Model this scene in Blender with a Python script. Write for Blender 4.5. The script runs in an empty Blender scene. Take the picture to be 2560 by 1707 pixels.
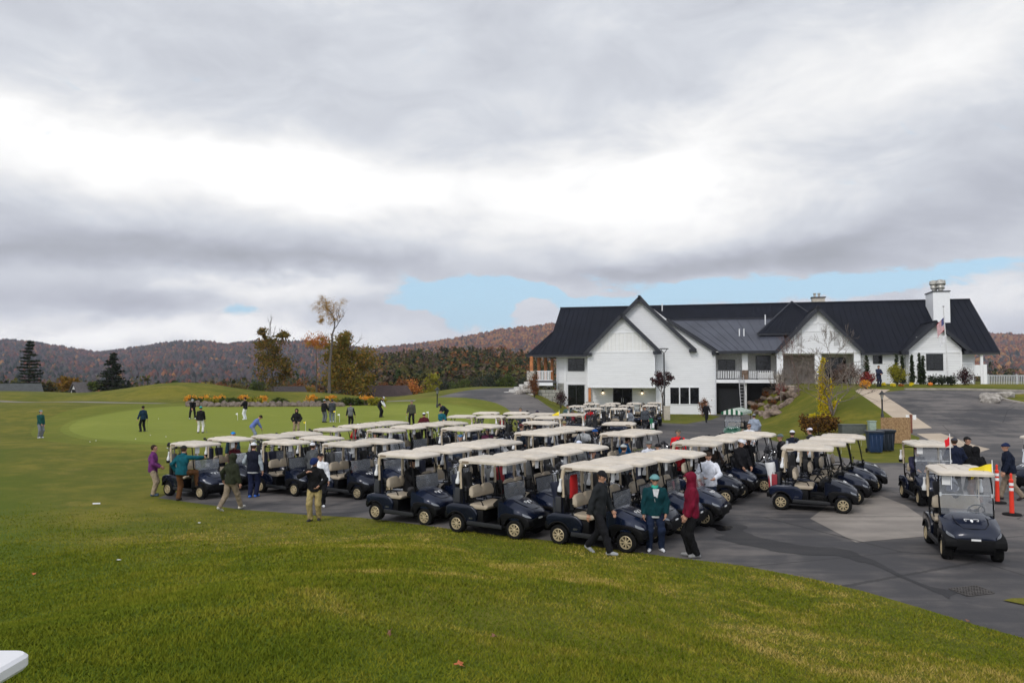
import bpy, bmesh, math, random
import numpy as np
from mathutils import Vector, Matrix, noise as mnoise
from mathutils.geometry import delaunay_2d_cdt
PI = math.pi
R = math.radians
sc = bpy.context.scene
C = sc.collection

# ---------------------------------------------------------------- camera
FPX, CXP, CYP, HZ, EYE = 1991.0, 1280.0, 853.5, 940.0, 3.9
PITCH = math.atan((HZ - CYP) / FPX)
cam_d = bpy.data.cameras.new("camera")
cam_d.lens, cam_d.sensor_width, cam_d.clip_start, cam_d.clip_end = 28.0, 36.0, 0.05, 12000
cam = bpy.data.objects.new("camera", cam_d)
cam.location = (0, 0, EYE)
cam.rotation_euler = (R(90) + PITCH, 0, 0)
C.objects.link(cam)
sc.camera = cam
sc.view_settings.view_transform = 'Standard'
sc.view_settings.look = 'None'
sc.view_settings.exposure = 0.0
sc.view_settings.gamma = 1.0
sc.cycles.max_bounces = 6
sc.cycles.diffuse_bounces = 3
sc.cycles.glossy_bounces = 3
sc.cycles.transparent_max_bounces = 16
sc.cycles.transmission_bounces = 4
sc.cycles.volume_bounces = 0
sc.cycles.use_denoising = True
sc.cycles.filter_width = 1.5

def ray(px, py):
    x, y = px - CXP, CYP - py
    c, s = math.cos(PITCH), math.sin(PITCH)
    return (x, FPX * c - y * s, FPX * s + y * c)
def atY(px, py, Y):
    d = ray(px, py); t = Y / d[1]
    return Vector((d[0] * t, Y, EYE + d[2] * t))
def atZ(px, py, z=0.0):
    d = ray(px, py); t = (z - EYE) / d[2]
    return Vector((d[0] * t, d[1] * t, z))

# ---------------------------------------------------------------- node helper
class NT:
    def __init__(s, tree):
        s.t = tree; s.n = tree.nodes; s.l = tree.links
    def node(s, typ, **kw):
        nd = s.n.new(typ)
        for k, v in kw.items():
            setattr(nd, k, v)
        return nd
    def put(s, sock, v):
        if isinstance(v, (int, float)):
            sock.default_value = v
        elif isinstance(v, (tuple, list)):
            v = tuple(v)
            n = len(sock.default_value)
            sock.default_value = (v + (1.0,))[:n] if len(v) < n else v[:n]
        elif v is not None:
            s.l.new(v, sock)
    def math(s, op, a, b=None, c=None, clamp=False):
        nd = s.node('ShaderNodeMath', operation=op, use_clamp=clamp)
        s.put(nd.inputs[0], a)
        if b is not None: s.put(nd.inputs[1], b)
        if c is not None: s.put(nd.inputs[2], c)
        return nd.outputs[0]
    def vmath(s, op, a, b=None, scale=None):
        nd = s.node('ShaderNodeVectorMath', operation=op)
        s.put(nd.inputs[0], a)
        if b is not None: s.put(nd.inputs[1], b)
        if scale is not None: s.put(nd.inputs[3], scale)
        return nd.outputs[0]
    def mix(s, f, a, b, typ='RGBA', blend='MIX'):
        nd = s.node('ShaderNodeMix', data_type=typ)
        if typ == 'RGBA':
            nd.blend_type = blend
            ia, ib, o = 6, 7, 2
        else:
            ia, ib, o = 2, 3, 0
        s.put(nd.inputs[0], f); s.put(nd.inputs[ia], a); s.put(nd.inputs[ib], b)
        return nd.outputs[o]
    def noise(s, vec, scale, detail=4, rough=0.55, dist=0.0, typ=None):
        nd = s.node('ShaderNodeTexNoise')
        if vec is not None: s.put(nd.inputs['Vector'], vec)
        nd.inputs['Scale'].default_value = scale
        nd.inputs['Detail'].default_value = detail
        nd.inputs['Roughness'].default_value = rough
        nd.inputs['Distortion'].default_value = dist
        return nd.outputs[0]
    def ramp(s, f, stops, interp='LINEAR'):
        nd = s.node('ShaderNodeValToRGB')
        cr = nd.color_ramp; cr.interpolation = interp
        while len(cr.elements) < len(stops): cr.elements.new(0.5)
        for e, (p, c) in zip(cr.elements, stops):
            e.position = p
            e.color = (c, c, c, 1) if isinstance(c, (int, float)) else (tuple(c) + (1,))[:4]
        s.put(nd.inputs[0], f)
        return nd.outputs[0]
    def sstep(s, v, a, b):
        nd = s.node('ShaderNodeMapRange', interpolation_type='SMOOTHSTEP')
        s.put(nd.inputs[0], v)
        nd.inputs[1].default_value = a; nd.inputs[2].default_value = b
        return nd.outputs[0]
    def scaled(s, vec, sc3):
        return s.vmath('MULTIPLY', vec, tuple(sc3))

# ---------------------------------------------------------------- sky (light comes from it)
SUN_EL, SUN_AZ = 40.0, -148.0      # azimuth from +Y, towards -X
world = bpy.data.worlds.new("World")
sc.world = world
world.use_nodes = True
w = NT(world.node_tree)
w.n.clear()
def px_az(px): return math.atan((px - CXP) / FPX)
def px_el(px, py): return math.atan((HZ - py) / FPX * math.cos(px_az(px)))
tc = w.node('ShaderNodeTexCoord').outputs['Generated']
dirn = w.vmath('NORMALIZE', tc)
sp = w.node('ShaderNodeSeparateXYZ'); w.put(sp.inputs[0], dirn)
az = w.math('ARCTAN2', sp.outputs[0], sp.outputs[1])
el = w.math('ARCSINE', sp.outputs[2])
comb = w.node('ShaderNodeCombineXYZ'); w.put(comb.inputs[0], az); w.put(comb.inputs[1], w.math('MULTIPLY', el, 2.1))
ae = comb.outputs[0]
wn = w.node('ShaderNodeTexNoise'); w.put(wn.inputs['Vector'], ae); wn.inputs['Scale'].default_value = 5.0
wn.inputs['Detail'].default_value = 5; wn.inputs['Roughness'].default_value = 0.5
sepn = w.node('ShaderNodeSeparateColor'); w.put(sepn.inputs[0], wn.outputs[1])
wn2 = w.node('ShaderNodeTexNoise'); w.put(wn2.inputs['Vector'], ae); wn2.inputs['Scale'].default_value = 17.0
wn2.inputs['Detail'].default_value = 6; wn2.inputs['Roughness'].default_value = 0.6
sepm = w.node('ShaderNodeSeparateColor'); w.put(sepm.inputs[0], wn2.outputs[1])
wa = w.math('MULTIPLY_ADD', w.math('SUBTRACT', sepn.outputs[0], 0.5), 0.34, az)
we = w.math('MULTIPLY_ADD', w.math('SUBTRACT', sepn.outputs[1], 0.5), 0.070, el)
wa = w.math('MULTIPLY_ADD', w.math('SUBTRACT', sepm.outputs[0], 0.5), 0.10, wa)
we = w.math('MULTIPLY_ADD', w.math('SUBTRACT', sepm.outputs[1], 0.5), 0.030, we)
def gauss(px, py, sx, sy, amp, tilt=0.0, sharp=1.0, warp=1.0):
    a0, e0 = px_az(px), px_el(px, py)
    sa, se = sx / FPX * math.cos(a0) ** 2, sy / FPX * math.cos(a0)
    A = w.math('SUBTRACT', wa, a0); E = w.math('SUBTRACT', we, e0)
    E2 = w.math('MULTIPLY_ADD', A, -tilt, E)
    q = w.math('ADD', w.math('POWER', w.math('ABSOLUTE', w.math('DIVIDE', A, sa)), 2.0),
               w.math('POWER', w.math('ABSOLUTE', w.math('DIVIDE', E2, se)), 2.0))
    g = w.math('EXPONENT', w.math('MULTIPLY', w.math('POWER', q, sharp), -1.0))
    return w.math('MULTIPLY', g, amp)
def gsum(lst, base):
    acc = base
    for g in lst: acc = w.math('ADD', acc, gauss(*g))
    return acc
# brightness of the cloud deck: soft bright breaks and darker undersides
bright = gsum([
    (250, 370, 620, 105, 0.31, -0.03), (950, 470, 560, 95, 0.27, -0.10), (1620, 470, 330, 130, 0.29, 0.0),
    (330, 830, 700, 45, 0.30, 0.0), (700, 720, 300, 28, 0.22, 0.0), (620, 790, 200, 22, 0.16, 0.0),
    (1850, 330, 420, 130, 0.14, 0.35), (2450, 60, 500, 170, 0.12, 0.2), (2500, 740, 180, 40, 0.14, 0.0),
    (330, 590, 520, 48, -0.10, -0.05), (560, 655, 520, 42, -0.18, 0.0), (60, 640, 300, 40, -0.13, 0.0),
    (200, 745, 330, 33, -0.19, -0.02), (1900, 640, 420, 38, -0.18, 0.11), (2330, 540, 330, 70, -0.14, 0.18),
    (1500, 678, 330, 26, -0.13, 0.02), (2200, 640, 420, 45, -0.10, 0.06), (2480, 330, 240, 130, -0.10, 0.0),
    (660, 170, 260, 70, -0.04, -0.2), (200, 150, 420, 70, -0.02, 0.0), (1250, 640, 400, 35, -0.05, 0.0),
    (560, 800, 70, 28, -0.11, 0.0), (900, 795, 110, 24, -0.15, 0.0), (100, 800, 120, 12, -0.10, 0.0),
    (2500, 830, 260, 30, -0.08, 0.0)], 0.735)
fine = w.noise(ae, 6.5, 10, 0.60, 0.6)
fine2 = w.noise(w.scaled(ae, (1, 1.7, 1)), 3.2, 5, 0.5, 0.2)
bright = w.math('MULTIPLY_ADD', w.math('SUBTRACT', fine, 0.5), 0.40, bright)
bright = w.math('MULTIPLY_ADD', w.math('SUBTRACT', fine2, 0.5), 0.22, bright)
bright = w.math('MAXIMUM', w.math('MINIMUM', bright, 1.06), 0.30)
ccol = w.ramp(w.math('MULTIPLY', bright, 0.9), [(0.0, (0.19, 0.205, 0.23)), (0.35, (0.365, 0.385, 0.425)), (0.52, (0.52, 0.545, 0.61)),
                             (0.68, (0.69, 0.72, 0.775)), (0.83, (0.93, 0.935, 0.94)), (0.95, (1.10, 1.10, 1.09))])
# blue gaps under the deck
gap = gsum([(1170, 760, 190, 62, 1.5, 0.02, 1.4), (1750, 740, 620, 34, 1.45, 0.06, 1.4), (1330, 722, 260, 26, 0.9, 0.0, 1.4),
            (2290, 705, 150, 28, 1.0, 0.0, 1.2), (640, 768, 90, 14, 0.66, 0.0), (760, 352, 100, 7, 0.42, -0.20), (1040, 385, 160, 8, 0.28, -0.05),
            (1330, 778, 72, 17, -1.8, 0.0), (1490, 727, 95, 19, -1.9, -0.15), (985, 798, 85, 21, -1.7, 0.0),
            (1250, 850, 230, 12, -0.5, 0.0)], 0.0)
gap = w.math('MULTIPLY_ADD', w.math('SUBTRACT', w.noise(ae, 12.0, 10, 0.66, 0.8), 0.5), 2.4, gap)
gapm = w.sstep(gap, 0.30, 0.95)
sky = w.node('ShaderNodeTexSky')
sky.sky_type = 'NISHITA'; sky.sun_disc = False
sky.sun_elevation = R(SUN_EL); sky.sun_rotation = R(SUN_AZ); sky.air_density = 1.0; sky.dust_density = 1.6; sky.ozone_density = 1.5
STR = 0.12
blue = w.vmath('SCALE', sky.outputs[0], scale=1.0)
blue = w.mix(0.80, blue, (0.50 / STR, 0.76 / STR, 0.95 / STR, 1))
cloud_c = w.vmath('SCALE', ccol, scale=1.0 / STR)
full = w.mix(gapm, cloud_c, blue)
# unseen sky behind the camera, brightness added to light the walls facing it
back_fill = w.sstep(w.math('MULTIPLY', sp.outputs[1], -1.0), -0.15, 0.75)
full = w.vmath('SCALE', full, scale=w.math('MULTIPLY_ADD', back_fill, 0.80, 1.0))
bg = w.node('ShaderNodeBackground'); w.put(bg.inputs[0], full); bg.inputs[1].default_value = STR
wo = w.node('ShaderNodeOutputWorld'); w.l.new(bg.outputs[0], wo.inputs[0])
world.cycles.sampling_method = 'MANUAL'
world.cycles.sample_map_resolution = 512

sun_d = bpy.data.lights.new("sun", 'SUN')
sun_d.energy = 1.25; sun_d.angle = R(14); sun_d.color = (1.0, 0.94, 0.86)
sun = bpy.data.objects.new("sun", sun_d)
sdir = Vector((math.sin(R(SUN_AZ)) * math.cos(R(SUN_EL)), math.cos(R(SUN_AZ)) * math.cos(R(SUN_EL)), math.sin(R(SUN_EL))))
sun.rotation_euler = sdir.to_track_quat('Z', 'Y').to_euler()
sun.location = sdir * 100
C.objects.link(sun)

# ---------------------------------------------------------------- materials
MATS = {}
def mat(name, col, rough=0.6, metal=0.0, var=0.12, vs=6.0, bump=0.0, bs=40.0, spec=0.5, coat=0.0, col2=None, emit=None):
    if name in MATS: return MATS[name]
    m = bpy.data.materials.new(name); m.use_nodes = True
    t = NT(m.node_tree); b = t.n['Principled BSDF']
    co = t.node('ShaderNodeTexCoord').outputs['Object']
    c2 = col2 or tuple(min(1, c * (1 + var * 1.2)) for c in col)
    c1 = tuple(c * (1 - var) for c in col) if col2 is None else col
    f = t.sstep(t.noise(co, vs, 4, 0.6), 0.3, 0.7)
    t.put(b.inputs['Base Color'], t.mix(f, c1 + (1,), c2 + (1,)))
    b.inputs['Roughness'].default_value = rough
    b.inputs['Metallic'].default_value = metal
    b.inputs['Specular IOR Level'].default_value = spec
    b.inputs['Coat Weight'].default_value = coat
    b.inputs['Coat Roughness'].default_value = 0.08
    if bump:
        bn = t.node('ShaderNodeBump'); bn.inputs['Strength'].default_value = bump; bn.inputs['Distance'].default_value = 0.02
        t.put(bn.inputs['Height'], t.noise(co, bs, 5, 0.6)); t.put(b.inputs['Normal'], bn.outputs[0])
    if emit:
        b.inputs['Emission Color'].default_value = emit[0] + (1,); b.inputs['Emission Strength'].default_value = emit[1]
    MATS[name] = m
    return m
def glassy(name, tint=(0.75, 0.8, 0.82), opac=0.12, rough=0.03, refl=1.0):
    if name in MATS: return MATS[name]
    m = bpy.data.materials.new(name); m.use_nodes = True
    t = NT(m.node_tree); t.n.clear()
    tr = t.node('ShaderNodeBsdfTransparent'); tr.inputs[0].default_value = tint + (1,)
    df = t.node('ShaderNodeBsdfDiffuse'); df.inputs[0].default_value = (0.58, 0.61, 0.66, 1)
    gl = t.node('ShaderNodeBsdfGlossy'); gl.inputs[1].default_value = rough
    fr = t.node('ShaderNodeFresnel'); fr.inputs[0].default_value = 1.5
    co = t.node('ShaderNodeTexCoord').outputs['Object']
    sm = t.math('MULTIPLY_ADD', t.sstep(t.noise(co, 5.0, 3, 0.6), 0.45, 0.75), 0.14, opac)
    m1 = t.node('ShaderNodeMixShader'); t.put(m1.inputs[0], sm); t.l.new(tr.outputs[0], m1.inputs[1]); t.l.new(df.outputs[0], m1.inputs[2])
    m2 = t.node('ShaderNodeMixShader'); t.put(m2.inputs[0], t.math('MULTIPLY', fr.outputs[0], refl, clamp=True))
    t.l.new(m1.outputs[0], m2.inputs[1]); t.l.new(gl.outputs[0], m2.inputs[2])
    o = t.node('ShaderNodeOutputMaterial'); t.l.new(m2.outputs[0], o.inputs[0])
    MATS[name] = m
    return m
def leafmat(name, stops, rough=0.75, trans=0.25):
    """stops: list of colours picked per leaf, clumps from noise"""
    if name in MATS: return MATS[name]
    m = bpy.data.materials.new(name); m.use_nodes = True
    t = NT(m.node_tree); b = t.n['Principled BSDF']
    g = t.node('ShaderNodeNewGeometry')
    co = t.node('ShaderNodeTexCoord').outputs['Object']
    f = t.math('ADD', t.math('MULTIPLY', g.outputs['Random Per Island'], 0.55), t.math('MULTIPLY', t.noise(co, 0.9, 3, 0.6), 0.45))
    n = len(stops)
    t.put(b.inputs['Base Color'], t.ramp(f, [(0.15 + 0.6 * i / max(1, n - 1), c) for i, c in enumerate(stops)]))
    b.inputs['Roughness'].default_value = rough
    b.inputs['Specular IOR Level'].default_value = 0.25
    m2 = t.node('ShaderNodeBsdfTranslucent'); t.put(m2.inputs[0], b.inputs['Base Color'].links[0].from_socket)
    mx = t.node('ShaderNodeMixShader'); mx.inputs[0].default_value = trans
    t.l.new(b.outputs[0], mx.inputs[1]); t.l.new(m2.outputs[0], mx.inputs[2]); t.l.new(mx.outputs[0], t.n['Material Output'].inputs[0])
    MATS[name] = m
    return m

# ---------------------------------------------------------------- object helpers
def clean_props(o, label=None, cat=None, group=None, kind=None):
    if label: o['label'] = label
    if cat: o['category'] = cat
    if group: o['group'] = group
    if kind: o['kind'] = kind
    return o
tag = clean_props
def thing(name, label, cat, loc=(0, 0, 0), rz=0.0, group=None):
    o = bpy.data.objects.new(name, None); C.objects.link(o)
    o.empty_display_size = 0.2
    o.location = loc; o.rotation_euler = (0, 0, rz)
    return tag(o, label, cat, group)
def meshobj(name, V, F, mats, parent=None, smooth=False, midx=None, sharp=None, loc=None):
    me = bpy.data.meshes.new(name)
    if isinstance(V, np.ndarray):
        F = np.asarray(F); k = F.shape[1]
        me.vertices.add(len(V)); me.vertices.foreach_set('co', V.astype(np.float32).ravel())
        me.loops.add(F.size); me.loops.foreach_set('vertex_index', F.astype(np.int32).ravel())
        me.polygons.add(len(F)); me.polygons.foreach_set('loop_start', np.arange(0, F.size, k, dtype=np.int32))
        me.polygons.foreach_set('loop_total', np.full(len(F), k, dtype=np.int32))
        me.update(calc_edges=True); me.validate()
    else:
        me.from_pydata(V, [], F); me.validate(); me.update()
    for m in (mats if isinstance(mats, (list, tuple)) else [mats]): me.materials.append(m)
    if midx is not None and len(midx) == len(me.polygons): me.polygons.foreach_set('material_index', np.asarray(midx, dtype=np.int32))
    if smooth:
        me.polygons.foreach_set('use_smooth', [True] * len(me.polygons))
        if sharp: me.set_sharp_from_angle(angle=R(sharp))
    o = bpy.data.objects.new(name, me); C.objects.link(o)
    if parent is not None: o.parent = parent
    if loc is not None: o.location = loc
    return o
class MB:
    """collects raw shapes that become ONE mesh"""
    def __init__(s): s.v = []; s.f = []; s.m = []
    def add(s, v, f, m=0):
        b = len(s.v); s.v += [tuple(p) for p in v]
        s.f += [tuple(i + b for i in q) for q in f]; s.m += [m] * len(f)
        return s
    def box(s, x0, x1, y0, y1, z0, z1, m=0, M=None):
        v = [(x, y, z) for x in (x0, x1) for y in (y0, y1) for z in (z0, z1)]
        if M is not None: v = [tuple(M @ Vector(p)) for p in v]
        return s.add(v, [(0, 1, 3, 2), (4, 6, 7, 5), (0, 4, 5, 1), (2, 3, 7, 6), (0, 2, 6, 4), (1, 5, 7, 3)], m)
    def loft(s, secs, m=0, caps=True, closed=True):
        n = len(secs[0]); v = [p for q in secs for p in q]; f = []
        for i in range(len(secs) - 1):
            for j in range(n if closed else n - 1):
                k = (j + 1) % n
                f.append((i * n + j, i * n + k, (i + 1) * n + k, (i + 1) * n + j))
        if caps and closed:
            f.append(tuple(range(n))[::-1]); f.append(tuple(range((len(secs) - 1) * n, len(secs) * n)))
        return s.add(v, f, m)
    def rbox(s, cx, cy, cz, sx, sy, sz, r=0.03, m=0, M=None, n=3):
        """box with rounded edges, lofted along z"""
        secs = []
        hx, hy, hz = sx / 2, sy / 2, sz / 2
        r = min(r, hx * .99, hy * .99, hz * .99)
        zs = [(-hz + r - r * math.cos(a), r - r * math.sin(a)) for a in [PI / 2 * i / n for i in range(n + 1)]]
        zz = [(z, ins) for z, ins in zs] + [(-z, ins) for z, ins in zs[::-1]]
        for z, ins in zz:
            q = []
            rr = max(r - ins, 0.0005)
            for (qx, qy, a0) in ((1, 1, 0), (-1, 1, PI / 2), (-1, -1, PI), (1, -1, 3 * PI / 2)):
                for k in range(n + 1):
                    a = a0 + PI / 2 * k / n
                    p = Vector((qx * (hx - r) + rr * math.cos(a), qy * (hy - r) + rr * math.sin(a), z))
                    if M is not None: p = M @ p
                    q.append((p.x + cx, p.y + cy, p.z + cz))
            secs.append(q)
        return s.loft(secs, m)
    def tube(s, pts, r, n=8, m=0, caps=True):
        pts = [Vector(p) for p in pts]
        rs = r if isinstance(r, (list, tuple)) else [r] * len(pts)
        secs = []; up = None
        for i, p in enumerate(pts):
            a = pts[max(0, i - 1)]; b = pts[min(len(pts) - 1, i + 1)]
            t = (b - a)
            if t.length < 1e-9: t = Vector((0, 0, 1))
            t.normalize()
            if up is None:
                up = Vector((0, 0, 1)) if abs(t.z) < 0.9 else Vector((0, 1, 0))
            e1 = t.cross(up).normalized(); e2 = t.cross(e1).normalized(); up = -(e1.cross(t)).normalized() if False else up
            if abs(t.dot(up)) > 0.95: up = e2
            secs.append([tuple(p + (e1 * math.cos(2 * PI * k / n) + e2 * math.sin(2 * PI * k / n)) * rs[i]) for k in range(n)])
        return s.loft(secs, m, caps)
    def lathe(s, prof, n=16, m=0, M=None, caps=True):
        """prof: (radius, z) list around local z"""
        secs = []
        for r_, z in prof:
            q = []
            for k in range(n):
                p = Vector((r_ * math.cos(2 * PI * k / n), r_ * math.sin(2 * PI * k / n), z))
                q.append(tuple(M @ p) if M is not None else tuple(p))
            secs.append(q)
        return s.loft(secs, m, caps)
    def prism(s, poly, a0, a1, axis='y', m=0, M=None):
        """poly of 2D points extruded along axis (y: poly is x,z; z: poly is x,y; x: poly is y,z)"""
        def P(p, a):
            q = {'y': (p[0], a, p[1]), 'z': (p[0], p[1], a), 'x': (a, p[0], p[1])}[axis]
            return tuple(M @ Vector(q)) if M is not None else q
        return s.loft([[P(p, a0) for p in poly], [P(p, a1) for p in poly]], m)
    def build(s, name, mats, parent=None, smooth=False, sharp=35, loc=None, fix=True):
        o = meshobj(name, s.v, s.f, mats, parent, smooth, s.m if len(set(s.m)) > 1 else None, sharp if smooth else None, loc)
        if fix:
            bm = bmesh.new(); bm.from_mesh(o.data); bmesh.ops.recalc_face_normals(bm, faces=bm.faces); bm.to_mesh(o.data); bm.free()
        return o
def children(o): return KIDS.get(o.name, [])
def copy_tree(o, parent=None):
    c = o.copy(); C.objects.link(c)
    if parent is not None:
        c.parent = parent; c.matrix_parent_inverse = o.matrix_parent_inverse.copy()
    for ch in list(o.children): copy_tree(ch, c)
    return c
# ---------------------------------------------------------------- terrain
def ss(a, b, x):
    t = np.clip((np.asarray(x, float) - a) / (b - a), 0, 1); return t * t * (3 - 2 * t)
def vnoise(x, y, s=1.0, seed=0.0):
    x = np.asarray(x, float) / s + seed; y = np.asarray(y, float) / s + seed * 1.7
    return (np.sin(x * 1.7 + 1.3 * np.sin(y * 1.1)) + np.sin(y * 2.1 + 1.7 * np.sin(x * 0.9 + 2)) + 0.5 * np.sin(x * 3.7 - y * 2.9)) / 2.5
def lotdip(x, y):
    return -0.27 * ss(-1.5, -6, x) * (1 - ss(-15, -24, x)) * (1 - ss(34, 52, y))
EDGE = [(-60, 52)]
for px_, py_ in ((395, 1243), (449, 1250), (538, 1262), (605, 1272), (684, 1277), (768, 1285), (900, 1298), (1070, 1317), (1240, 1336), (1400, 1353), (1580, 1378), (1694, 1394), (1850, 1412), (2032, 1446), (2160, 1477), (2300, 1518), (2440, 1561), (2560, 1594)):
    g_ = -0.25 if px_ < 950 else (-.05 if px_ < 1100 else 0.0)
    q_ = atZ(px_, py_, g_); EDGE.append((q_.x, q_.y))
EDGE += [(10.6, 8.0), (13.0, 4.5), (18, -4)]
def edge_dist(x, y):
    """signed distance from the grass edge of the lot, positive on the camera's side"""
    x = np.asarray(x, float); y = np.asarray(y, float)
    best = np.full(x.shape, 1e9); sg = np.ones(x.shape)
    for (x0, y0), (x1, y1) in zip(EDGE[:-1], EDGE[1:]):
        dx, dy = x1 - x0, y1 - y0; L2 = dx * dx + dy * dy
        t = np.clip(((x - x0) * dx + (y - y0) * dy) / L2, 0, 1)
        d = np.hypot(x - x0 - t * dx, y - y0 - t * dy)
        s = np.sign(dy * (x - x0) - dx * (y - y0))
        upd = d < best
        best = np.where(upd, d, best); sg = np.where(upd, s, sg)
    return best * sg
def terrain(x, y):
    x = np.asarray(x, float); y = np.asarray(y, float)
    d = edge_dist(x, y)
    z = 2.15 * (0.45 * ss(0.2, 14.5, d) + 0.55 * np.clip((d - .2) / 14.3, 0, 1)) * (1 - 0.78 * ss(-1.5, -13, x) * ss(3, 10, y)) + 0.10 * vnoise(x, y, 3.2, 5.0) * ss(1.0, 6.0, d)
    z = z + lotdip(x, y)
    # rise and road crest behind the lot, left of the building
    left = 1 - ss(1.5, 8.0, x + 0.0 * y)
    z = z + left * 2.5 * ss(52, 95, y)
    # mounds behind the green
    z = z + left * (2.15 * np.exp(-((x + 41.0) / 9.0) ** 2 - ((y - 100) / 7.5) ** 2) + 0.75 * np.exp(-((x + 25) / 7.0) ** 2 - ((y - 101) / 6) ** 2)
                    - 1.5 * ss(-4, -18, x) * ss(70, 92, y) + 0.85 * ss(-50, -68, x) * ss(78, 98, y) + 0.55 * np.exp(-((x + 56) / 9) ** 2 - ((y - 97) / 6) ** 2))
    z = z + left * 0.10 * vnoise(x, y, 6.5, 1.0) * ss(30, 60, y) * ss(-10, -20, x)
    z = z - 0.40 * np.exp(-((x - 15.0) / 6.0) ** 2 - ((y - 56.0) / 8.0) ** 2)
    # plateau on the right with the drive and the lawn bank
    right = ss(19.5, 26.5, x - 0.12 * (y - 60))
    z = z + right * 3.16 * ss(44, 71, y)
    # valley beyond everything
    far = np.hypot(x, y)
    z = z - 26 * ss(104, 330, y) * 1.0
    back = ss(-20, -200, y)
    z = z - 4 * back
    return z
def tz(x, y): return float(terrain(x, y))
def T(px, py, y0=4.0, y1=400.0):
    """where the ray through a photo pixel meets the ground"""
    d = ray(px, py)
    Y = np.concatenate([np.arange(y0, 110, 0.1), np.arange(110, y1, 1.0)])
    X = d[0] / d[1] * Y; Z = EYE + d[2] / d[1] * Y
    h = terrain(X, Y)
    k = np.argmax(Z <= h)
    if Z[k] > h[k]: k = len(Y) - 1
    return Vector((X[k], Y[k], float(h[k])))
def ground(x, y, dz=0.0): return Vector((x, y, tz(x, y) + dz))

def W(pts, z=None): return [((atZ(a, b, z) if z is not None else T(a, b)).xy) for a, b in pts]
def dens(poly, step=1.0, close=True):
    out = []
    n = len(poly)
    for i in range(n if close else n - 1):
        a = Vector(poly[i]); b = Vector(poly[(i + 1) % n]); k = max(1, int((b - a).length / step))
        for j in range(k): out.append(a.lerp(b, j / k))
    return out
def chaikin(poly, it=2, close=True):
    p = [Vector(q) for q in poly]
    for _ in range(it):
        q = []
        for i in range(len(p)):
            a, b = p[i], p[(i + 1) % len(p)]
            q += [a.lerp(b, .25), a.lerp(b, .75)]
        p = q
    return p
def inpoly(pts, poly):
    x, y = pts[:, 0], pts[:, 1]; c = np.zeros(len(x), bool); n = len(poly)
    for i in range(n):
        x0, y0 = poly[i]; x1, y1 = poly[(i + 1) % n]
        if y0 == y1: continue
        c ^= ((y0 > y) != (y1 > y)) & (x < (x1 - x0) * (y - y0) / (y1 - y0) + x0)
    return c
# outlines of the surfaces, world metres
edge_pts = [Vector(p) for p in EDGE[1:-1]]
LOT = dens([Vector((-12.2, 28.6))] + edge_pts + [Vector((16, 0)), Vector((60, 0)), Vector((90, 40)), Vector((80, 62))] +
           W([(2700, 977), (2560, 979), (2400, 975), (2260, 975), (2212, 980), (2200, 985), (2240, 1030), (2272, 1068), (2278, 1086), (2300, 1094), (2290, 1110), (2282, 1156), (2185, 1157), (2100, 1142), (2000, 1118), (1930, 1100), (1903, 1080), (1902, 1056), (1880, 1040), (1850, 1030)]) +
           [Vector((26, 80)), Vector((20, 82)), Vector((20.2, 77.5)), Vector((18.0, 72)), Vector((14.5, 66.5)), Vector((12.0, 68)), Vector((10.5, 75.5))] + W([(1420, 1046), (1400, 1040), (1380, 1022), (1345, 998), (1316, 985)]) + [Vector((1.2, 92)), Vector((1.0, 104))] +
           W([(1270, 969), (1230, 970), (1160, 977), (1110, 988), (1060, 1000), (985, 1010), (1000, 1018), (1080, 1024), (1180, 1035), (1240, 1042), (1290, 1050)]) +
           [Vector((1.0, 56)), Vector((-1.5, 49)), Vector((-3.4, 44.5)), Vector((-6.9, 37.5))], 1.2)
GREEN = dens(chaikin(W([(155, 1075), (220, 1058), (400, 1048), (620, 1044), (900, 1043), (1150, 1046), (1230, 1056), (1210, 1082), (1000, 1100), (700, 1112), (420, 1108), (240, 1098)], 0.0), 2), 1.5)
COLLAR = dens(chaikin(W([(60, 1080), (150, 1050), (380, 1038), (640, 1034), (950, 1034), (1210, 1038), (1300, 1056), (1260, 1090), (1000, 1118), (660, 1128), (330, 1122), (120, 1105)], 0.0), 2), 1.5)
PATH = [(-57, 88), (-48, 86.6), (-38, 85), (-28, 83.6), (-20, 82.6), (-14, 81), (-9.5, 78.5)]
PATHP = dens([Vector((x, y + 0.8)) for x, y in PATH] + [Vector((x, y - 0.8)) for x, y in PATH[::-1]], 1.5)
ISLAND = dens(chaikin([(38.2, 58.4), (37.0, 61.2), (38.5, 63.0), (46, 64.0), (60, 62), (62, 56), (50, 50.5), (42, 53.5)], 2), 1.0)
WALK = dens(W([(2150, 971), (2225, 974), (2206, 984), (2222, 996), (2262, 1022), (2330, 1070), (2272, 1073), (2244, 1052), (2205, 1024), (2160, 992), (2138, 978)]), 1.0)
WALK2 = dens(W([(2292, 1084), (2352, 1083), (2392, 1096), (2475, 1122), (2438, 1134), (2340, 1106)]), 1.0)
PAD = dens(W([(2025, 1296), (2072, 1262), (2120, 1240), (2200, 1238), (2262, 1262), (2306, 1292), (2320, 1340), (2180, 1352), (2140, 1356)], 0.0), 1.0)
BAND = dens(W([(1845, 1321), (1905, 1345), (2000, 1362), (2080, 1366), (2170, 1392), (2215, 1415), (2260, 1440), (2330, 1466), (2420, 1480), (2372, 1497), (2310, 1470), (2235, 1436), (2170, 1408),
               (2100, 1392), (2010, 1388), (1950, 1380), (1860, 1362), (1790, 1345)], 0.0), 1.0)
WEDGE = dens(W([(2508, 1502), (2530, 1497), (2560, 1497), (2640, 1496), (2720, 1540), (2620, 1526), (2560, 1513)], 0.0), 1.0)
gc_ = sum((Vector(p) for p in GREEN), Vector((0, 0))) / len(GREEN)
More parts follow.
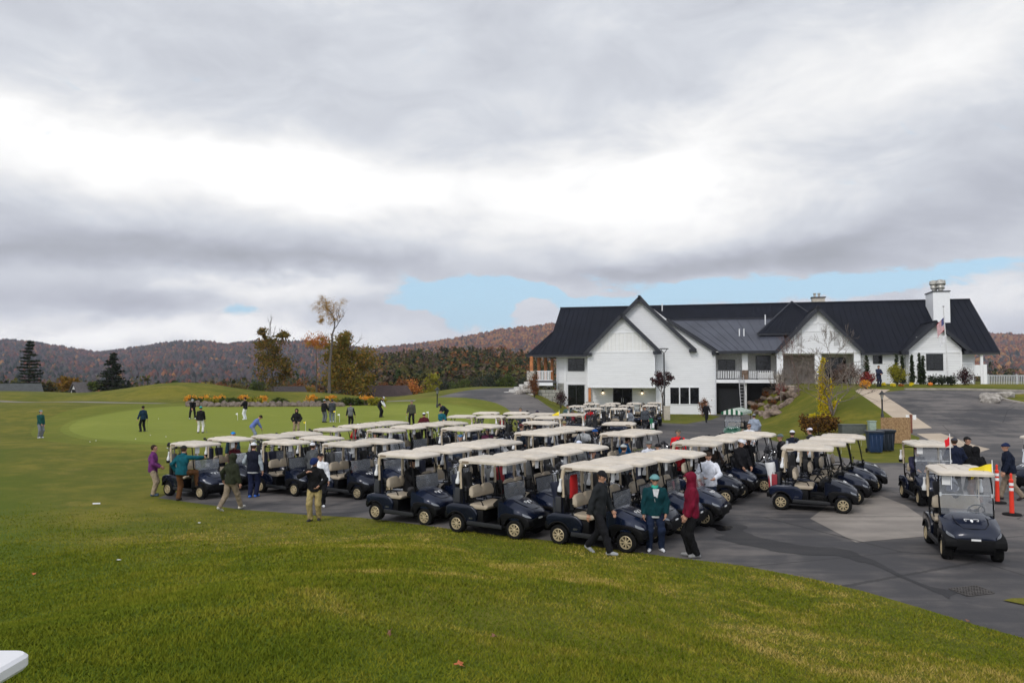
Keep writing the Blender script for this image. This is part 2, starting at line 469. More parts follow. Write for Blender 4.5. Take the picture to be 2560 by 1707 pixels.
APRON = [gc_ + Vector(((p[0] - gc_.x) * 1.035, (p[1] - gc_.y) * 1.07)) for p in GREEN]
regions = [('parking_lot', LOT), ('fringe_grass', COLLAR), ('green_apron', APRON), ('putting_green', GREEN), ('cart_path', PATHP), ('traffic_island', ISLAND), ('sidewalk', WALK), ('sidewalk', WALK2)]

pts = []
rad = 2.0
rads = [0.5, 2.0, 3.0]
while rads[-1] < 160: rads.append(rads[-1] + max(0.7, rads[-1] * 0.028))
for i, r_ in enumerate(rads):
    full_c = r_ < 40
    n = int(np.clip(2 * PI * r_ / max(0.7, r_ * 0.028), 12, 224))
    for k in range(n):
        a = 2 * PI * k / n + (i % 2) * PI / n
        x, y = r_ * math.sin(a), r_ * math.cos(a)
        if y < -30: continue
        pts.append((x, y))
for r_ in (200, 260, 340, 450, 600, 900, 1500, 2600, 4000, 6000):
    for k in range(72):
        a = 2 * PI * k / 72
        pts.append((r_ * math.sin(a), r_ * math.cos(a)))
# finer points where the ground rises beside the building
for x in np.arange(-8, 36, 1.0):
    for y in np.arange(42, 104, 2.0): pts.append((x + .01, y + .013))
for x in np.arange(-90, -8, 2.2):
    for y in np.arange(70, 116, 2.2): pts.append((x + .03, y + .017))
verts = [Vector(p) for p in pts]; edges = []
for nm, poly in regions:
    b = len(verts); n = len(poly)
    verts += [Vector(p) for p in poly]
    edges += [(b + i, b + (i + 1) % n) for i in range(n)]
res = delaunay_2d_cdt(verts, edges, [], 0, 1e-4)
V2 = np.array([(v.x, v.y) for v in res[0]]); F2 = np.array([f for f in res[2] if len(f) == 3])
a_, b_, c_ = V2[F2[:, 0]], V2[F2[:, 1]], V2[F2[:, 2]]
cr = (b_[:, 0] - a_[:, 0]) * (c_[:, 1] - a_[:, 1]) - (b_[:, 1] - a_[:, 1]) * (c_[:, 0] - a_[:, 0])
F2[cr < 0] = F2[cr < 0][:, ::-1]
ctr = (V2[F2[:, 0]] + V2[F2[:, 1]] + V2[F2[:, 2]]) / 3
reg = np.zeros(len(F2), int)
for i, (nm, poly) in enumerate(regions): reg[inpoly(ctr, [(p[0], p[1]) for p in poly])] = i + 1
Z2 = terrain(V2[:, 0], V2[:, 1])

def grass_mat(name, c_dark, c_mid, c_dry, dry=0.5, fine=1.0, stripe=None, lush=False):
    m = bpy.data.materials.new(name); m.use_nodes = True
    t = NT(m.node_tree); b = t.n['Principled BSDF']
    co = t.node('ShaderNodeTexCoord').outputs['Object']
    big = t.noise(co, 0.14, 5, 0.6, 0.6)
    mid = t.noise(co, 0.9, 5, 0.65, 0.3)
    fin = t.noise(t.scaled(co, (1, 0.55, 1)), 16.0 * fine, 5, 0.75)
    blades = t.noise(t.scaled(co, (1, 0.4, 1)), 75.0 * fine, 3, 0.7)
    f1 = t.sstep(t.math('ADD', t.math('MULTIPLY', big, 0.55), t.math('MULTIPLY', mid, 0.45)), 0.50 - 0.14 * dry, 0.66)
    c = t.mix(f1, c_dark + (1,), c_mid + (1,))
    f2 = t.sstep(t.math('ADD', t.math('MULTIPLY', t.noise(co, 0.33, 6, 0.62, 1.0), 0.6), t.math('MULTIPLY', fin, 0.4)), 0.56 - 0.08 * dry, 0.68)
    c = t.mix(t.math('MULTIPLY', f2, 0.75 * dry), c, c_dry + (1,))
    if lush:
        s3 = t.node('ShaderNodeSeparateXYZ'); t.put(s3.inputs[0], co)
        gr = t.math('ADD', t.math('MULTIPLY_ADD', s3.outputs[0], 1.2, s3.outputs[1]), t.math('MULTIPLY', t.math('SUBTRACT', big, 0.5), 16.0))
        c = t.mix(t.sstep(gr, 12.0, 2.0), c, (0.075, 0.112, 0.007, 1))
    shade = t.math('ADD', 0.72, t.math('MULTIPLY', t.math('ADD', t.math('MULTIPLY', fin, 0.5), t.math('MULTIPLY', blades, 0.5)), 0.62))
    c = t.mix(1.0, c, shade, blend='MULTIPLY')
    t.put(b.inputs['Base Color'], c)
    b.inputs['Roughness'].default_value = 0.9; b.inputs['Specular IOR Level'].default_value = 0.12
    bn = t.node('ShaderNodeBump'); bn.inputs['Strength'].default_value = 0.55; bn.inputs['Distance'].default_value = 0.03
    t.put(bn.inputs['Height'], t.math('ADD', fin, blades)); t.put(b.inputs['Normal'], bn.outputs[0])
    return m
def asphalt_mat(name, c0, c1, patch=0.5):
    m = bpy.data.materials.new(name); m.use_nodes = True
    t = NT(m.node_tree); b = t.n['Principled BSDF']
    co = t.node('ShaderNodeTexCoord').outputs['Object']
    big = t.noise(co, 0.10, 5, 0.6, 0.8); mid = t.noise(co, 0.7, 6, 0.65, 0.5)
    streak = t.noise(t.scaled(co, (0.25, 1.5, 1)), 0.8, 5, 0.6, 0.4)
    f = t.sstep(t.math('ADD', t.math('MULTIPLY', big, 0.5), t.math('ADD', t.math('MULTIPLY', mid, 0.25), t.math('MULTIPLY', streak, 0.25))), 0.43, 0.58)
    c = t.mix(f, c0 + (1,), c1 + (1,))
    grain = t.noise(co, 90.0, 3, 0.8)
    c = t.mix(1.0, c, t.math('MULTIPLY_ADD', grain, 0.5, 0.75), blend='MULTIPLY')
    spots = t.node('ShaderNodeTexVoronoi'); spots.inputs['Scale'].default_value = 3.0; t.put(spots.inputs['Vector'], co)
    sf = t.math('MULTIPLY', t.math('LESS_THAN', spots.outputs[0], 0.035), 0.3)
    c = t.mix(sf, c, (0.30, 0.28, 0.25, 1))
    cr = t.node('ShaderNodeTexVoronoi', feature='DISTANCE_TO_EDGE'); cr.inputs['Scale'].default_value = 0.16
    t.put(cr.inputs['Vector'], co)
    crk = t.math('MULTIPLY', t.math('LESS_THAN', t.math('MULTIPLY_ADD', t.noise(co, 5.0, 4, 0.7), 0.012, cr.outputs[0]), 0.0100), 0.6)
    c = t.mix(crk, c, (0.02, 0.02, 0.02, 1))
    t.put(b.inputs['Base Color'], c)
    t.put(b.inputs['Roughness'], t.math('MULTIPLY_ADD', mid, 0.35, 0.60))
    b.inputs['Specular IOR Level'].default_value = 0.3
    bn = t.node('ShaderNodeBump'); bn.inputs['Strength'].default_value = 0.4; bn.inputs['Distance'].default_value = 0.008
    t.put(bn.inputs['Height'], grain); t.put(b.inputs['Normal'], bn.outputs[0])
    return m
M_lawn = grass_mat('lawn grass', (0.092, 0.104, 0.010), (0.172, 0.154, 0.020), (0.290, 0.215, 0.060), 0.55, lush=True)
M_green = grass_mat('putting turf', (0.185, 0.215, 0.032), (0.215, 0.240, 0.040), (0.24, 0.245, 0.06), 0.15, 2.0)
M_collar = grass_mat('fringe turf', (0.120, 0.138, 0.014), (0.172, 0.172, 0.024), (0.24, 0.205, 0.048), 0.4, 1.5)
M_asph = asphalt_mat('worn asphalt', (0.052, 0.050, 0.053), (0.150, 0.135, 0.126))
M_conc = asphalt_mat('tan concrete', (0.42, 0.34, 0.26), (0.50, 0.41, 0.31))
M_pathm = asphalt_mat('path surface', (0.16, 0.14, 0.13), (0.21, 0.19, 0.17))
M_pad = asphalt_mat('weathered pavement', (0.190, 0.168, 0.150), (0.310, 0.275, 0.240))
M_band = asphalt_mat('dark sealed asphalt', (0.030, 0.029, 0.031), (0.056, 0.053, 0.053))
reg_mats = {'ground': M_lawn, 'parking_lot': M_asph, 'fringe_grass': M_collar, 'green_apron': grass_mat('apron turf', (0.145, 0.172, 0.022), (0.185, 0.200, 0.030), (0.23, 0.21, 0.05), 0.3, 1.7), 'putting_green': M_green, 'cart_path': M_pathm, 'traffic_island': M_lawn, 'sidewalk': M_conc}
for i, nm in enumerate(['ground'] + [r_[0] for r_ in regions]):
    f = F2[reg == i]
    if not len(f): continue
    used, inv = np.unique(f, return_inverse=True)
    P3 = np.column_stack([V2[used], Z2[used]])
    o = meshobj(nm, P3, inv.reshape(f.shape), reg_mats[nm], smooth=True)
    tag(o, kind='structure')
def sheet(name, poly, m, dz=0.006):
    r2 = delaunay_2d_cdt([Vector(p) for p in poly], [], [list(range(len(poly)))], 1, 1e-5)
    v = [(p.x, p.y, tz(p.x, p.y) + dz) for p in r2[0]]
    o = meshobj(name, v, [tuple(f) for f in r2[2]], m)
    for p in o.data.polygons:
        pass
    bm = bmesh.new(); bm.from_mesh(o.data); bmesh.ops.recalc_face_normals(bm, faces=bm.faces)
    if sum(f.normal.z for f in bm.faces) < 0: bmesh.ops.reverse_faces(bm, faces=bm.faces)
    bm.to_mesh(o.data); bm.free()
    tag(o, kind='structure'); return o
def rough_edge(poly, amp, seed):
    out = []
    for i, p in enumerate(dens(poly, 0.22)):
        n_ = mnoise.noise(Vector((p[0] * 1.7 + seed, p[1] * 1.7, 0))); m_ = mnoise.noise(Vector((p[0] * 1.7 + seed, p[1] * 1.7, 9.0)))
        out.append((p[0] + amp * n_, p[1] + amp * m_))
    return out
BAND = rough_edge(BAND, .22, 3.0)
sheet('concrete_pad', PAD, M_pad, 0.006)
sheet('asphalt_patch', BAND, M_band, 0.005)
sheet('grass_wedge', WEDGE, M_lawn, 0.02)

# kerb round the traffic island and along the drive
kb = MB()
def kerb(poly, wdt=0.35, h=0.10, close=True):
    n = len(poly)
    for i in range(n if close else n - 1):
        a = Vector(poly[i]); b = Vector(poly[(i + 1) % n]); t_ = (b - a)
        if t_.length < 1e-6: continue
        nrm = Vector((-t_.y, t_.x)).normalized() * wdt / 2
        za, zb = tz(*a), tz(*b)
        v = []
        for p, z in ((a, za), (b, zb)):
            v += [(p.x - nrm.x, p.y - nrm.y, z - .05), (p.x + nrm.x, p.y + nrm.y, z - .05), (p.x + nrm.x, p.y + nrm.y, z + h), (p.x - nrm.x, p.y - nrm.y, z + h)]
        kb.add(v, [(0, 3, 2, 1), (4, 5, 6, 7), (0, 1, 5, 4), (1, 2, 6, 5), (2, 3, 7, 6), (3, 0, 4, 7)])
kerb(ISLAND)
kerb(dens(W([(2700, 976), (2560, 978), (2400, 974), (2262, 974), (2216, 980)]), 2.0, False), 0.3, 0.12, False)
o = kb.build('kerb', mat('kerb concrete', (0.30, 0.27, 0.24), 0.9, var=0.2, vs=2)); tag(o, kind='structure')

# puddle and worn marks
pc = atZ(1804, 1319, 0)
rng = random.Random(3)
pud = []
for k in range(40):
    a = 2 * PI * k / 40; rr = 1 + 0.18 * math.sin(3 * a + 1) + 0.10 * math.sin(5 * a)
    pud.append((pc.x + 0.26 * rr * math.cos(a), pc.y + 0.42 * rr * math.sin(a)))
o = sheet('puddle', pud, mat('puddle water', (0.006, 0.006, 0.007), 0.25, var=0.0, spec=0.25), 0.011)
pud2 = [(pc.x + (x - pc.x) * 1.9 + .1, pc.y + (y - pc.y) * 1.8) for x, y in pud]
sheet('damp_asphalt', pud2, M_band, 0.0078)

# ---- far hills: two ranges, wooded
def interp(px, tab):
    xs, ys = zip(*tab); return np.interp(px, xs, ys)
RIDGE = [(-900, 830), (-300, 840), (0, 848), (60, 852), (120, 862), (180, 870), (235, 880), (290, 876), (330, 870), (380, 862), (430, 855), (480, 852), (530, 855), (560, 860), (640, 853), (760, 853), (850, 862),
         (930, 872), (980, 866), (1080, 855), (1170, 840), (1250, 824), (1330, 815), (1390, 808), (1500, 795), (1700, 785), (2000, 800), (2300, 828), (2440, 834), (2560, 834), (2800, 842), (3300, 850), (4200, 860)]
ang = np.linspace(R(-58), R(58), 420)
Ys = np.array([420, 520, 650, 800, 1000, 1200, 1400, 1600, 1800, 2000, 2150, 2300, 2400, 2480, 2600, 2900], float)
def hill_z(X, Y):
    px = CXP + X / Y * FPX
    rz = EYE + (HZ - interp(px, RIDGE)) / FPX * 2400 - 6
    t = np.clip((Y - 420) / (2400 - 420), 0, 1.6)
    prof = np.where(t < 1, 0.16 * t + 0.84 * t ** 2.0, 1 - (t - 1) ** 2 * 0.9)
    base = -26
    bump = 7 * vnoise(X, Y, 150, 2.0) + 4 * vnoise(X, Y, 61, 4.0)
    return base + (rz - base) * prof + bump * np.sin(np.clip(t, 0, 1) * PI) ** 1.0
HV = []; HF = []
for j, Y in enumerate(Ys):
    for i, a in enumerate(ang):
        X = math.tan(a) * Y; HV.append((X, Y, float(hill_z(X, Y))))
nA = len(ang)
for j in range(len(Ys) - 1):
    for i in range(nA - 1):
        HF.append((j * nA + i, j * nA + i + 1, (j + 1) * nA + i + 1, (j + 1) * nA + i))
o = meshobj('hills', HV, HF, mat('forest floor', (0.040, 0.036, 0.026), 0.95, var=0.4, vs=0.02), smooth=True)
tag(o, kind='structure')
def forest(name, X, Y, Z, Hs, Rs, cols, seed, label, faces=7):
    """one wood: each tree a rough crown of leaf masses, colour from a point attribute"""
    rg = np.random.default_rng(seed); n = len(X)
    nr = 6
    hts = np.array([0.0, 0.35, 0.72, 1.0])
    ra = np.array([0.55, 1.0, 0.72, 0.05])
    V = np.zeros((n, len(hts) * nr, 3))
    for j in range(len(hts)):
        for k in range(nr):
            a = 2 * PI * (k + 0.5 * (j % 2)) / nr + rg.uniform(-.3, .3, n)
            rr = Rs * ra[j] * rg.uniform(0.75, 1.25, n)
            V[:, j * nr + k, 0] = X + rr * np.cos(a); V[:, j * nr + k, 1] = Y + rr * np.sin(a)
            V[:, j * nr + k, 2] = Z + Hs * (hts[j] + rg.uniform(-.09, .09, n))
    fl = []
    for j in range(len(hts) - 1):
        for k in range(nr):
            k2 = (k + 1) % nr
            fl.append((j * nr + k, j * nr + k2, (j + 1) * nr + k2, (j + 1) * nr + k))
    fl = np.array(fl)
    F = (fl[None] + (np.arange(n) * len(hts) * nr)[:, None, None]).reshape(-1, 4)
    m = bpy.data.materials.new(name + ' foliage'); m.use_nodes = True
    t = NT(m.node_tree); b = t.n['Principled BSDF']
    at = t.node('ShaderNodeAttribute', attribute_name='tint')
    co = t.node('ShaderNodeTexCoord').outputs['Object']
    t.put(b.inputs['Base Color'], t.mix(1.0, at.outputs[0], t.math('MULTIPLY_ADD', t.noise(co, 0.5, 4, 0.7), 1.2, 0.4), blend='MULTIPLY'))
    b.inputs['Roughness'].default_value = 0.95; b.inputs['Specular IOR Level'].default_value = 0.05
    o = meshobj(name, V.reshape(-1, 3), F, m)
    ca = o.data.color_attributes.new('tint', 'FLOAT_COLOR', 'POINT')
    cc = np.repeat(np.column_stack([cols, np.ones(n)]), len(hts) * nr, axis=0).astype(np.float32)
    ca.data.foreach_set('color', cc.ravel())
    tag(o, label, 'woodland', kind='stuff'); return o
rg = np.random.default_rng(5)
N = 42000
az_ = rg.uniform(R(-40), R(40), N); Yh = 450 + (2420 - 450) * rg.uniform(0, 1, N) ** 0.62
Xh = np.tan(az_) * Yh; Zh = hill_z(Xh, Yh)
pal = np.array([[0.150, 0.052, 0.024], [0.210, 0.085, 0.030], [0.085, 0.040, 0.030], [0.062, 0.050, 0.050], [0.052, 0.056, 0.046], [0.012, 0.024, 0.016], [0.260, 0.130, 0.040], [0.070, 0.055, 0.022]])
f = 1.9 * vnoise(Xh, Yh, 110, 1.0) + 1.0 * vnoise(Xh, Yh, 31, 7.0) + rg.normal(0, .45, N)
up = np.clip((Zh + 15) / 120, 0, 1)
pw = np.zeros((N, 8))
warm = 1 / (1 + np.exp(-(f * 1.6 - 0.15)))
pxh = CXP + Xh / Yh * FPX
sun_tint = ss(900, 1150, pxh) * 0.8  # sunlit stretch of hillside painted in as brighter, rustier tree colours
pw[:, 0] = 0.9 * warm + sun_tint; pw[:, 1] = 0.45 * warm * up + sun_tint * 0.9; pw[:, 2] = 0.9 * warm; pw[:, 3] = 1.0 * (1 - up) + .35; pw[:, 4] = 0.6 * (1 - up) + 0.1
pw[:, 5] = 1.0 * (1 - warm) * (1 - 0.75 * sun_tint) + 0.5 * (1 - up) * (1 - warm); pw[:, 6] = 0.08 + 1.3 * sun_tint; pw[:, 7] = 0.2
pw /= pw.sum(1, keepdims=True)
ch = (pw.cumsum(1) > rg.uniform(0, 1, (N, 1))).argmax(1)
cols = pal[ch] * rg.uniform(0.86, 1.18, (N, 1))
hh = rg.uniform(7, 13, N) * np.where(ch == 5, 1.15, 1.0); rr = np.where(ch == 5, hh * 0.26, hh * 0.42)
forest('hill_forest', Xh, Yh, Zh - 1.0, hh, rr, cols, 1, 'autumn forest of rust, purple and dark green trees covering the far hills')
# dark evergreen wood between the hill and the road, left of the building
def quads(P, S, rg, up=0.0):
    """small leaf-clump faces at points P with sizes S, random facing"""
    n = len(P)
    a = rg.normal(0, 1, (n, 3)); a[:, 2] += up; a /= np.linalg.norm(a, axis=1, keepdims=True)
    b = rg.normal(0, 1, (n, 3)); b = np.cross(a, b); b /= np.linalg.norm(b, axis=1, keepdims=True) + 1e-9
    c = np.cross(a, b)
    S = np.asarray(S).reshape(-1, 1) * np.ones((n, 1))
    asp = rg.uniform(0.55, 1.0, (n, 1))
    V = np.stack([P - b * S, P - c * S * asp, P + b * S * rg.uniform(.7, 1.1, (n, 1)), P + c * S * asp * rg.uniform(.7, 1.1, (n, 1))], 1)
    return V.reshape(-1, 3), np.arange(4 * n).reshape(-1, 4)
# knoll and the evergreen wood standing on it, between the valley and the road
TOPY = ([-2500, -400, 0, 300, 640, 800, 900, 960, 1050, 1150, 1250, 1330, 1500, 2400, 2560, 3000, 5000], [975, 965, 962, 958, 950, 938, 912, 880, 868, 864, 868, 876, 880, 905, 905, 915, 940])
def wood_top(X, Y):
    pxm = CXP + X / Y * FPX; ty = np.interp(pxm, *TOPY); q = np.clip((Y - 190) / 240, 0, 1)
    return EYE + (HZ - (ty + (1 - q) * (955 - ty) * 0.75)) / FPX * Y
gx = np.linspace(R(-55), R(55), 120); gy = np.linspace(180, 470, 20)
KV = []; KF = []
for j, Y in enumerate(gy):
    X = np.tan(gx) * Y
    z = np.maximum(terrain(X, Y * np.ones_like(X)) - 1.5, wood_top(X, Y * np.ones_like(X)) - 11.0) - 22 * (Y > 440)
    KV += [(a, Y, c) for a, c in zip(X, z)]
for j in range(len(gy) - 1):
    for i in range(119): KF.append((j * 120 + i, j * 120 + i + 1, (j + 1) * 120 + i + 1, (j + 1) * 120 + i))
o = meshobj('knoll', KV, KF, mat('forest floor', (0.040, 0.036, 0.026)), smooth=True); tag(o, kind='structure')
N = 1500
pxm = np.where(rg.uniform(0, 1, N) < 0.62, rg.uniform(860, 1340, N), rg.uniform(-350, 3000, N)); Ym = rg.uniform(188, 430, N)
Xm = (pxm - CXP) / FPX * Ym
tp = wood_top(Xm, Ym) + rg.normal(0, 0.9, N); hm = rg.uniform(9, 14, N)
gz = np.maximum(terrain(Xm, Ym) - 1.5, wood_top(Xm, Ym) - 11.0)
hm = np.minimum(hm, np.maximum(tp - gz, 6.5))
kind_ = rg.choice(5, N, p=[0.16, 0.18, 0.36, 0.10, 0.20])
pal2 = np.array([[0.020, 0.034, 0.015], [0.036, 0.054, 0.018], [0.070, 0.066, 0.020], [0.170, 0.072, 0.022], [0.080, 0.058, 0.040]])
K = 120
PV = []; PS = []; PC = []
for q in range(K):
    t_ = rg.uniform(0.08, 1, N)
    con = kind_ < 2
    rmax = np.where(con, hm * 0.20 * (1.08 - t_), hm * 0.30 * np.sqrt(np.clip(1 - ((t_ - 0.55) / 0.5) ** 2, 0.05, 1)))
    a = rg.uniform(0, 2 * PI, N); r_ = rmax * np.sqrt(rg.uniform(0.2, 1, N)) * rg.uniform(.8, 1.25, N)
    PV.append(np.column_stack([Xm + r_ * np.cos(a), Ym + r_ * np.sin(a), gz + hm * t_])); PS.append(rg.uniform(0.30, 0.75, N))
    PC.append(pal2[kind_] * rg.uniform(0.7, 1.3, (N, 1)))
PV = np.concatenate(PV); PS = np.concatenate(PS); PC = np.concatenate(PC)
V, F = quads(PV, PS, rg, 0.6)
mm = bpy.data.materials.new('wood foliage'); mm.use_nodes = True
t = NT(mm.node_tree); at = t.node('ShaderNodeAttribute', attribute_name='tint'); t.put(t.n['Principled BSDF'].inputs['Base Color'], at.outputs[0])
t.n['Principled BSDF'].inputs['Roughness'].default_value = 0.9; t.n['Principled BSDF'].inputs['Specular IOR Level'].default_value = 0.1
o = meshobj('evergreen_wood', V, F, mm)
ca = o.data.color_attributes.new('tint', 'FLOAT_COLOR', 'POINT')
ca.data.foreach_set('color', np.repeat(np.column_stack([PC, np.ones(len(PC))]), 4, axis=0).astype(np.float32).ravel())
tag(o, 'dark evergreen wood filling the slope between the far hills and the road', 'woodland', kind='stuff')

# ---- near lawn blades: real grass standing on the ground close to the camera
rg = np.random.default_rng(9)
N = 560000
Yb = 3.6 + 24.5 * rg.uniform(0, 1, N) ** 1.75
half = (1280 / FPX) * Yb * 1.12 + 0.4
Xb = rg.uniform(-1, 1, N) * half
keep = (edge_dist(Xb, Yb) > 0.05) & (rg.uniform(0, 1, N) > ss(12, 27.5, Yb))
Xb, Yb = Xb[keep], Yb[keep]; n = len(Xb)
Zb = terrain(Xb, Yb)
hb = rg.uniform(0.018, 0.042, n) * (1 + 0.35 * vnoise(Xb, Yb, 0.9, 3)); wb = 0.0022 + 0.0006 * Yb
a = rg.uniform(0, 2 * PI, n); lx = rg.normal(0, .02, n); ly = rg.normal(0, .02, n)
BV = np.stack([np.column_stack([Xb - wb * np.cos(a), Yb - wb * np.sin(a), Zb - .003]), np.column_stack([Xb + wb * np.cos(a), Yb + wb * np.sin(a), Zb - .003]),
               np.column_stack([Xb + lx, Yb + ly, Zb + hb])], 1).reshape(-1, 3)
mg = bpy.data.materials.new('grass blades'); mg.use_nodes = True
t = NT(mg.node_tree); b = t.n['Principled BSDF']
g = t.node('ShaderNodeNewGeometry'); co = t.node('ShaderNodeTexCoord').outputs['Object']
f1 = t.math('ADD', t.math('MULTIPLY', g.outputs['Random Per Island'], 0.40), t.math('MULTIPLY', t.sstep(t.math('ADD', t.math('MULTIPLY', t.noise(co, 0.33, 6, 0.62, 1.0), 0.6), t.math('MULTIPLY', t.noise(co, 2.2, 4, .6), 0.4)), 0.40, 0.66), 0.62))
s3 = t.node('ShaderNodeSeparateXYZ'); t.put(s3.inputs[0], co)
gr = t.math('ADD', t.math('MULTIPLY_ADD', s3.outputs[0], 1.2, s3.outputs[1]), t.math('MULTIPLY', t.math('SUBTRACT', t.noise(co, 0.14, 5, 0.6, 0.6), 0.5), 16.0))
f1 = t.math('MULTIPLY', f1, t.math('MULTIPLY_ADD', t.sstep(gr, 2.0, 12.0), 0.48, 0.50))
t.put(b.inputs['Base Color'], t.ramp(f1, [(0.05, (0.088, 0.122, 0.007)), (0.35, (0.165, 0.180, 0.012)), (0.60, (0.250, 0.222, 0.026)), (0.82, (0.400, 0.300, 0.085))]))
b.inputs['Roughness'].default_value = 0.85; b.inputs['Specular IOR Level'].default_value = 0.1
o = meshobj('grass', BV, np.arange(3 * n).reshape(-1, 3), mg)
tag(o, 'short mown lawn grass on the slope in the foreground', 'grass', kind='stuff')
# ---------------------------------------------------------------- clubhouse
def siding_mat(name, col, line=(0.40, 0.41, 0.43), pitch=0.22, axis=2, strength=0.55):
    m = bpy.data.materials.new(name); m.use_nodes = True
    t = NT(m.node_tree); b = t.n['Principled BSDF']
    co = t.node('ShaderNodeTexCoord').outputs['Object']
    sp_ = t.node('ShaderNodeSeparateXYZ'); t.put(sp_.inputs[0], co)
    fr = t.math('FRACT', t.math('DIVIDE', sp_.outputs[axis], pitch))
    ln = t.math('MULTIPLY', t.math('LESS_THAN', fr, 0.13), strength)
    n = t.noise(t.scaled(co, (0.5, 0.5, 3)), 1.5, 5, 0.6)
    base = t.mix(t.sstep(n, 0.35, 0.7), col + (1,), tuple(c * 0.93 for c in col) + (1,))
    t.put(b.inputs['Base Color'], t.mix(ln, base, line + (1,)))
    b.inputs['Roughness'].default_value = 0.55
    bn = t.node('ShaderNodeBump'); bn.inputs['Strength'].default_value = 0.5; bn.inputs['Distance'].default_value = 0.02
    t.put(bn.inputs['Height'], fr); t.put(b.inputs['Normal'], bn.outputs[0])
    MATS[name] = m
    return m
M_side = siding_mat('white clapboard', (0.80, 0.81, 0.83))
M_batten = siding_mat('white board and batten', (0.80, 0.80, 0.79), (0.55, 0.55, 0.55), 0.40, 0, 0.5)
M_trim = mat('white trim', (0.80, 0.81, 0.83), 0.5, var=0.03)
M_fascia = mat('black trim', (0.012, 0.014, 0.022), 0.45, var=0.1)
M_roof = mat('black standing seam', (0.0045, 0.006, 0.012), 0.60, 0.0, var=0.2, vs=0.5, spec=0.15)
M_roofsheen = mat('sky sheen standing seam', (0.055, 0.060, 0.080), 0.40, 0.15, var=0.15, vs=0.5, spec=0.6)  # glossier metal, its sky reflection also painted in as a lighter colour
M_pane = mat('window glass', (0.008, 0.009, 0.010), 0.06, var=0.3, vs=1.5, spec=0.35)
M_dark = mat('dark interior', (0.010, 0.010, 0.011), 0.8)
M_frame = mat('black frame', (0.012, 0.013, 0.015), 0.4)
M_cedar = mat('cedar post', (0.42, 0.15, 0.045), 0.6, var=0.25, vs=3)
M_block = mat('concrete block', (0.26, 0.26, 0.24), 0.9, var=0.25, vs=2)
def stone_mat(name, c1, c2, scale, gap=(0.06, 0.055, 0.05)):
    m = bpy.data.materials.new(name); m.use_nodes = True
    t = NT(m.node_tree); b = t.n['Principled BSDF']
    co = t.node('ShaderNodeTexCoord').outputs['Object']
    v = t.node('ShaderNodeTexVoronoi', feature='F1'); v.inputs['Scale'].default_value = scale; t.put(v.inputs['Vector'], co)
    e = t.node('ShaderNodeTexVoronoi', feature='DISTANCE_TO_EDGE'); e.inputs['Scale'].default_value = scale; t.put(e.inputs['Vector'], co)
    sp_ = t.node('ShaderNodeSeparateColor'); t.put(sp_.inputs[0], v.outputs[1])
    c = t.mix(sp_.outputs[0], c1 + (1,), c2 + (1,))
    c = t.mix(t.math('LESS_THAN', e.outputs[0], 0.05), c, gap + (1,))
    c = t.mix(1.0, c, t.math('MULTIPLY_ADD', t.noise(co, 7, 5, .7), 0.8, 0.55), blend='MULTIPLY')
    t.put(b.inputs['Base Color'], c); b.inputs['Roughness'].default_value = 0.9
    bn = t.node('ShaderNodeBump'); bn.inputs['Strength'].default_value = 0.8; bn.inputs['Distance'].default_value = 0.06
    t.put(bn.inputs['Height'], t.math('MINIMUM', e.outputs[0], 0.12)); t.put(b.inputs['Normal'], bn.outputs[0])
    MATS[name] = m
    return m
M_stone = stone_mat('rubble stone', (0.30, 0.28, 0.25), (0.50, 0.46, 0.40), 2.6)
def brick_mat(name, c1, c2, mortar, w_, h_):
    m = bpy.data.materials.new(name); m.use_nodes = True
    t = NT(m.node_tree); b = t.n['Principled BSDF']
    co = t.node('ShaderNodeTexCoord').outputs['Object']
    sp_ = t.node('ShaderNodeSeparateXYZ'); t.put(sp_.inputs[0], co)
    cb = t.node('ShaderNodeCombineXYZ'); t.put(cb.inputs[0], t.math('ADD', sp_.outputs[0], sp_.outputs[1])); t.put(cb.inputs[1], sp_.outputs[2])
    br = t.node('ShaderNodeTexBrick'); t.put(br.inputs['Vector'], cb.outputs[0])
    t.put(br.inputs['Color1'], c1 + (1,)); t.put(br.inputs['Color2'], c2 + (1,)); t.put(br.inputs['Mortar'], mortar + (1,))
    br.inputs['Scale'].default_value = 1.0; br.inputs['Brick Width'].default_value = w_; br.inputs['Row Height'].default_value = h_; br.inputs['Mortar Size'].default_value = h_ * 0.06
    t.put(b.inputs['Base Color'], t.mix(1.0, br.outputs[0], t.math('MULTIPLY_ADD', t.noise(co, 4, 5, .7), 0.7, 0.6), blend='MULTIPLY'))
    b.inputs['Roughness'].default_value = 0.9
    MATS[name] = m
    return m
M_retain = brick_mat('split face block', (0.36, 0.35, 0.31), (0.27, 0.27, 0.24), (0.07, 0.07, 0.06), 0.75, 0.36)

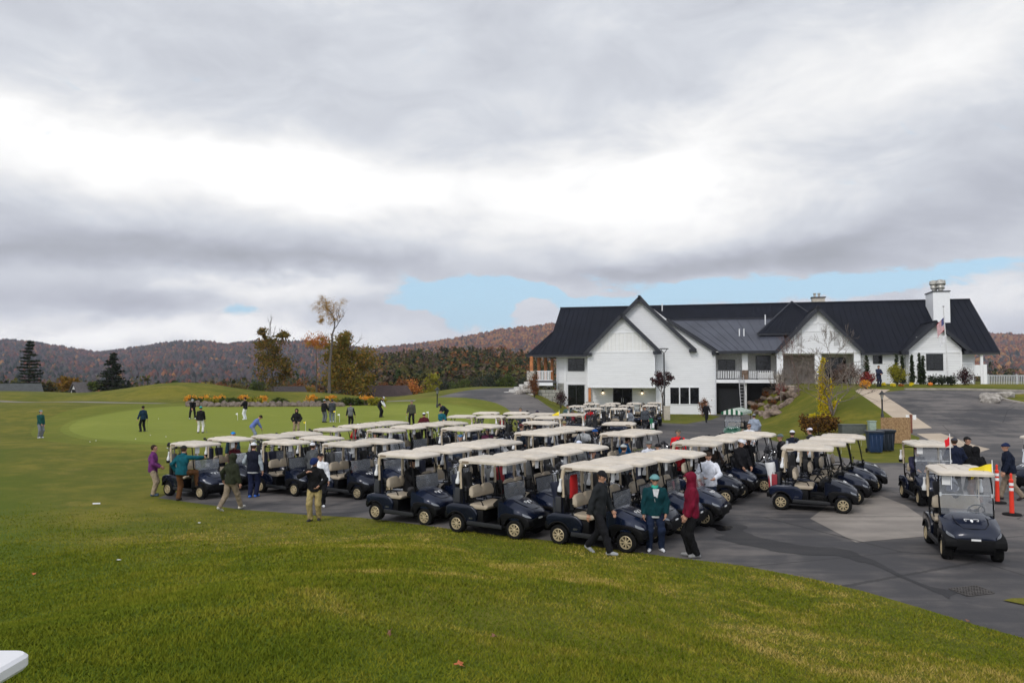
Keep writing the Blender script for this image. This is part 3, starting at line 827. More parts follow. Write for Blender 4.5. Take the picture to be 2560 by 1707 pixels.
HOUSE_O = (13.34, 83.0); HU = Vector((.97, -.244)).normalized(); HV_ = Vector((-HU.y, HU.x))
house = thing('clubhouse', 'long white clapboard clubhouse with black metal roof, several gables and an entrance porch', 'building',
              (HOUSE_O[0], HOUSE_O[1], 0), math.atan2(HU.y, HU.x))
def Hw(u, v, z=0.0):
    """clubhouse local to world"""
    return Vector((HOUSE_O[0] + u * HU.x + v * HV_.x, HOUSE_O[1] + u * HU.y + v * HV_.y, z))
def wall(poly, v0, v1, m=M_side, name='wall'):
    b = MB(); b.prism(poly, v0, v1, 'y'); return b.build(name, m, house)
def wbox(name, u0, u1, v0, v1, z0, z1, m, parent=None):
    b = MB(); b.box(u0, u1, v0, v1, z0, z1); return b.build(name, m, parent or house)
def plane_roof(name, q, m, seam=0.55, th=0.16, seams=True):
    """q: eave-left, eave-right, top-right, top-left; thick slab with raised seams"""
    a, b_, c, d = [Vector(p) for p in q]
    n = (b_ - a).cross(d - a); n.normalize()
    if n.z < 0: n = -n
    mb = MB()
    top = [a, b_, c, d]; bot = [p - n * th for p in top]
    mb.add([tuple(p) for p in top + bot], [(0, 1, 2, 3), (7, 6, 5, 4), (0, 4, 5, 1), (1, 5, 6, 2), (2, 6, 7, 3), (3, 7, 4, 0)])
    if seams:
        k = max(2, int((b_ - a).length / seam))
        for i in range(1, k):
            t_ = i / k
            p, r_ = a.lerp(b_, t_), d.lerp(c, t_)
            if (r_ - p).length < 0.3: continue
            e = (b_ - a).normalized() * 0.016; up = n * 0.03
            vs = [p - e, p + e, p + e + up, p - e + up, r_ - e, r_ + e, r_ + e + up, r_ - e + up]
            mb.add([tuple(x) for x in vs], [(0, 1, 2, 3), (7, 6, 5, 4), (1, 5, 6, 2), (3, 2, 6, 7), (0, 3, 7, 4)])
    return mb.build(name, m, house)
def bar(mb, a, b, w_, h_, v0, v1, m=0):
    """board in the facade plane from a to b (u,z) h_ deep below the line"""
    a = Vector(a); b = Vector(b); t_ = (b - a).normalized(); n = Vector((-t_.y, t_.x))
    if n.y > 0: n = -n
    mb.prism([tuple(a), tuple(b), tuple(b + n * h_), tuple(a + n * h_)], v0, v1, 'y', m)
def eave_return(mb, u, z, d, v0, v1):
    mb.box(min(u, u + d), max(u, u + d), v0, v1, z - 0.30, z)
def window(u0, u1, z0, z1, v, cols=1, rows=1, name='window', fw=0.07, white=False, pm=None):
    mb = MB(); m = M_trim if white else M_frame
    mb.box(u0, u1, v - .06, v + .02, z0, z0 + fw); mb.box(u0, u1, v - .06, v + .02, z1 - fw, z1)
    mb.box(u0, u0 + fw, v - .058, v + .02, z0 + fw, z1 - fw); mb.box(u1 - fw, u1, v - .058, v + .02, z0 + fw, z1 - fw)
    for i in range(1, cols):
        c = u0 + (u1 - u0) * i / cols; mb.box(c - fw / 2, c + fw / 2, v - .055, v + .02, z0 + fw, z1 - fw)
    for i in range(1, rows):
        c = z0 + (z1 - z0) * i / rows; mb.box(u0 + fw, u1 - fw, v - .05, v + .02, c - fw / 2, c + fw / 2)
    o = mb.build(name, m, house)
    wbox('pane', u0 + fw, u1 - fw, v - .015, v + .01, z0 + fw, z1 - fw, pm or M_pane, o)
    return o

# --- walls
GB = -0.4   # foot of the walls
wall([(1.6, GB), (7.66, GB), (7.66, 6.42), (2.9, 9.68), (0.0, 12.0), (-5.2, 6.9), (-5.2, 2.75), (1.6, 2.75)], 0.0, 0.25, name='gable_wall')
# front wing wall with the recessed entrance below it
wall([(-5.24, 2.75), (1.6, 2.75), (1.6, 6.39), (-5.24, 6.39)], -1.5, -1.2, name='wing_wall')
wall([(-5.24, 6.40), (1.6, 6.40), (1.6, 6.93), (0.25, 8.38), (-3.53, 8.38), (-5.24, 6.6)], -1.5, -1.2, M_batten, 'wing_wall')
wall([(-3.53, 8.39), (0.25, 8.39), (-1.64, 10.2)], -1.5, -1.2, M_side, 'wing_wall')
b = MB(); b.box(-5.24, 1.6, -1.54, -1.2, 6.34, 6.46); b.box(-3.6, 0.32, -1.55, -1.2, 8.32, 8.46); b.box(-5.26, 1.62, -1.53, -1.2, 2.70, 2.86); b.box(1.5, 1.63, -1.53, -1.3, 2.86, 6.34); b.box(-5.27, -5.14, -1.53, -1.3, 2.86, 6.34)
for s_ in (-0.5, 0.5): b.prism([(-1.64 + s_ * 0.1, 9.0), (-1.64 + s_ * 1.7, 8.62), (-1.64 + s_ * 1.7, 8.54), (-1.64, 8.9)], -1.53, -1.2)
for u_ in np.arange(-4.6, 1.5, 0.8):
    if u_ > -4.9: b.box(u_ - .03, u_ + .03, -1.525, -1.25, 6.46, min(8.3, 6.46 + max(0.05, min(u_ + 5.0, 1.55 - u_) * 1.1)))
b.build('trim', M_trim, house)
wbox('side_wall', 1.35, 1.6, -1.19, -0.01, 2.75, 6.6, M_side); wbox('side_wall', -5.24, -5.0, -1.19, 1.0, 2.75, 6.6, M_side)
wbox('soffit', -5.0, 1.35, -1.19, 1.2, 2.72, 2.85, M_trim)
wbox('recess_wall', -5.2, 1.7, 1.2, 1.4, GB, 2.72, M_side)
wbox('side_wall', 1.6, 1.8, -0.01, 1.2, GB, 2.72, M_side)
# lower part of gable wall to the left of the wing is open for the recess: cover strip
wbox('left_wall', -9.05, -5.25, 1.0, 1.25, GB, 6.2, M_side)
wbox('left_wall', -9.05, -8.8, 1.26, 15.5, GB, 6.2, M_side)
wbox('foundation', -9.07, -8.25, 0.95, 0.99, GB, 3.15, M_block)
b = MB(); b.box(-8.2, -7.95, .95, .99, GB, 6.1); b.box(-5.95 + .1, -5.65, .95, .99, GB, 6.1); b.box(-7.95, -5.85, .95, .99, 3.0, 3.15); b.box(-9.05, -5.3, .94, .99, 5.95, 6.18); b.build('trim', M_trim, house)
wbox('main_wall', 7.67, 14.0, 2.5, 2.75, 3.2, 6.5, mat('porch wall', (0.62, 0.62, 0.60), 0.7))
wbox('back_wall', -9.0, 33.0, 15.6, 15.9, GB, 6.2, M_side)
wbox('main_wall', 21.05, 25.34, 0.0, 0.25, 2.6, 6.2, M_side)
wbox('main_wall', 29.87, 31.3, 0.6, 0.85, 2.6, 6.2, M_side)
wbox('end_wall', 31.3, 31.55, 0.6, 15.5, 2.6, 6.2, M_side)
wall([(31.3, 6.2)] + [(31.3, 6.2)], 0.6, .61) if False else None
b = MB(); b.prism([(-0.4, 6.2), (16.4, 6.2), (8.0, 11.75)], 32.3, 32.5, 'x'); b.build('end_gable', M_side, house)
b = MB(); b.prism([(-0.4, 6.2), (16.4, 6.2), (8.0, 11.7)], -9.6, -9.4, 'x'); b.build('end_gable', M_side, house)
# entry gable
wall([(13.5, 6.2), (21.0, 6.2), (21.0, 6.4), (17.25, 10.3), (13.5, 6.4)], -2.0, -1.75, name='entry_gable_wall')
b = MB(); b.box(13.5, 21.0, -2.05, -1.75, 6.1, 6.28); b.box(15.15, 19.35, -2.04, -1.75, 8.2, 8.34); b.box(17.15, 17.35, -2.04, -1.75, 8.34, 10.1); b.box(15.9, 18.6, -2.04, -1.75, 8.95, 9.05); b.build('trim', M_trim, house)
for uu in (15.3, 18.7):
    mb = MB()
    for k in range(14): mb.box(uu, uu + .42, -2.04, -2.0, 6.85 + k * .125, 6.85 + k * .125 + .06)
    mb.box(uu - .03, uu, -2.05, -2.0, 6.8, 8.6); mb.box(uu + .42, uu + .45, -2.05, -2.0, 6.8, 8.6)
    mb.build('louvre', mat('louvre grey', (0.45, 0.45, 0.45), .7), house)
for u0, u1 in ((13.42, 14.0), (16.92, 17.5), (20.44, 21.02)):
    c = wbox('porch_column', u0, u1, -1.98, -1.4, 4.1, 6.1, M_trim)
    wbox('column_base', u0 - .06, u1 + .06, -2.04, -1.34, 2.6, 4.1, M_stone, c)
wbox('porch_wall', 14.0, 17.5, 1.6, 1.8, 2.6, 6.2, mat('porch recess shade', (0.33, 0.29, 0.27), .8)); wbox('porch_wall', 17.5, 21.0, 1.5, 1.7, 2.6, 6.2, mat('porch wall', (0.62, .62, .6)))  # left wall tinted darker: shade of the recess painted into its colour
wbox('side_wall', 20.8, 21.04, -1.39, 1.5, 2.6, 6.2, M_side)
wbox('ceiling', 13.5, 21.0, -1.74, 1.5, 6.0, 6.12, M_trim)
window(17.75, 20.25, 3.1, 5.75, 1.5, 4, 1, 'entrance_door')
wbox('porch_floor', 13.5, 21.3, -2.4, 1.5, 2.7, 3.0, mat('tan concrete floor', (.42, .36, .3)))
# right gable
wall([(25.35, 2.6), (29.86, 2.6), (29.86, 6.5), (27.65, 8.8), (25.35, 6.5)], -1.5, -1.25, name='right_gable_wall')
wbox('side_wall', 25.35, 25.6, -1.24, 0.0, 2.6, 6.5, M_side); wbox('side_wall', 29.61, 29.86, -1.24, 0.6, 2.6, 6.5, M_side)
b = MB(); b.box(25.34, 29.87, -1.54, -1.25, 6.08, 6.2); b.box(26.05, 29.25, -1.53, -1.25, 7.5, 7.6); b.box(29.75, 29.89, -1.53, -1.3, 2.6, 6.08); b.box(26.7, 28.4, -1.535, -1.3, 4.28, 4.38); b.box(26.7, 28.4, -1.54, -1.3, 3.9, 4.25)
b.build('trim', M_trim, house)
# porch at the far right
wbox('porch_post', 31.75, 31.98, -0.4, -0.2, 2.7, 6.2, M_trim)
mb = MB()
for k in range(12):
    mb.box(29.95, 31.0, -.62, -.60, 3.3 + k * .15, 3.36 + k * .15)
for k in range(8): mb.box(29.95 + k * .14, 30.0 + k * .14, -.645, -.622, 3.3, 5.1)
mb.box(29.9, 31.05, -.66, -.58, 5.1, 5.2); mb.box(29.9, 29.97, -.66, -.58, 2.8, 5.1); mb.box(31.0, 31.07, -.66, -.58, 2.8, 5.2)
mb.build('lattice_screen', M_trim, house)
mb = MB(); mb.box(31.95, 32.25, -.5, .4, 2.75, 5.0); mb.box(31.2, 32.0, -.35, -.3, 3.9, 4.95); mb.box(31.3, 32.1, -.4, .4, 2.75, 2.95); mb.build('porch_panel', M_trim, house)

# --- roofs (ridge along u, then the cross gables)
RZ, RV, EZ, EV = 11.88, 8.0, 6.2, -0.6
zf = lambda v: EZ + (v - EV) * (RZ - EZ) / (RV - EV)
plane_roof('roof', [(-9.9, EV, EZ), (-5.3, EV, EZ), (-5.3, RV, RZ), (-9.9, RV, RZ)], M_roof)
plane_roof('roof', [(-5.3, 0.3, zf(.3)), (14.2, 0.3, zf(.3)), (14.2, RV, RZ), (-5.3, RV, RZ)], M_roof)
plane_roof('roof', [(14.2, EV, EZ), (33.3, EV, EZ), (33.3, RV, RZ), (14.2, RV, RZ)], M_roof)
plane_roof('roof', [(33.3, 16.6, EZ), (-9.9, 16.6, EZ), (-9.9, RV, RZ), (33.3, RV, RZ)], M_roof)
plane_roof('roof', [(-12.0, EV, EZ - .03), (-9.8, EV, EZ - .03), (-9.8, 3.6, 8.97), (-9.85, 3.6, 8.97)], M_roof, 0.5)
plane_roof('roof', [(-12.0, 16.6, EZ - .03), (-12.0, EV, EZ - .03), (-9.85, 3.6, 8.97), (-9.85, 12.4, 8.97)], M_roof, 0.8)
wbox('ridge_cap', -9.95, 33.35, RV - .12, RV + .12, RZ - .02, RZ + .07, M_fascia)
wbox('fascia', -12.0, -5.5, EV - .06, EV, EZ - .26, EZ - .04, M_fascia); wbox('fascia', 20.9, 33.3, EV - .06, EV, EZ - .26, EZ - .04, M_fascia)
b = MB(); b.prism([(EV, EZ - .35), (EV, EZ), (RV, RZ + .02), (RV, RZ - .33)], 33.3, 33.36, 'x'); b.build('rake_board', M_fascia, house)
wbox('soffit', -11.9, -5.3, EV + .02, 1.0, EZ - .27, EZ - .2, M_trim); wbox('soffit', 21.0, 33.2, EV + .02, 1.0, EZ - .27, EZ - .2, M_trim)
# big gable roof with its shallower right side
GV = -0.55
plane_roof('roof', [(-5.85, GV, 6.3), (-5.85, 7.0, 6.3), (0.0, 9.0, 12.18), (0.0, GV, 12.18)], M_roof, seams=False)
plane_roof('roof', [(2.9, 8.0, 9.4), (2.9, GV, 9.4), (0.0, GV, 12.18), (0.0, 9.0, 12.18)], M_roof, seams=False)
plane_roof('roof', [(5.75, GV + .45, 6.65), (5.75, GV, 6.65), (2.9, GV, 9.42), (2.9, GV + .45, 9.42)], M_roof, seams=False)
plane_roof('roof', [(8.0, 6.0, 6.33), (8.0, -0.35, 6.33), (2.85, -0.35, 9.86), (2.85, 6.5, 9.86)], M_roof, seams=False)
mb = MB()
bar(mb, (-0.0, 12.22), (5.8, 6.62), 0, 0.36, GV - .07, GV); bar(mb, (-0.0, 12.22), (-5.9, 6.3), 0, 0.36, GV - .07, GV - .003)
bar(mb, (2.9, 9.9), (8.0, 6.36), 0, 0.34, -0.42, -0.35)
eave_return(mb, 5.75, 6.66, -0.75, GV - .07, -0.01); eave_return(mb, 8.0, 6.38, -0.75, -.42, -.01); mb.box(7.25, 8.0, -.40, -.01, 6.05, 6.12)
mb.box(-0.12, 0.12, GV - .1, 9.0, 12.15, 12.28)
mb.build('rake_board', M_fascia, house)
# front wing roof
WV = -2.0
plane_roof('roof', [(-5.55, WV, 6.28), (-5.55, 2.5, 6.28), (-1.64, 2.5, 10.35), (-1.64, WV, 10.35)], M_roof, seams=False)
plane_roof('roof', [(2.27, 0.0, 6.44), (2.27, WV, 6.44), (-1.64, WV, 10.35), (-1.64, 0.0, 10.35)], M_roof, seams=False)
mb = MB()
bar(mb, (-1.64, 10.42), (-5.62, 6.26), 0, 0.36, WV - .07, WV); bar(mb, (-1.64, 10.42), (2.36, 6.38), 0, 0.36, WV - .07, WV - .003)
eave_return(mb, -5.6, 6.30, 0.8, WV - .07, -1.51); eave_return(mb, 2.33, 6.42, -0.85, WV - .07, -1.51)
mb.build('rake_board', M_fascia, house)
# lower roof over the balcony, sky reflection painted in as grey
plane_roof('roof', [(8.02, -0.95, 6.42), (14.4, -0.95, 6.42), (14.4, 4.95, 10.02), (3.0, 4.95, 10.02)], M_roofsheen, 0.62)
wbox('fascia', 7.9, 14.0, -1.02, -.95, 6.16, 6.40, M_fascia); wbox('ridge_cap', 3.2, 13.9, 4.85, 5.1, 10.0, 10.12, M_fascia)
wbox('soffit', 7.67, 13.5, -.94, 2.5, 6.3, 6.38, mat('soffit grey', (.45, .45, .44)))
for (u_, z0, z1, v_) in ((10.05, 8.1, 8.75, 1.7), (10.5, 8.1, 8.75, 1.7), (12.75, 9.35, 10.3, 3.8), (1.9, 11.3, 12.0, 7.0)):
    mb = MB(); mb.lathe([(0.06, z0 - .3), (0.06, z1), (0.075, z1), (0.075, z1 + .04), (0.0, z1 + .04)], 8, M=Matrix.Translation((u_, v_, 0))); mb.build('vent_pipe', M_trim, house)
# dormer hip face beside the entrance gable
plane_roof('roof', [(11.8, 1.5, 8.28), (19.6, 1.5, 8.28), (15.8, 7.6, 12.0), (15.74, 7.6, 12.0)], M_roof, 0.5)
mb = MB(); mb.prism([(11.8, 8.26), (11.8, 8.06), (19.6, 8.06), (19.6, 8.26)], 1.42, 1.5, 'y')
mb.tube([(11.8, 1.5, 8.25), (15.77, 7.6, 12.0)], .08, 6); mb.tube([(19.6, 1.5, 8.25), (15.77, 7.6, 12.0)], .08, 6); mb.build('fascia', M_fascia, house)
# entrance gable roof
def cross(uc, hw, zr, ze, v0, v1, ret=0.7):
    plane_roof('roof', [(uc - hw, v0, ze), (uc - hw, v1, ze), (uc, v1, zr), (uc, v0, zr)], M_roof, seams=False)
    plane_roof('roof', [(uc + hw, v1, ze), (uc + hw, v0, ze), (uc, v0, zr), (uc, v1, zr)], M_roof, seams=False)
    mb = MB(); bar(mb, (uc, zr + .04), (uc - hw - .05, ze - .02), 0, .32, v0 - .07, v0); bar(mb, (uc, zr + .04), (uc + hw + .05, ze - .02), 0, .32, v0 - .07, v0 - .003)
    mb.box(uc - .1, uc + .1, v0, v1, zr - .02, zr + .07)
    if ret: eave_return(mb, uc + hw, ze + .02, -ret, v0 - .07, v0 + .5); eave_return(mb, uc - hw, ze + .02, ret, v0 - .07, v0 + .5)
    mb.build('rake_board', M_fascia, house)
cross(17.24, 4.05, 10.6, 6.26, -2.5, 6.0, 0)
cross(27.65, 3.0, 9.05, 6.22, -2.0, 3.6, 0.6)
# chimneys
c = wbox('chimney', 28.9, 30.43, 4.0, 6.9, 8.5, 12.35, M_trim)
wbox('chimney_cap', 28.82, 30.5, 3.92, 6.98, 12.35, 12.45, M_fascia, c)
for (u_, v_, s_) in ((29.2, 4.9, .85), (29.75, 4.6, 1.0), (29.55, 5.9, .9), (30.1, 5.6, .8)):
    mb = MB(); mb.lathe([(.22 * s_, 12.44), (.22 * s_, 12.75), (.40 * s_, 12.8), (.34 * s_, 13.05), (.30 * s_, 13.1), (.50 * s_, 13.2), (.46 * s_, 13.5 + .25 * (s_ - .8)), (.12, 13.6 + .25 * (s_ - .8))], 14, M=Matrix.Translation((u_, v_, 0)))
    mb.build('exhaust_fan', mat('galvanised', (0.42, 0.41, 0.38), .5, .4, var=.3, vs=4), c, smooth=True)
c = wbox('chimney', 18.0, 19.3, 8.6, 9.6, 11.3, 12.45, mat('beige chimney', (.48, .44, .38), .8)); wbox('chimney_cap', 17.9, 19.4, 8.5, 9.7, 12.45, 12.55, M_fascia, c)
for u_ in (18.3, 18.75):
    mb = MB(); mb.lathe([(.12, 12.5), (.12, 12.85), (.17, 12.9), (.17, 13.0), (0, 13.02)], 10, M=Matrix.Translation((u_, 9.1, 0))); mb.build('flue', mat('galvanised', (0.42, .41, .38)), c)
# downspouts and gutters
for u_, v_, z1_ in ((7.5, -.1, 6.2), (1.72, -.1, 6.3), (21.2, -.1, 6.0), (25.2, -.1, 6.0), (-8.95, .9, 6.0)):
    mb = MB(); mb.box(u_ - .05, u_ + .05, v_ - .08, v_ - .01, .1 if u_ < 10 else 3.0, z1_); mb.build('downspout', mat('downspout white', (.70, .71, .73), .5), house)
# --- windows and doors
window(-7.78, -6.0, 4.45, 5.8, 0.98, 2, 2); window(-7.78, -6.0, 0.55, 2.95, 0.98, 2, 1)
for k in range(3): window(3.02 + k * 1.0, 4.0 + k * 1.0, 1.0, 2.78, -0.01, 1, 1, white=True, fw=.05)
window(26.83, 28.27, 4.42, 6.01, -1.51, 2, 2); window(22.46, 23.31, 5.1, 5.96, -0.01)
d = window(-2.97, -0.95, 0.2, 2.63, 1.19, 2, 1, 'entrance_door')
for s_ in (-.1, .1):
    mb = MB(); mb.tube([(-1.96 + s_, 1.1, 1.1), (-1.96 + s_, 1.06, 1.2), (-1.96 + s_, 1.06, 1.5), (-1.96 + s_, 1.1, 1.6)], .03, 6); mb.build('handle', mat('steel', (.5, .5, .52), .3, .9), d)
window(7.9, 9.6, 3.5, 5.6, 2.49, 2, 1, 'patio_door'); window(11.66, 13.15, 3.4, 6.0, 2.49, 1, 1, 'patio_door')
M_lampglow = mat('lit globe', (1, .9, .7), .5, emit=((1.0, .78, .45), 5.0))
for u_ in (-4.04, 0.1):
    mb = MB(); mb.lathe([(.03, 2.45), (.09, 2.4), (.12, 2.2), (.1, 2.18)], 10, M=Matrix.Translation((u_, 1.02, 0))); mb.box(u_ - .03, u_ + .03, 1.0, 1.19, 2.36, 2.42)
    o = mb.build('wall_lamp', M_frame, house, smooth=True)
    mb = MB(); mb.lathe([(0, 2.04), (.07, 2.07), (.09, 2.13), (.06, 2.19), (0, 2.2)], 10, M=Matrix.Translation((u_, 1.02, 0))); mb.build('bulb', M_lampglow, o, smooth=True)
wbox('cedar_post', -5.22, -4.95, -1.45, -1.2, 1.25, 2.7, M_cedar); wbox('post_base', -5.45, -4.7, -1.65, -1.0, GB, 1.25, M_stone)
# --- balcony over the garage
wbox('balcony_floor', 7.67, 13.7, -0.05, 2.5, 3.21, 3.55, M_trim)
def railing(u0, u1, v, z0, z1, m_rail, m_bal, name='railing', step=0.17, parent=None):
    mb = MB(); mb.box(u0, u1, v - .04, v + .04, z1 - .07, z1); mb.box(u0, u1, v - .03, v + .03, z0, z0 + .06)
    o = mb.build(name, m_rail, parent or house)
    mb = MB(); n = int((u1 - u0) / step)
    for k in range(1, n): mb.box(u0 + k * step - .04, u0 + k * step + .04, v - .02, v + .02, z0 + .06, z1 - .07)
    mb.build('balusters', m_bal, o); return o
M_railgrey = mat('grey rail', (.10, .10, .11), .5)
railing(7.7, 10.2, 0.0, 3.62, 4.5, M_railgrey, M_trim); railing(10.8, 13.45, 0.0, 3.62, 4.5, M_railgrey, M_trim)
c = wbox('balcony_post', 10.22, 10.78, -0.03, .5, 4.5, 6.3, M_trim); wbox('post_base', 10.2, 10.8, -.06, .5, 3.55, 4.5, mat('brown stone', (.16, .11, .08), .9, var=.4), c)
wbox('garage_wall', 7.67, 14.5, 3.2, 3.4, GB, 3.2, mat('garage wall', (.05, .05, .05), .8)); wbox('garage_wall', 10.45, 10.65, .3, 3.1, GB, 3.2, mat('porch wall', (.6, .6, .6)))
g = wbox('garage_door', 7.9, 10.3, 2.9, 3.19, GB, 2.6, M_frame)
wbox('side_wall', 7.44, 7.66, .26, 15, GB, 6.3, M_side)
mb = MB(); mb.rbox(12.5, .8, 3.9, 1.4, .6, .7, .05); mb.build('bench', mat('bench white', (.7, .7, .7)), house)
# --- left porch
wbox('porch_floor', -11.9, -9.06, -1.0, 3.2, 3.16, 3.42, mat('grey deck', (.12, .12, .13), .7)); wbox('porch_fascia', -10.9, -9.06, -1.06, -1.0, 2.9, 3.2, M_trim)
railing(-10.8, -9.1, -1.0, 3.45, 4.45, M_trim, M_trim, step=.16)
for (u_, v_, m_) in ((-11.45, -.6, M_cedar), (-11.4, 3.0, M_cedar), (-11.4, 6.6, M_cedar), (-11.4, 10.5, M_cedar)):
    wbox('cedar_post', u_ - .16, u_ + .16, v_ - .16, v_ + .16, 3.4, 6.0, m_)
wbox('stone_pier', -11.8, -10.95, -1.35, -.5, 1.5, 4.45, M_stone)
for k in range(6):
    wbox('stone_step', -12.1 - k * .55, -11.4 - k * .5, -1.4 + 0 * k, 0.0, 1.5 - .1 * k, 3.3 - k * .27, mat('white granite', (.55, .53, .50), .8, var=.2, vs=3))
# retaining walls, rocks of the stair mound and boulder bank
def rock(name, p, s, label=None, cat=None, group=None, m=None, seed=0, parent=None):
    bm = bmesh.new(); bmesh.ops.create_icosphere(bm, subdivisions=2, radius=1)
    for v in bm.verts:
        n_ = mnoise.noise(v.co * 1.1 + Vector((seed * 3.1, seed, 0))); n2 = mnoise.noise(v.co * 2.7 + Vector((seed, seed * 2.2, 0)))
        k = 1 + .45 * n_ + .18 * n2
        v.co = Vector((v.co.x * s[0], v.co.y * s[1], max(v.co.z, -.6) * s[2])) * k
    me = bpy.data.meshes.new(name); bm.to_mesh(me); bm.free(); me.materials.append(m or MATS['boulder'])
    o = bpy.data.objects.new(name, me); C.objects.link(o); o.location = p
    if parent: o.parent = parent
    if label: tag(o, label, cat, group)
    return o
mat('boulder', (0.085, 0.060, 0.045), .95, var=.45, vs=2.2, bump=.9, bs=6, col2=(.27, .205, .16)); mat('pale boulder', (.20, .18, .16), .9, vs=3, bump=.8, bs=6, col2=(.42, .39, .35))
def retain(u0, u1, v, z0, z1, label, d=.6):
    mb = MB(); mb.box(0, u1 - u0, 0, d, 0, z1 - z0)
    o = mb.build('retaining_wall', M_retain); p = Hw(u0, v, z0); o.location = p; o.rotation_euler = (0, 0, math.atan2(HU.y, HU.x)); tag(o, label, 'retaining wall'); return o
retain(-10.6, -8.3, -1.1, -.4, 2.45, 'tall grey block retaining wall directly under the small left porch')
retain(-10.1, -8.9, -2.3, -.6, 1.45, 'middle step of grey block retaining wall below the left porch')
retain(-9.4, -8.0, -3.4, -.6, .75, 'lowest pale block retaining wall beside the left corner window', .5)
# ---------------------------------------------------------------- golf cart
M_navy = mat('navy body paint', (0.0035, 0.007, 0.021), 0.24, 0.2, var=0.15, vs=2, coat=0.32, spec=0.4)
M_blk = mat('black plastic', (0.0045, 0.0045, 0.005), 0.55, var=0.15, vs=10, spec=0.15)
M_blk2 = mat('grey black plastic', (0.018, 0.019, 0.021), 0.55, spec=0.3)
M_tan = mat('beige vinyl', (0.40, 0.335, 0.25), 0.55, var=0.06, vs=5)
M_cream = mat('cream roof plastic', (0.60, 0.535, 0.45), 0.45, var=0.07, vs=3)
def vary(m, lo, hi, dirt=0.0):
    t = NT(m.node_tree); b = t.n['Principled BSDF']; src = b.inputs['Base Color'].links[0].from_socket
    oi = t.node('ShaderNodeObjectInfo'); co = t.node('ShaderNodeTexCoord').outputs['Object']
    k = t.math('MULTIPLY_ADD', oi.outputs['Random'], hi - lo, lo)
    if dirt: k = t.math('MULTIPLY', k, t.math('MULTIPLY_ADD', t.sstep(t.noise(t.vmath('ADD', co, t.vmath('SCALE', (1, 1, 1), scale=t.math('MULTIPLY', oi.outputs['Random'], 40.0))), 3.5, 7, 0.7), 0.35, 0.75), -dirt, 1.0))
    t.put(b.inputs['Base Color'], t.mix(1.0, src, k, blend='MULTIPLY'))
vary(M_cream, .86, 1.06, .16); vary(M_navy, .7, 1.7, .0)
M_strut = mat('beige strut plastic', (0.52, 0.43, 0.31), 0.5, var=0.05)
M_tyre = mat('tyre rubber', (0.009, 0.009, 0.009), 0.85, var=0.2, spec=0.15)
M_gold = mat('pale gold rim', (0.47, 0.385, 0.24), 0.45, 0.2, var=0.1)
M_white = mat('white plastic', (0.78, 0.78, 0.78), 0.5, var=0.05)
M_paper = mat('white paper', (0.75, 0.75, 0.74), 0.8, var=0.03)
M_lens = mat('headlight lens', (0.20, 0.21, 0.23), 0.15, 0.3, var=0.1)
M_shield = glassy('windshield plastic', (0.80, 0.83, 0.85), 0.10, 0.03, 1.5)
M_fold = glassy('folded windshield plastic', (0.80, 0.84, 0.88), 0.24, 0.06, 2.8)
M_steel = mat('club steel', (0.50, 0.50, 0.52), 0.25, 0.9, var=0.1)
WR, WB, TR = 0.235, 0.84, 0.475
def text_mesh(name, s, size, m, parent=None, loc=(0, 0, 0), rot=(0, 0, 0), ext=0.002, align='CENTER'):
    cu = bpy.data.curves.new(name, 'FONT'); cu.body = s; cu.size = size; cu.extrude = ext; cu.align_x = align; cu.resolution_u = 2
    ob = bpy.data.objects.new(name, cu); C.objects.link(ob)
    bpy.context.view_layer.update()
    me = bpy.data.meshes.new_from_object(ob); bpy.data.objects.remove(ob); bpy.data.curves.remove(cu)
    me.materials.clear(); me.materials.append(m)
    o = bpy.data.objects.new(name, me); C.objects.link(o); o.parent = parent; o.location = loc; o.rotation_euler = rot
    return o
def arch(cx, cz, r, a0, a1, n=9):
    return [(cx + r * math.cos(R(a0 + (a1 - a0) * i / n)), cz + r * math.sin(R(a0 + (a1 - a0) * i / n))) for i in range(n + 1)]
def bevel_obj(o, w_=0.02, seg=2, ang=30):
    bm = bmesh.new(); bm.from_mesh(o.data)
    bmesh.ops.remove_doubles(bm, verts=bm.verts, dist=1e-5)
    ed = [e for e in bm.edges if len(e.link_faces) == 2 and e.calc_face_angle(0) > R(ang)]
    bmesh.ops.bevel(bm, geom=ed, offset=w_, segments=seg, profile=.5, affect='EDGES', clamp_overlap=True)
    bm.to_mesh(o.data); bm.free()
    o.data.polygons.foreach_set('use_smooth', [True] * len(o.data.polygons)); o.data.set_sharp_from_angle(angle=R(40)); return o
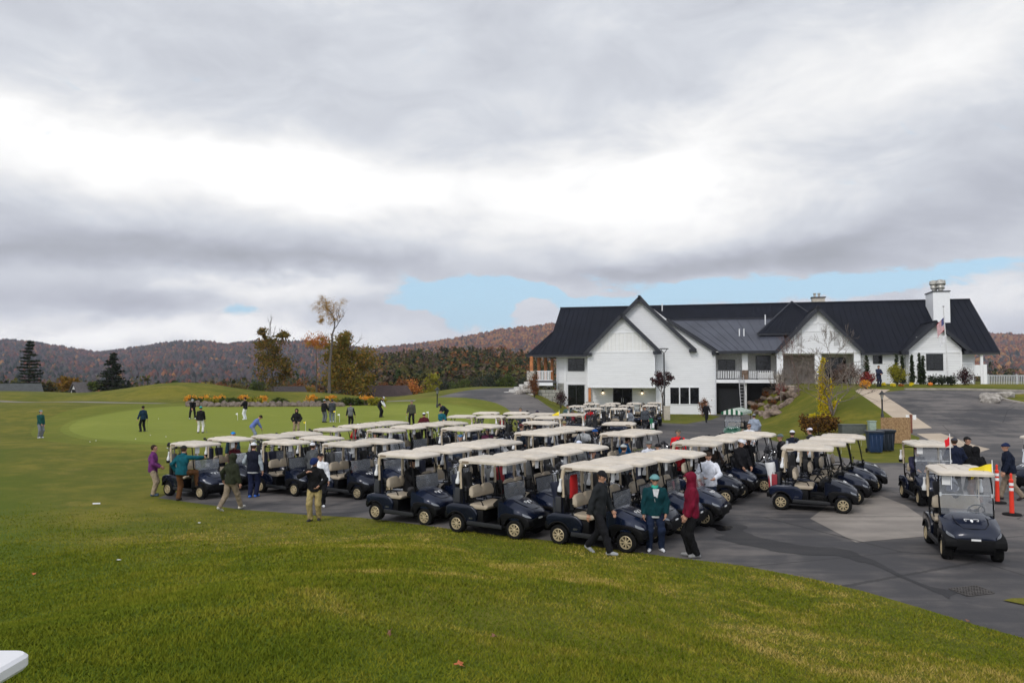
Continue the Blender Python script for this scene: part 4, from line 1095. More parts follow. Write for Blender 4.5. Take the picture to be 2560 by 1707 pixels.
def cowl(parent, m):
    """front body: lofted along x, rounded hood running down to the nose"""
    st = [  # x, half width, top z, shoulder z, bottom z, crown
        (0.36, .52, 0.93, .86, .50, .02), (0.44, .54, 0.935, .86, .48, .03), (0.60, .55, .885, .80, .47, .04), (0.78, .55, .825, .735, .46, .045),
        (0.95, .53, .755, .665, .46, .045), (1.08, .49, .685, .60, .46, .04), (1.17, .43, .605, .545, .46, .03), (1.22, .35, .53, .50, .455, .02)]
    secs = []
    for x, hw, zt, zs, zb, cr in st:
        q = [(x, -hw, zb), (x, -hw * 1.01, (zb + zs) / 2), (x - .0, -hw, zs)]
        for i in range(1, 8):
            y = -hw + 2 * hw * i / 8; k = abs(y / hw)
            z = zt + cr * (1 - k * k) - (zt - zs) * max(0, (k - .55) / .45) ** 1.6
            q.append((x + .03 * (1 - k * k), y, z))
        q += [(x, hw, zs), (x, hw * 1.01, (zb + zs) / 2), (x, hw, zb)]
        secs.append(q)
    mb = MB(); mb.loft(secs); o = mb.build('hood', m, parent, smooth=True, sharp=50)
    # raised centre panel line and creases
    mb = MB()
    for s_ in (-1, 1):
        mb.tube([(0.56, s_ * .30, .905), (0.78, s_ * .33, .862), (0.98, s_ * .30, .788), (1.12, s_ * .20, .70)], .008, 5)
    mb.tube([(1.115, -.20, .702), (1.14, 0, .705), (1.115, .20, .702)], .008, 5)
    mb.build('hood_line', M_blk, o)
    return o
def wheel(parent, x, y, side, steer=0.0):
    mb = MB(); M = Matrix.Rotation(R(90), 4, 'X')
    w2 = .105
    prof = [(.130, -w2 + .015), (.20, -w2), (.225, -w2 + .02), (WR, -w2 + .045), (WR, -.02), (WR - .006, -.015), (WR - .006, .015), (WR, .02), (WR, w2 - .045), (.225, w2 - .02), (.20, w2), (.130, w2 - .015)]
    mb.lathe(prof, 22, M=M, caps=False)
    for k in range(22):
        a = 2 * PI * k / 22
        Mk = M @ Matrix.Rotation(a, 4, 'Z')
        mb.box(WR - .004, WR + .003, -.012, .012, -.07, .07, M=Mk)
    t = mb.build('wheel', M_tyre, parent, smooth=True, sharp=40, loc=(x, y, WR))
    t.rotation_euler = (0, 0, steer)
    mb = MB(); s_ = side
    Mo = Matrix.Rotation(R(90 if s_ < 0 else -90), 4, 'X')   # local +z points outwards
    mb.lathe([(.135, -.02), (.148, .098), (.134, .106), (.124, .090), (.120, .040)], 22, M=Mo, caps=False)
    for k in range(8):
        a = 2 * PI * k / 8
        Mk = Mo @ Matrix.Rotation(a, 4, 'Z')
        mb.prism([(.024, -.010), (.130, -.018), (.130, .018), (.024, .010)], .06, .098, 'z', M=Mk)
    mb.lathe([(.036, .03), (.036, .098), (.028, .104), (0, .104)], 12, M=Mo)
    r_ = mb.build('rim', M_gold, t, smooth=True, sharp=30)
    mb = MB(); mb.lathe([(.119, .044), (0, .044)], 20, M=Mo, caps=False); mb.build('rim_back', M_blk, t)
    return t
def seat_pair(parent, mt, windshield='fold', card=True, two_backs=False):
    pass
def make_cart(label, roofm=None, bodym=None, shield='fold', card=True, strut=True, canopy=None):
    roofm = roofm or M_cream; bodym = bodym or M_navy
    c = thing('golf_cart', label, 'golf cart')
    # chassis and floor
    mb = MB(); mb.box(-1.05, 1.05, -.36, .36, .17, .27); mb.box(-.36, .62, -.54, .54, .255, .30)
    mb.box(-.86, -.80, -.40, .40, .20, .26); mb.box(.80, .86, -.40, .40, .20, .26)
    mb.build('chassis', M_blk, c)
    for s_ in (-1, 1):
        mb = MB(); mb.prism([(-.52, .24), (.50, .22), (.50, .30), (.42, .325), (-.50, .345)], s_ * .545, s_ * .60, 'y')
        bevel_obj(mb.build('rocker_panel', M_blk2, c), .012)
    # rear body with wheel arches
    mb = MB()
    for s_ in (-1, 1):
        poly = [(-.26, .30), (-.22, .52), (-.28, .62), (-.38, .695), (-.60, .735), (-.98, .725), (-1.12, .68), (-1.17, .60), (-1.16, .46)] + arch(-WB, .235, .295, 145, 18, 9) + [(-.54, .30)]
        mb.prism(poly, s_ * .30, s_ * .575, 'y')
    mb.box(-1.16, -1.08, -.3, .3, .42, .68)
    bevel_obj(mb.build('rear_body', bodym, c), .035, 3)
    mb = MB()
    for s_ in (-1, 1):
        out = arch(-WB, .235, .325, 158, 10, 10); inn = arch(-WB, .235, .285, 158, 10, 10)
        mb.prism(out + inn[::-1], s_ * .50, s_ * .595, 'y')
    mb.box(-1.24, -1.10, -.50, .50, .36, .50); mb.box(-1.05, -.66, -.30, .30, .60, .70)
    bevel_obj(mb.build('rear_bumper', M_blk, c), .015)
    # black lower front with arches
    mb = MB()
    for s_ in (-1, 1):
        poly = [(.50, .30), (.44, .56), (.60, .62), (.95, .60), (1.16, .53), (1.24, .46), (1.25, .34), (1.16, .28)] + arch(WB, .235, .295, 10, 165, 9)
        mb.prism(poly, s_ * .30, s_ * .578, 'y')
    mb.box(1.02, 1.245, -.36, .36, .27, .50)
    bevel_obj(mb.build('front_bumper', M_blk, c), .03, 3)
    h = cowl(c, bodym)
    for s_ in (-1, 1):
        mb = MB(); mb.add([(1.035, s_ * .515, .635), (1.195, s_ * .40, .555), (1.215, s_ * .385, .515), (1.13, s_ * .475, .535), (1.05, s_ * .525, .58)], [(0, 1, 2, 3, 4)] if s_ > 0 else [(4, 3, 2, 1, 0)])
        mb.add([(1.00, s_ * .50, .635), (1.16, s_ * .38, .555), (1.18, s_ * .365, .515), (1.10, s_ * .455, .535), (1.02, s_ * .505, .58)], [(0, 1, 2, 3, 4)])
        mb.build('headlight', M_lens, c)
    # crest on the hood: a pale head with two curled horns
    Mh = Matrix.Translation((0.90, 0, .838)) @ Matrix.Rotation(R(24), 4, 'Y')
    mb = MB()
    mb.prism([(.075, 0), (.02, .028), (-.035, .022), (-.045, 0), (-.035, -.022), (.02, -.028)], 0, .006, 'z', M=Mh)
    for s_ in (-1, 1):
        pts_ = [(-.035 - .015 * math.sin(a), s_ * (.03 + .0 + .075 * (1 - math.cos(a)) / 1.3), .004) for a in np.linspace(0, PI * .8, 6)]
        pts_ += [(-.02 + .045 * math.sin(a), s_ * (.115 + .02 * math.cos(a)), .004) for a in np.linspace(.2, PI * .8, 5)]
        mb.tube([Mh @ Vector(p) for p in pts_], .0065, 5)
    mb.build('crest', M_white, c)
    mb = MB(); mb.box(1.246, 1.252, -.09, .09, .475, .515); mb.build('number_plate', M_paper, c)
    for s_ in (-1, 1):
        text_mesh('side_lettering', 'RXV', .055, M_steel, c, (-.40, s_ * .578, .385), (R(90), 0, 0 if s_ < 0 else PI), .003)
    # cockpit
    mb = MB(); mb.box(.34, .42, -.52, .52, .30, .90); mb.prism([(.20, .80), (.36, .94), (.50, .94), (.40, .72), (.22, .72)], -.51, .51, 'y')
    mb.box(.05, .34, -.10, .10, .30, .34)
    bevel_obj(mb.build('dashboard', M_blk, c), .015)
    mb = MB(); mb.box(-.44, -.08, -.52, .52, .30, .61); bevel_obj(mb.build('seat_base', M_blk, c), .02)
    mb = MB()
    prof = [(-.46, .62), (-.02, .62), (.05, .66), (.055, .715), (0, .745), (-.2, .735), (-.46, .755)]
    secs = []
    for y, k in ((-.53, .75), (-.50, .95), (-.40, 1), (-.05, 1), (0, .93), (.05, 1), (.40, 1), (.50, .95), (.53, .75)):
        secs.append([(x * 1.0, y, .68 + (z - .68) * k) for x, z in prof])
    mb.loft(secs); bevel_obj(mb.build('seat', M_tan, c), .015)
    secs = []
    for y, top in ((-.50, .97), (-.48, 1.12), (-.40, 1.175), (-.20, 1.19), (-.09, 1.185), (-.045, 1.13), (0, 1.115), (.045, 1.13), (.09, 1.185), (.20, 1.19), (.40, 1.175), (.48, 1.12), (.50, .97)):
        b0 = .885 if abs(y) < .49 else .93
        t_ = .0 if abs(y) < .49 else .025
        q = [(-.475 + t_, y, b0), (-.40 - t_, y, b0 + .01), (-.395 - t_, y, (b0 + top) / 2), (-.44 - t_, y, top - .02), (-.475, y, top), (-.52 + t_, y, top - .02), (-.51 + t_, y, (b0 + top) / 2)]
        secs.append(q)
    mb = MB(); mb.loft(secs); bevel_obj(mb.build('backrest', M_tan, c), .012, 2, 45)
    mb = MB()
    for s_ in (-.3, .3): mb.tube([(-.44, s_, .62), (-.52, s_, .80), (-.52, s_, 1.08)], .016, 6)
    for s_ in (-.535, .535):
        mb.tube([(-.50, s_, .70), (-.46, s_, .83), (-.30, s_, .86), (-.12, s_, .84), (-.06, s_, .74)], .016, 6)
    mb.tube([(-.52, -.5, .93), (-.52, .5, .93)], .015, 6)
    mb.build('seat_frame', M_blk, c, smooth=True)
    # steering wheel
    Ms = Matrix.Translation((.13, .27, .94)) @ Matrix.Rotation(R(-58), 4, 'Y')
    mb = MB(); ring = [tuple(Ms @ Vector((.165 * math.cos(a), .165 * math.sin(a), 0))) for a in np.linspace(0, 2 * PI, 21)]
    mb.tube(ring, .017, 6, caps=False)
    for a in (0.5, PI - .5, -PI / 2): mb.tube([Ms @ Vector((0, 0, -.01)), Ms @ Vector((.16 * math.cos(a), .16 * math.sin(a), 0))], .014, 5)
    mb.lathe([(0, .02), (.05, .01), (.05, -.03), (0, -.04)], 10, M=Ms); mb.tube([Ms @ Vector((0, 0, -.02)), (.36, .27, .72)], .022, 6)
    mb.build('steering_wheel', M_blk, c, smooth=True)
    # struts
    for s_ in (-1, 1):
        mb = MB(); mb.tube([(.50, s_ * .515, .82), (.46, s_ * .525, 1.15), (.40, s_ * .52, 1.50), (.33, s_ * .50, 1.765)], [.019, .019, .018, .018], 7)
        mb.build('front_strut', M_blk, c, smooth=True)
        mb = MB(); mb.tube([(-.70, s_ * .50, .60), (-.73, s_ * .51, 1.30)], .022, 7); mb.build('rear_post', M_blk, c, smooth=True)
        if strut:
            secs = []
            for x, z, a, b2 in ((-.735, 1.10, .035, .028), (-.75, 1.16, .05, .032), (-.76, 1.35, .05, .032), (-.765, 1.55, .045, .03), (-.745, 1.66, .05, .03), (-.70, 1.735, .075, .035), (-.62, 1.775, .09, .04)):
                secs.append([(x + a * math.cos(2 * PI * k / 10), s_ * .515 + b2 * math.sin(2 * PI * k / 10), z) for k in range(10)])
            mb = MB(); mb.loft(secs); mb.build('rear_strut', M_strut, c, smooth=True, sharp=60)
            mb = MB(); Mb = Matrix.Translation((-.80, s_ * .585, 1.20)) @ Matrix.Rotation(R(6), 4, 'Y')
            mb.lathe([(.0, -.02), (.045, -.01), (.05, .0), (.052, .12), (.04, .15), (.028, .19), (.026, .28), (.032, .30), (.032, .33), (0, .335)], 12, M=Mb)
            mb.build('sand_bottle', M_white, c, smooth=True, sharp=50)
            mb = MB(); mb.lathe([(.058, -.05), (.062, .03), (.056, .035)], 10, M=Mb); mb.tube([(-.74, s_ * .53, 1.20), (-.80, s_ * .585, 1.18)], .012, 5); mb.build('bottle_holder', M_blk, c)
    mb = MB(); mb.tube([(-.765, -.5, 1.62), (-.765, .5, 1.62)], .014, 6); mb.tube([(-.72, -.5, 1.0), (-.72, .5, 1.0)], .014, 6); mb.tube([(.335, -.5, 1.75), (.335, .5, 1.75)], .012, 6)
    mb.build('cross_bar', M_blk, c)
    # roof
    if canopy is None:
        secs = []
        hx0, hx1, hy = -.83, .60, .565
        for ins, z in ((.02, 1.745), (.0, 1.752), (.0, 1.80), (.025, 1.822), (.08, 1.845), (.22, 1.862), (.42, 1.87)):
            q = []
            r_ = max(.12 - ins * .4, .02)
            x0, x1, y1 = hx0 + ins, hx1 - ins, hy - ins
            for (cx_, cy_, a0) in ((x1 - r_, y1 - r_, 0), (x0 + r_, y1 - r_, 90), (x0 + r_, -y1 + r_, 180), (x1 - r_, -y1 + r_, 270)):
                for k in range(5):
                    a = R(a0 + 90 * k / 4); X = cx_ + r_ * math.cos(a); Y = cy_ + r_ * math.sin(a)
                    dz = -.028 * math.exp(-((X + .55) / .16) ** 2) * (1 if z < 1.80 and abs(Y) > .4 else 0)
                    q.append((X, Y, z + dz - .012 * max(0, (X + .5)) ** 2 * 1.0))
            # extra points along the long sides so the edge can dip at the grips
            secs.append(q)
        mb = MB(); mb.loft(secs)
        for y in (-.26, 0, .26): mb.prism([(-.66, 1.862), (-.60, 1.879), (.30, 1.872), (.38, 1.855)], y - .07, y + .07, 'y')
        rf = mb.build('roof', roofm, c, smooth=True, sharp=28)
        for s_ in (-1, 1):
            mb = MB(); mb.prism([(-.70, 1.725), (-.66, 1.785), (-.48, 1.785), (-.44, 1.735), (-.50, 1.71), (-.62, 1.70)], s_ * .53, s_ * .573, 'y'); g_ = bevel_obj(mb.build('grab_rim', roofm, rf), .01)
            mb = MB(); mb.prism([(-.68, 1.735), (-.66, 1.79), (-.48, 1.79), (-.46, 1.74)], s_ * .560, s_ * .580, 'y'); mb.build('grab_handle', mat('tan recess', (.20, .15, .10), .6), rf)
    # windshield
    if shield == 'fold':
        mb = MB(); mb.add([(.525, -.50, .90), (.525, .50, .90), (.475, .50, 1.29), (.475, -.50, 1.29)], [(0, 1, 2, 3)])
        mb.add([(.545, -.49, .92), (.545, .49, .92), (.50, .49, 1.27), (.50, -.49, 1.27)], [(0, 1, 2, 3)])
        mb.build('windshield', M_fold, c)
        mb = MB(); mb.tube([(.475, -.50, 1.295), (.475, .50, 1.295)], .009, 5); mb.tube([(.53, -.51, .895), (.53, .51, .895)], .012, 5)
        for s_ in (-1, 1): mb.box(.49, .55, s_ * .49 - .025, s_ * .49 + .025, .93, .975)
        mb.build('windshield_clips', M_blk, c)
    elif shield == 'full':
        mb = MB(); mb.add([(.525, -.50, .90), (.525, .50, .90), (.455, .51, 1.31), (.455, -.51, 1.31)], [(0, 1, 2, 3)])
        mb.add([(.46, -.51, 1.325), (.46, .51, 1.325), (.36, .49, 1.74), (.36, -.49, 1.74)], [(0, 1, 2, 3)]); mb.build('windshield', M_shield, c)
        mb = MB(); mb.tube([(.462, -.51, 1.317), (.462, .51, 1.317)], .008, 5)
        for s_ in (-1, 1): mb.box(.44, .49, s_ * .50 - .02, s_ * .50 + .02, 1.28, 1.36)
        mb.build('windshield_clips', mat('clear edge', (.5, .52, .54), .2), c)
    if card:
        mb = MB(); mb.box(.455, .459, -.46, -.29, 1.52, 1.74); mb.build('name_card', M_paper, c)
    for s_, yy in ((-1, -TR), (1, TR)):
        wheel(c, -WB, yy, s_); wheel(c, WB, yy, s_, R(-6 if shield == 'full' else 0))
    return c
# golf bags (two look groups) standing in the bag well of a cart
def make_bag(col, label, accent=None, seed=0, head='steel', stripe=None):
    rg_ = random.Random(seed)
    b = thing('golf_bag', label, 'golf bag')
    mb = MB(); M = Matrix.Rotation(R(-9), 4, 'Y')
    mb.lathe([(.0, 0), (.115, 0), (.13, .05), (.125, .40), (.13, .62), (.14, .66), (.15, .80), (.145, .86), (.12, .86), (.115, .80), (0, .80)], 14, M=M)
    mb.build('bag_body', col, b, smooth=True, sharp=40)
    mb = MB(); mb.rbox(-.14, 0, .30, .07, .20, .38, .03); mb.rbox(-.155, 0, .68, .06, .16, .14, .025); mb.rbox(0, .14, .34, .16, .05, .36, .02); mb.rbox(0, -.14, .34, .16, .05, .36, .02)
    mb.build('pocket', accent or col, b, smooth=True, sharp=40)
    mb = MB(); 
    for k in range(9):
        a = rg_.uniform(0, 2 * PI); r_ = rg_.uniform(.02, .10); x0, y0 = r_ * math.cos(a), r_ * math.sin(a); dx, dy = x0 * .5 + rg_.uniform(-.03, .03), y0 * .5 + rg_.uniform(-.03, .03)
        h = rg_.uniform(.95, 1.10)
        p0 = M @ Vector((x0, y0, .78)); p1 = M @ Vector((x0 + dx, y0 + dy, h))
        mb.tube([p0, p1], .006, 5)
        th = rg_.uniform(0, 2 * PI)
        e = Vector((math.cos(th), math.sin(th), .35)).normalized() * .075
        if k < 6: mb.tube([p1, p1 + e * .6, p1 + e], [.010, .020, .016], 6)
    mb.build('irons', M_steel, b, smooth=True)
    mb = MB()
    for k in range(4):
        a = 1.3 * k + rg_.uniform(0, .6); x0, y0 = .08 * math.cos(a), .08 * math.sin(a); h = 1.08 + .05 * k
        p0 = M @ Vector((x0, y0, .78)); p1 = M @ Vector((x0 * 1.5, y0 * 1.5, h)); mb.tube([p0, p1], .010, 5)
        th = rg_.uniform(0, 2 * PI); e = Vector((math.cos(th), math.sin(th), .2)) * .06
        mb.lathe([(0, -.05), (.035, -.04), (.055, 0), (.045, .035), (0, .05)], 9, M=Matrix.Translation(p1 + e * .7))
    mb.build('headcovers', head if not isinstance(head, str) else mat('dark headcover', (.018, .018, .022), .8), b, smooth=True)
    return b
def place_bag(src, cart, side, first=False, label=None):
    o = src if first else copy_tree(src)
    x, y, rz = cart.location.x, cart.location.y, cart.rotation_euler.z
    lx, ly = -.95, side * .21
    o.location = (x + lx * math.cos(rz) - ly * math.sin(rz), y + lx * math.sin(rz) + ly * math.cos(rz), cart.location.z + .56)
    o.rotation_euler = (0, 0, rz)
    if label: o['label'] = label
    return o
# ---------------------------------------------------------------- placing the carts
def roofpos(px, py, z=1.81):
    g = 0.0
    for _ in range(4):
        p = atZ(px, py, z + g); g = tz(p.x, p.y)
    return p
proto = make_cart('navy golf cart'); proto_full = make_cart('navy golf cart', shield='full')
proto.location = (0, -500, 0)
used_protos = {}
carts = []
def put_cart(src, x, y, yaw, label, group=None, key=None):
    key = key or src.name
    if key not in used_protos: o = src; used_protos[key] = True
    else: o = copy_tree(src)
    o.location = (x, y, tz(x, y)); o.rotation_euler = (0, 0, R(yaw)); o['label'] = label
    if group: o['group'] = group
    elif 'group' in o: del o['group']
    carts.append(o); return o
ORD = ['nearest', 'second', 'third', 'fourth', 'fifth', 'sixth', 'seventh', 'eighth', 'ninth', 'tenth']
GR = 'navy golf carts lined up for the tournament'
def fwd(yaw): return Vector((math.cos(R(yaw)), math.sin(R(yaw))))
# a column: name, yaw, list of roof centres (px) measured in the photo
COLS = [
 ('in the leftmost line beside the grass', -31, [(490, 1108), (578, 1096), (684, 1090), (755, 1083), (833, 1073), (892, 1065), (942, 1060), (980, 1056)]),
 ('in the second line from the left', -31, [(718, 1104), (805, 1094), (967, 1075), (1024, 1067), (1080, 1061), (1125, 1057)]),
 ('in the third line from the left', -31, [(869, 1109), (949, 1102), (1156, 1071), (1214, 1064)]),
 ('in the line behind the seated driver', -31, [(1024, 1134), (1107, 1122), (1180, 1112), (1241, 1104)]),
 ('in the line right of the seated driver', -31, [(1234, 1148), (1314, 1136), (1384, 1126), (1452, 1116)]),
 ('in the middle line below the yellow flag', -31, [(1344, 1082), (1385, 1076), (1436, 1070)]),
 ('in the line behind the red towel', -31, [(1494, 1164), (1560, 1151), (1626, 1141), (1690, 1132)]),
 ('behind the man in white', -27, [(1745, 1106), (1787, 1097), (1847, 1090), (1886, 1084)]),
 ('in the short line left of the grey slab', -23, [(2020, 1117), (2055, 1106), (2081, 1097), (2109, 1090)]),
 ('in the pair with the man in the blue shirt', -30, [(1558, 1084), (1602, 1078)]),
]
front_lab = {0: 'navy golf cart at the left end, a man in teal climbing in', 3: 'navy golf cart with a driver in black seated under its cream roof',
             4: 'navy golf cart in front with two empty beige seats', 6: 'navy golf cart with a red towel hung behind its seat',
             8: 'navy golf cart with beige seats nearest the grey slab, white bag at the rear'}
col_carts = {}
for ci, (nm, yaw, lst) in enumerate(COLS):
    for k, (px, py) in enumerate(lst):
        p = roofpos(px, py); f_ = fwd(yaw)
        x, y = p.x + .10 * f_.x, p.y + .10 * f_.y
        if k == 0 and ci in front_lab: lab = front_lab[ci]
        elif k == 0: lab = 'navy golf cart, %s %s' % ('nearest', nm)
        else: lab = 'navy golf cart, %s one %s' % (ORD[k], nm)
        o = put_cart(proto, x, y, yaw + random.Random(ci * 10 + k).uniform(-1, 1), lab, GR, 'fold')
        col_carts[(ci, k)] = o
# carts further back turned the other way
far = [(1154, 1040), (1215, 1032), (1227, 1041), (1291, 1032), (1301, 1041), (1357, 1035), (1370, 1043), (1428, 1036), (1352, 1056), (1547, 1058)]
farlab = ['leftmost of the far row', 'far row, top one beside the putting green edge', 'second of the nearer far row', 'second of the farthest roofs on the left', 'third of the nearer far row',
          'third of the farthest roofs, under the yellow flag', 'directly below the yellow flag', 'right end of the far row with a dark windshield', 'alone between the far row and the middle line', 'alone in front of the men by the far carts']
for k, ((px, py), l_) in enumerate(zip(far, farlab)):
    p = roofpos(px, py); yaw = 172 if k < 8 else (-28 if k == 8 else 165)
    f_ = fwd(yaw); put_cart(proto, p.x + .1 * f_.x, p.y + .1 * f_.y, yaw, 'navy golf cart facing left, ' + l_ if yaw > 0 else 'navy golf cart ' + l_, GR, 'fold')
# bag carts by the clubhouse door, seen from behind
for k, (px, py) in enumerate([(1483, 1021), (1548, 1021), (1445, 1015), (1520, 1013), (1567, 1014), (1625, 1014), (1480, 1009), (1533, 1008), (1586, 1008), (1636, 1008)]):
    p = roofpos(px, py)
    put_cart(proto, p.x, p.y, 78, 'bag cart seen from behind, %s' % (
        ['front row, behind the man in red', 'front row, left of the man in grey', 'left end of the group', 'middle of the group', 'right of the middle', 'right end beside the lamp post', 'back row on the left', 'back row below the dark doors', 'back row right of the doors', 'back row at the right end'][k]),
        'bag carts parked by the clubhouse door', 'fold')
# front facing carts on the right
def rear_axis(px1, py1, px2, py2): pass
J = put_cart(proto_full, *(lambda p: (p.x, p.y))(roofpos(2400, 1174)), -107 + 0, 'navy golf cart facing the camera with full windshield and a yellow flag', None, 'full')
K = put_cart(proto_full, *(lambda p: (p.x, p.y))(roofpos(2320, 1108)), -101, 'navy golf cart facing the camera behind the yellow flag cart, people beside it', None, 'full')
L = put_cart(proto_full, *(lambda p: (p.x + .35, p.y))(roofpos(2590, 1092)), 188, 'navy golf cart cut off by the right edge with a seated driver', None, 'full')
# bags
bag_lab = 'golf bag with clubs standing in the back of a golf cart'
bagdefs = [(mat('black bag', (.014, .014, .016), .6), None, 'black golf bag of clubs in the back of a cart', 1),
           (mat('navy bag', (.009, .013, .034), .6), mat('charcoal bag', (.03, .032, .036), .6), 'navy golf bag with grey pockets in the back of a cart', 2),
           (mat('grey bag', (.10, .105, .11), .6), mat('black bag', (.014, .014, .016)), 'grey golf bag with black pockets in the back of a cart', 3),
           (mat('red bag', (.28, .02, .03), .6), mat('black bag', (.014, .014, .016)), 'red golf bag with black pockets in the back of a cart', 4)]
bags = []
for col_, acc_, lab_, sd in bagdefs:
    b_ = make_bag(col_, lab_, acc_, sd); b_['group'] = 'golf bags in the backs of the carts'; bags.append([b_, False])
rr_ = random.Random(12)
for ci_, c_ in enumerate(carts):
    if c_ in (L,): continue
    for s_ in (-1, 1):
        if rr_.random() < 0.12: continue
        k = rr_.choice([0, 0, 0, 1, 1, 2, 3 if rr_.random() < .35 else 0])
        cl = c_['label']; tail_ = cl.split(', ', 1)[1] if ', ' in cl else cl
        face_ = c_.rotation_euler.z
        sd_ = ('near side' if s_ < 0 else 'far side') if abs(math.degrees(face_)) < 60 else ('left' if (s_ > 0) == (math.degrees(face_) > 0) else 'right')
        colr = ['black', 'navy', 'grey', 'red'][k]
        lb_ = (colr + ' golf bag, ' + sd_ + ', ' + tail_).split()[:16]
        place_bag(bags[k][0], c_, s_, not bags[k][1], ' '.join(lb_)); bags[k][1] = True
# ---------------------------------------------------------------- people: continuous bodies grown from a distance field
def snet(fn, lo, hi, h):
    """surface nets of fn<0 inside a box"""
    lo = np.array(lo) - h; n = np.ceil((np.array(hi) + h - lo) / h).astype(int) + 1
    ax = [lo[i] + h * np.arange(n[i]) for i in range(3)]
    X, Y, Z = np.meshgrid(*ax, indexing='ij')
    P = np.stack([X, Y, Z], -1).reshape(-1, 3)
    D = fn(P).reshape(n)
    s = D < 0
    nx, ny, nz = n
    corners = [(i, j, k) for i in (0, 1) for j in (0, 1) for k in (0, 1)]
    cnt = sum(s[i:nx - 1 + i, j:ny - 1 + j, k:nz - 1 + k].astype(int) for i, j, k in corners)
    act = (cnt > 0) & (cnt < 8)
    idx = np.full(act.shape, -1); ids = np.argwhere(act); idx[act] = np.arange(len(ids))
    acc = np.zeros((len(ids), 3)); num = np.zeros(len(ids))
    I, J, K = ids.T
    for a in corners:
        for d in range(3):
            if a[d]: continue
            b = list(a); b[d] = 1
            d0 = D[I + a[0], J + a[1], K + a[2]]; d1 = D[I + b[0], J + b[1], K + b[2]]
            m = (d0 < 0) != (d1 < 0)
            t = np.where(m, d0 / np.where(m, d0 - d1, 1), 0)
            p = np.array(a, float)[None] + 0 * acc
            p[:, d] = t
            acc += np.where(m[:, None], p, 0); num += m
    V = (ids + acc / np.maximum(num, 1)[:, None]) * h + lo
    F = []
    for d in range(3):
        e = (d + 1) % 3; f = (d + 2) % 3
        sl0 = [slice(0, n[i]) for i in range(3)]; 
        a = [slice(None)] * 3; b = [slice(None)] * 3
        a[d] = slice(0, n[d] - 1); b[d] = slice(1, n[d])
        s0 = s[tuple(a)]; s1 = s[tuple(b)]
        cr = np.argwhere(s0 != s1)
        cr = cr[(cr[:, e] > 0) & (cr[:, f] > 0) & (cr[:, e] < n[e] - 1) & (cr[:, f] < n[f] - 1)]
        if not len(cr): continue
        def at(de, df):
            q = cr.copy(); q[:, e] -= de; q[:, f] -= df
            return idx[q[:, 0], q[:, 1], q[:, 2]]
        q = np.stack([at(1, 1), at(0, 1), at(0, 0), at(1, 0)], 1)
        inside = s0[cr[:, 0], cr[:, 1], cr[:, 2]]
        q[~inside] = q[~inside][:, ::-1]
        F.append(q)
    F = np.concatenate(F); F = F[(F >= 0).all(1)]
    return V, F
def smin(a, b, k):
    h = np.clip(.5 + .5 * (b - a) / k, 0, 1); return b + (a - b) * h - k * h * (1 - h)
def cap(P, a, b, ra, rb, sx=1.0, ax=None):
    a = np.asarray(a, float); b = np.asarray(b, float); Q = P
    if sx != 1.0:
        # widen across the person's left-right axis
        Q = P.copy(); a = a.copy(); b = b.copy()
        o = ax if ax is not None else np.array([1., 0, 0])
        Q = P - np.outer((P - a) @ o, o) * (1 - 1 / sx); b = b - o * ((b - a) @ o) * (1 - 1 / sx)
    ab = b - a; L = ab @ ab + 1e-9
    t = np.clip(((Q - a) @ ab) / L, 0, 1)
    return np.linalg.norm(Q - a - t[:, None] * ab, axis=1) - (ra + (rb - ra) * t)
def ik(a, c, l1, l2, pole):
    a = np.array(a, float); c = np.array(c, float); d = c - a; L = np.linalg.norm(d)
    if L > (l1 + l2) * .999: c = a + d / L * (l1 + l2) * .999; d = c - a; L = np.linalg.norm(d)
    x = (l1 * l1 - l2 * l2 + L * L) / (2 * L); h_ = math.sqrt(max(l1 * l1 - x * x, 0)); u = d / L
    p = np.array(pole, float); p = p - u * (p @ u); p /= np.linalg.norm(p) + 1e-9
    return a + u * x + p * h_, c
SKIN = mat('skin', (0.46, 0.25, 0.17), .55, var=.08, vs=20, spec=.3)
SKIND = mat('eye dark', (.02, .015, .012), .3)
CM = {}
def cloth(c, rough=.85):
    k = 'cloth %d %d %d' % tuple(int(x * 255) for x in c)
    return mat(k, c, rough, var=.18, vs=9, bump=.25, bs=28, spec=.15)
FOLD = 0.0045
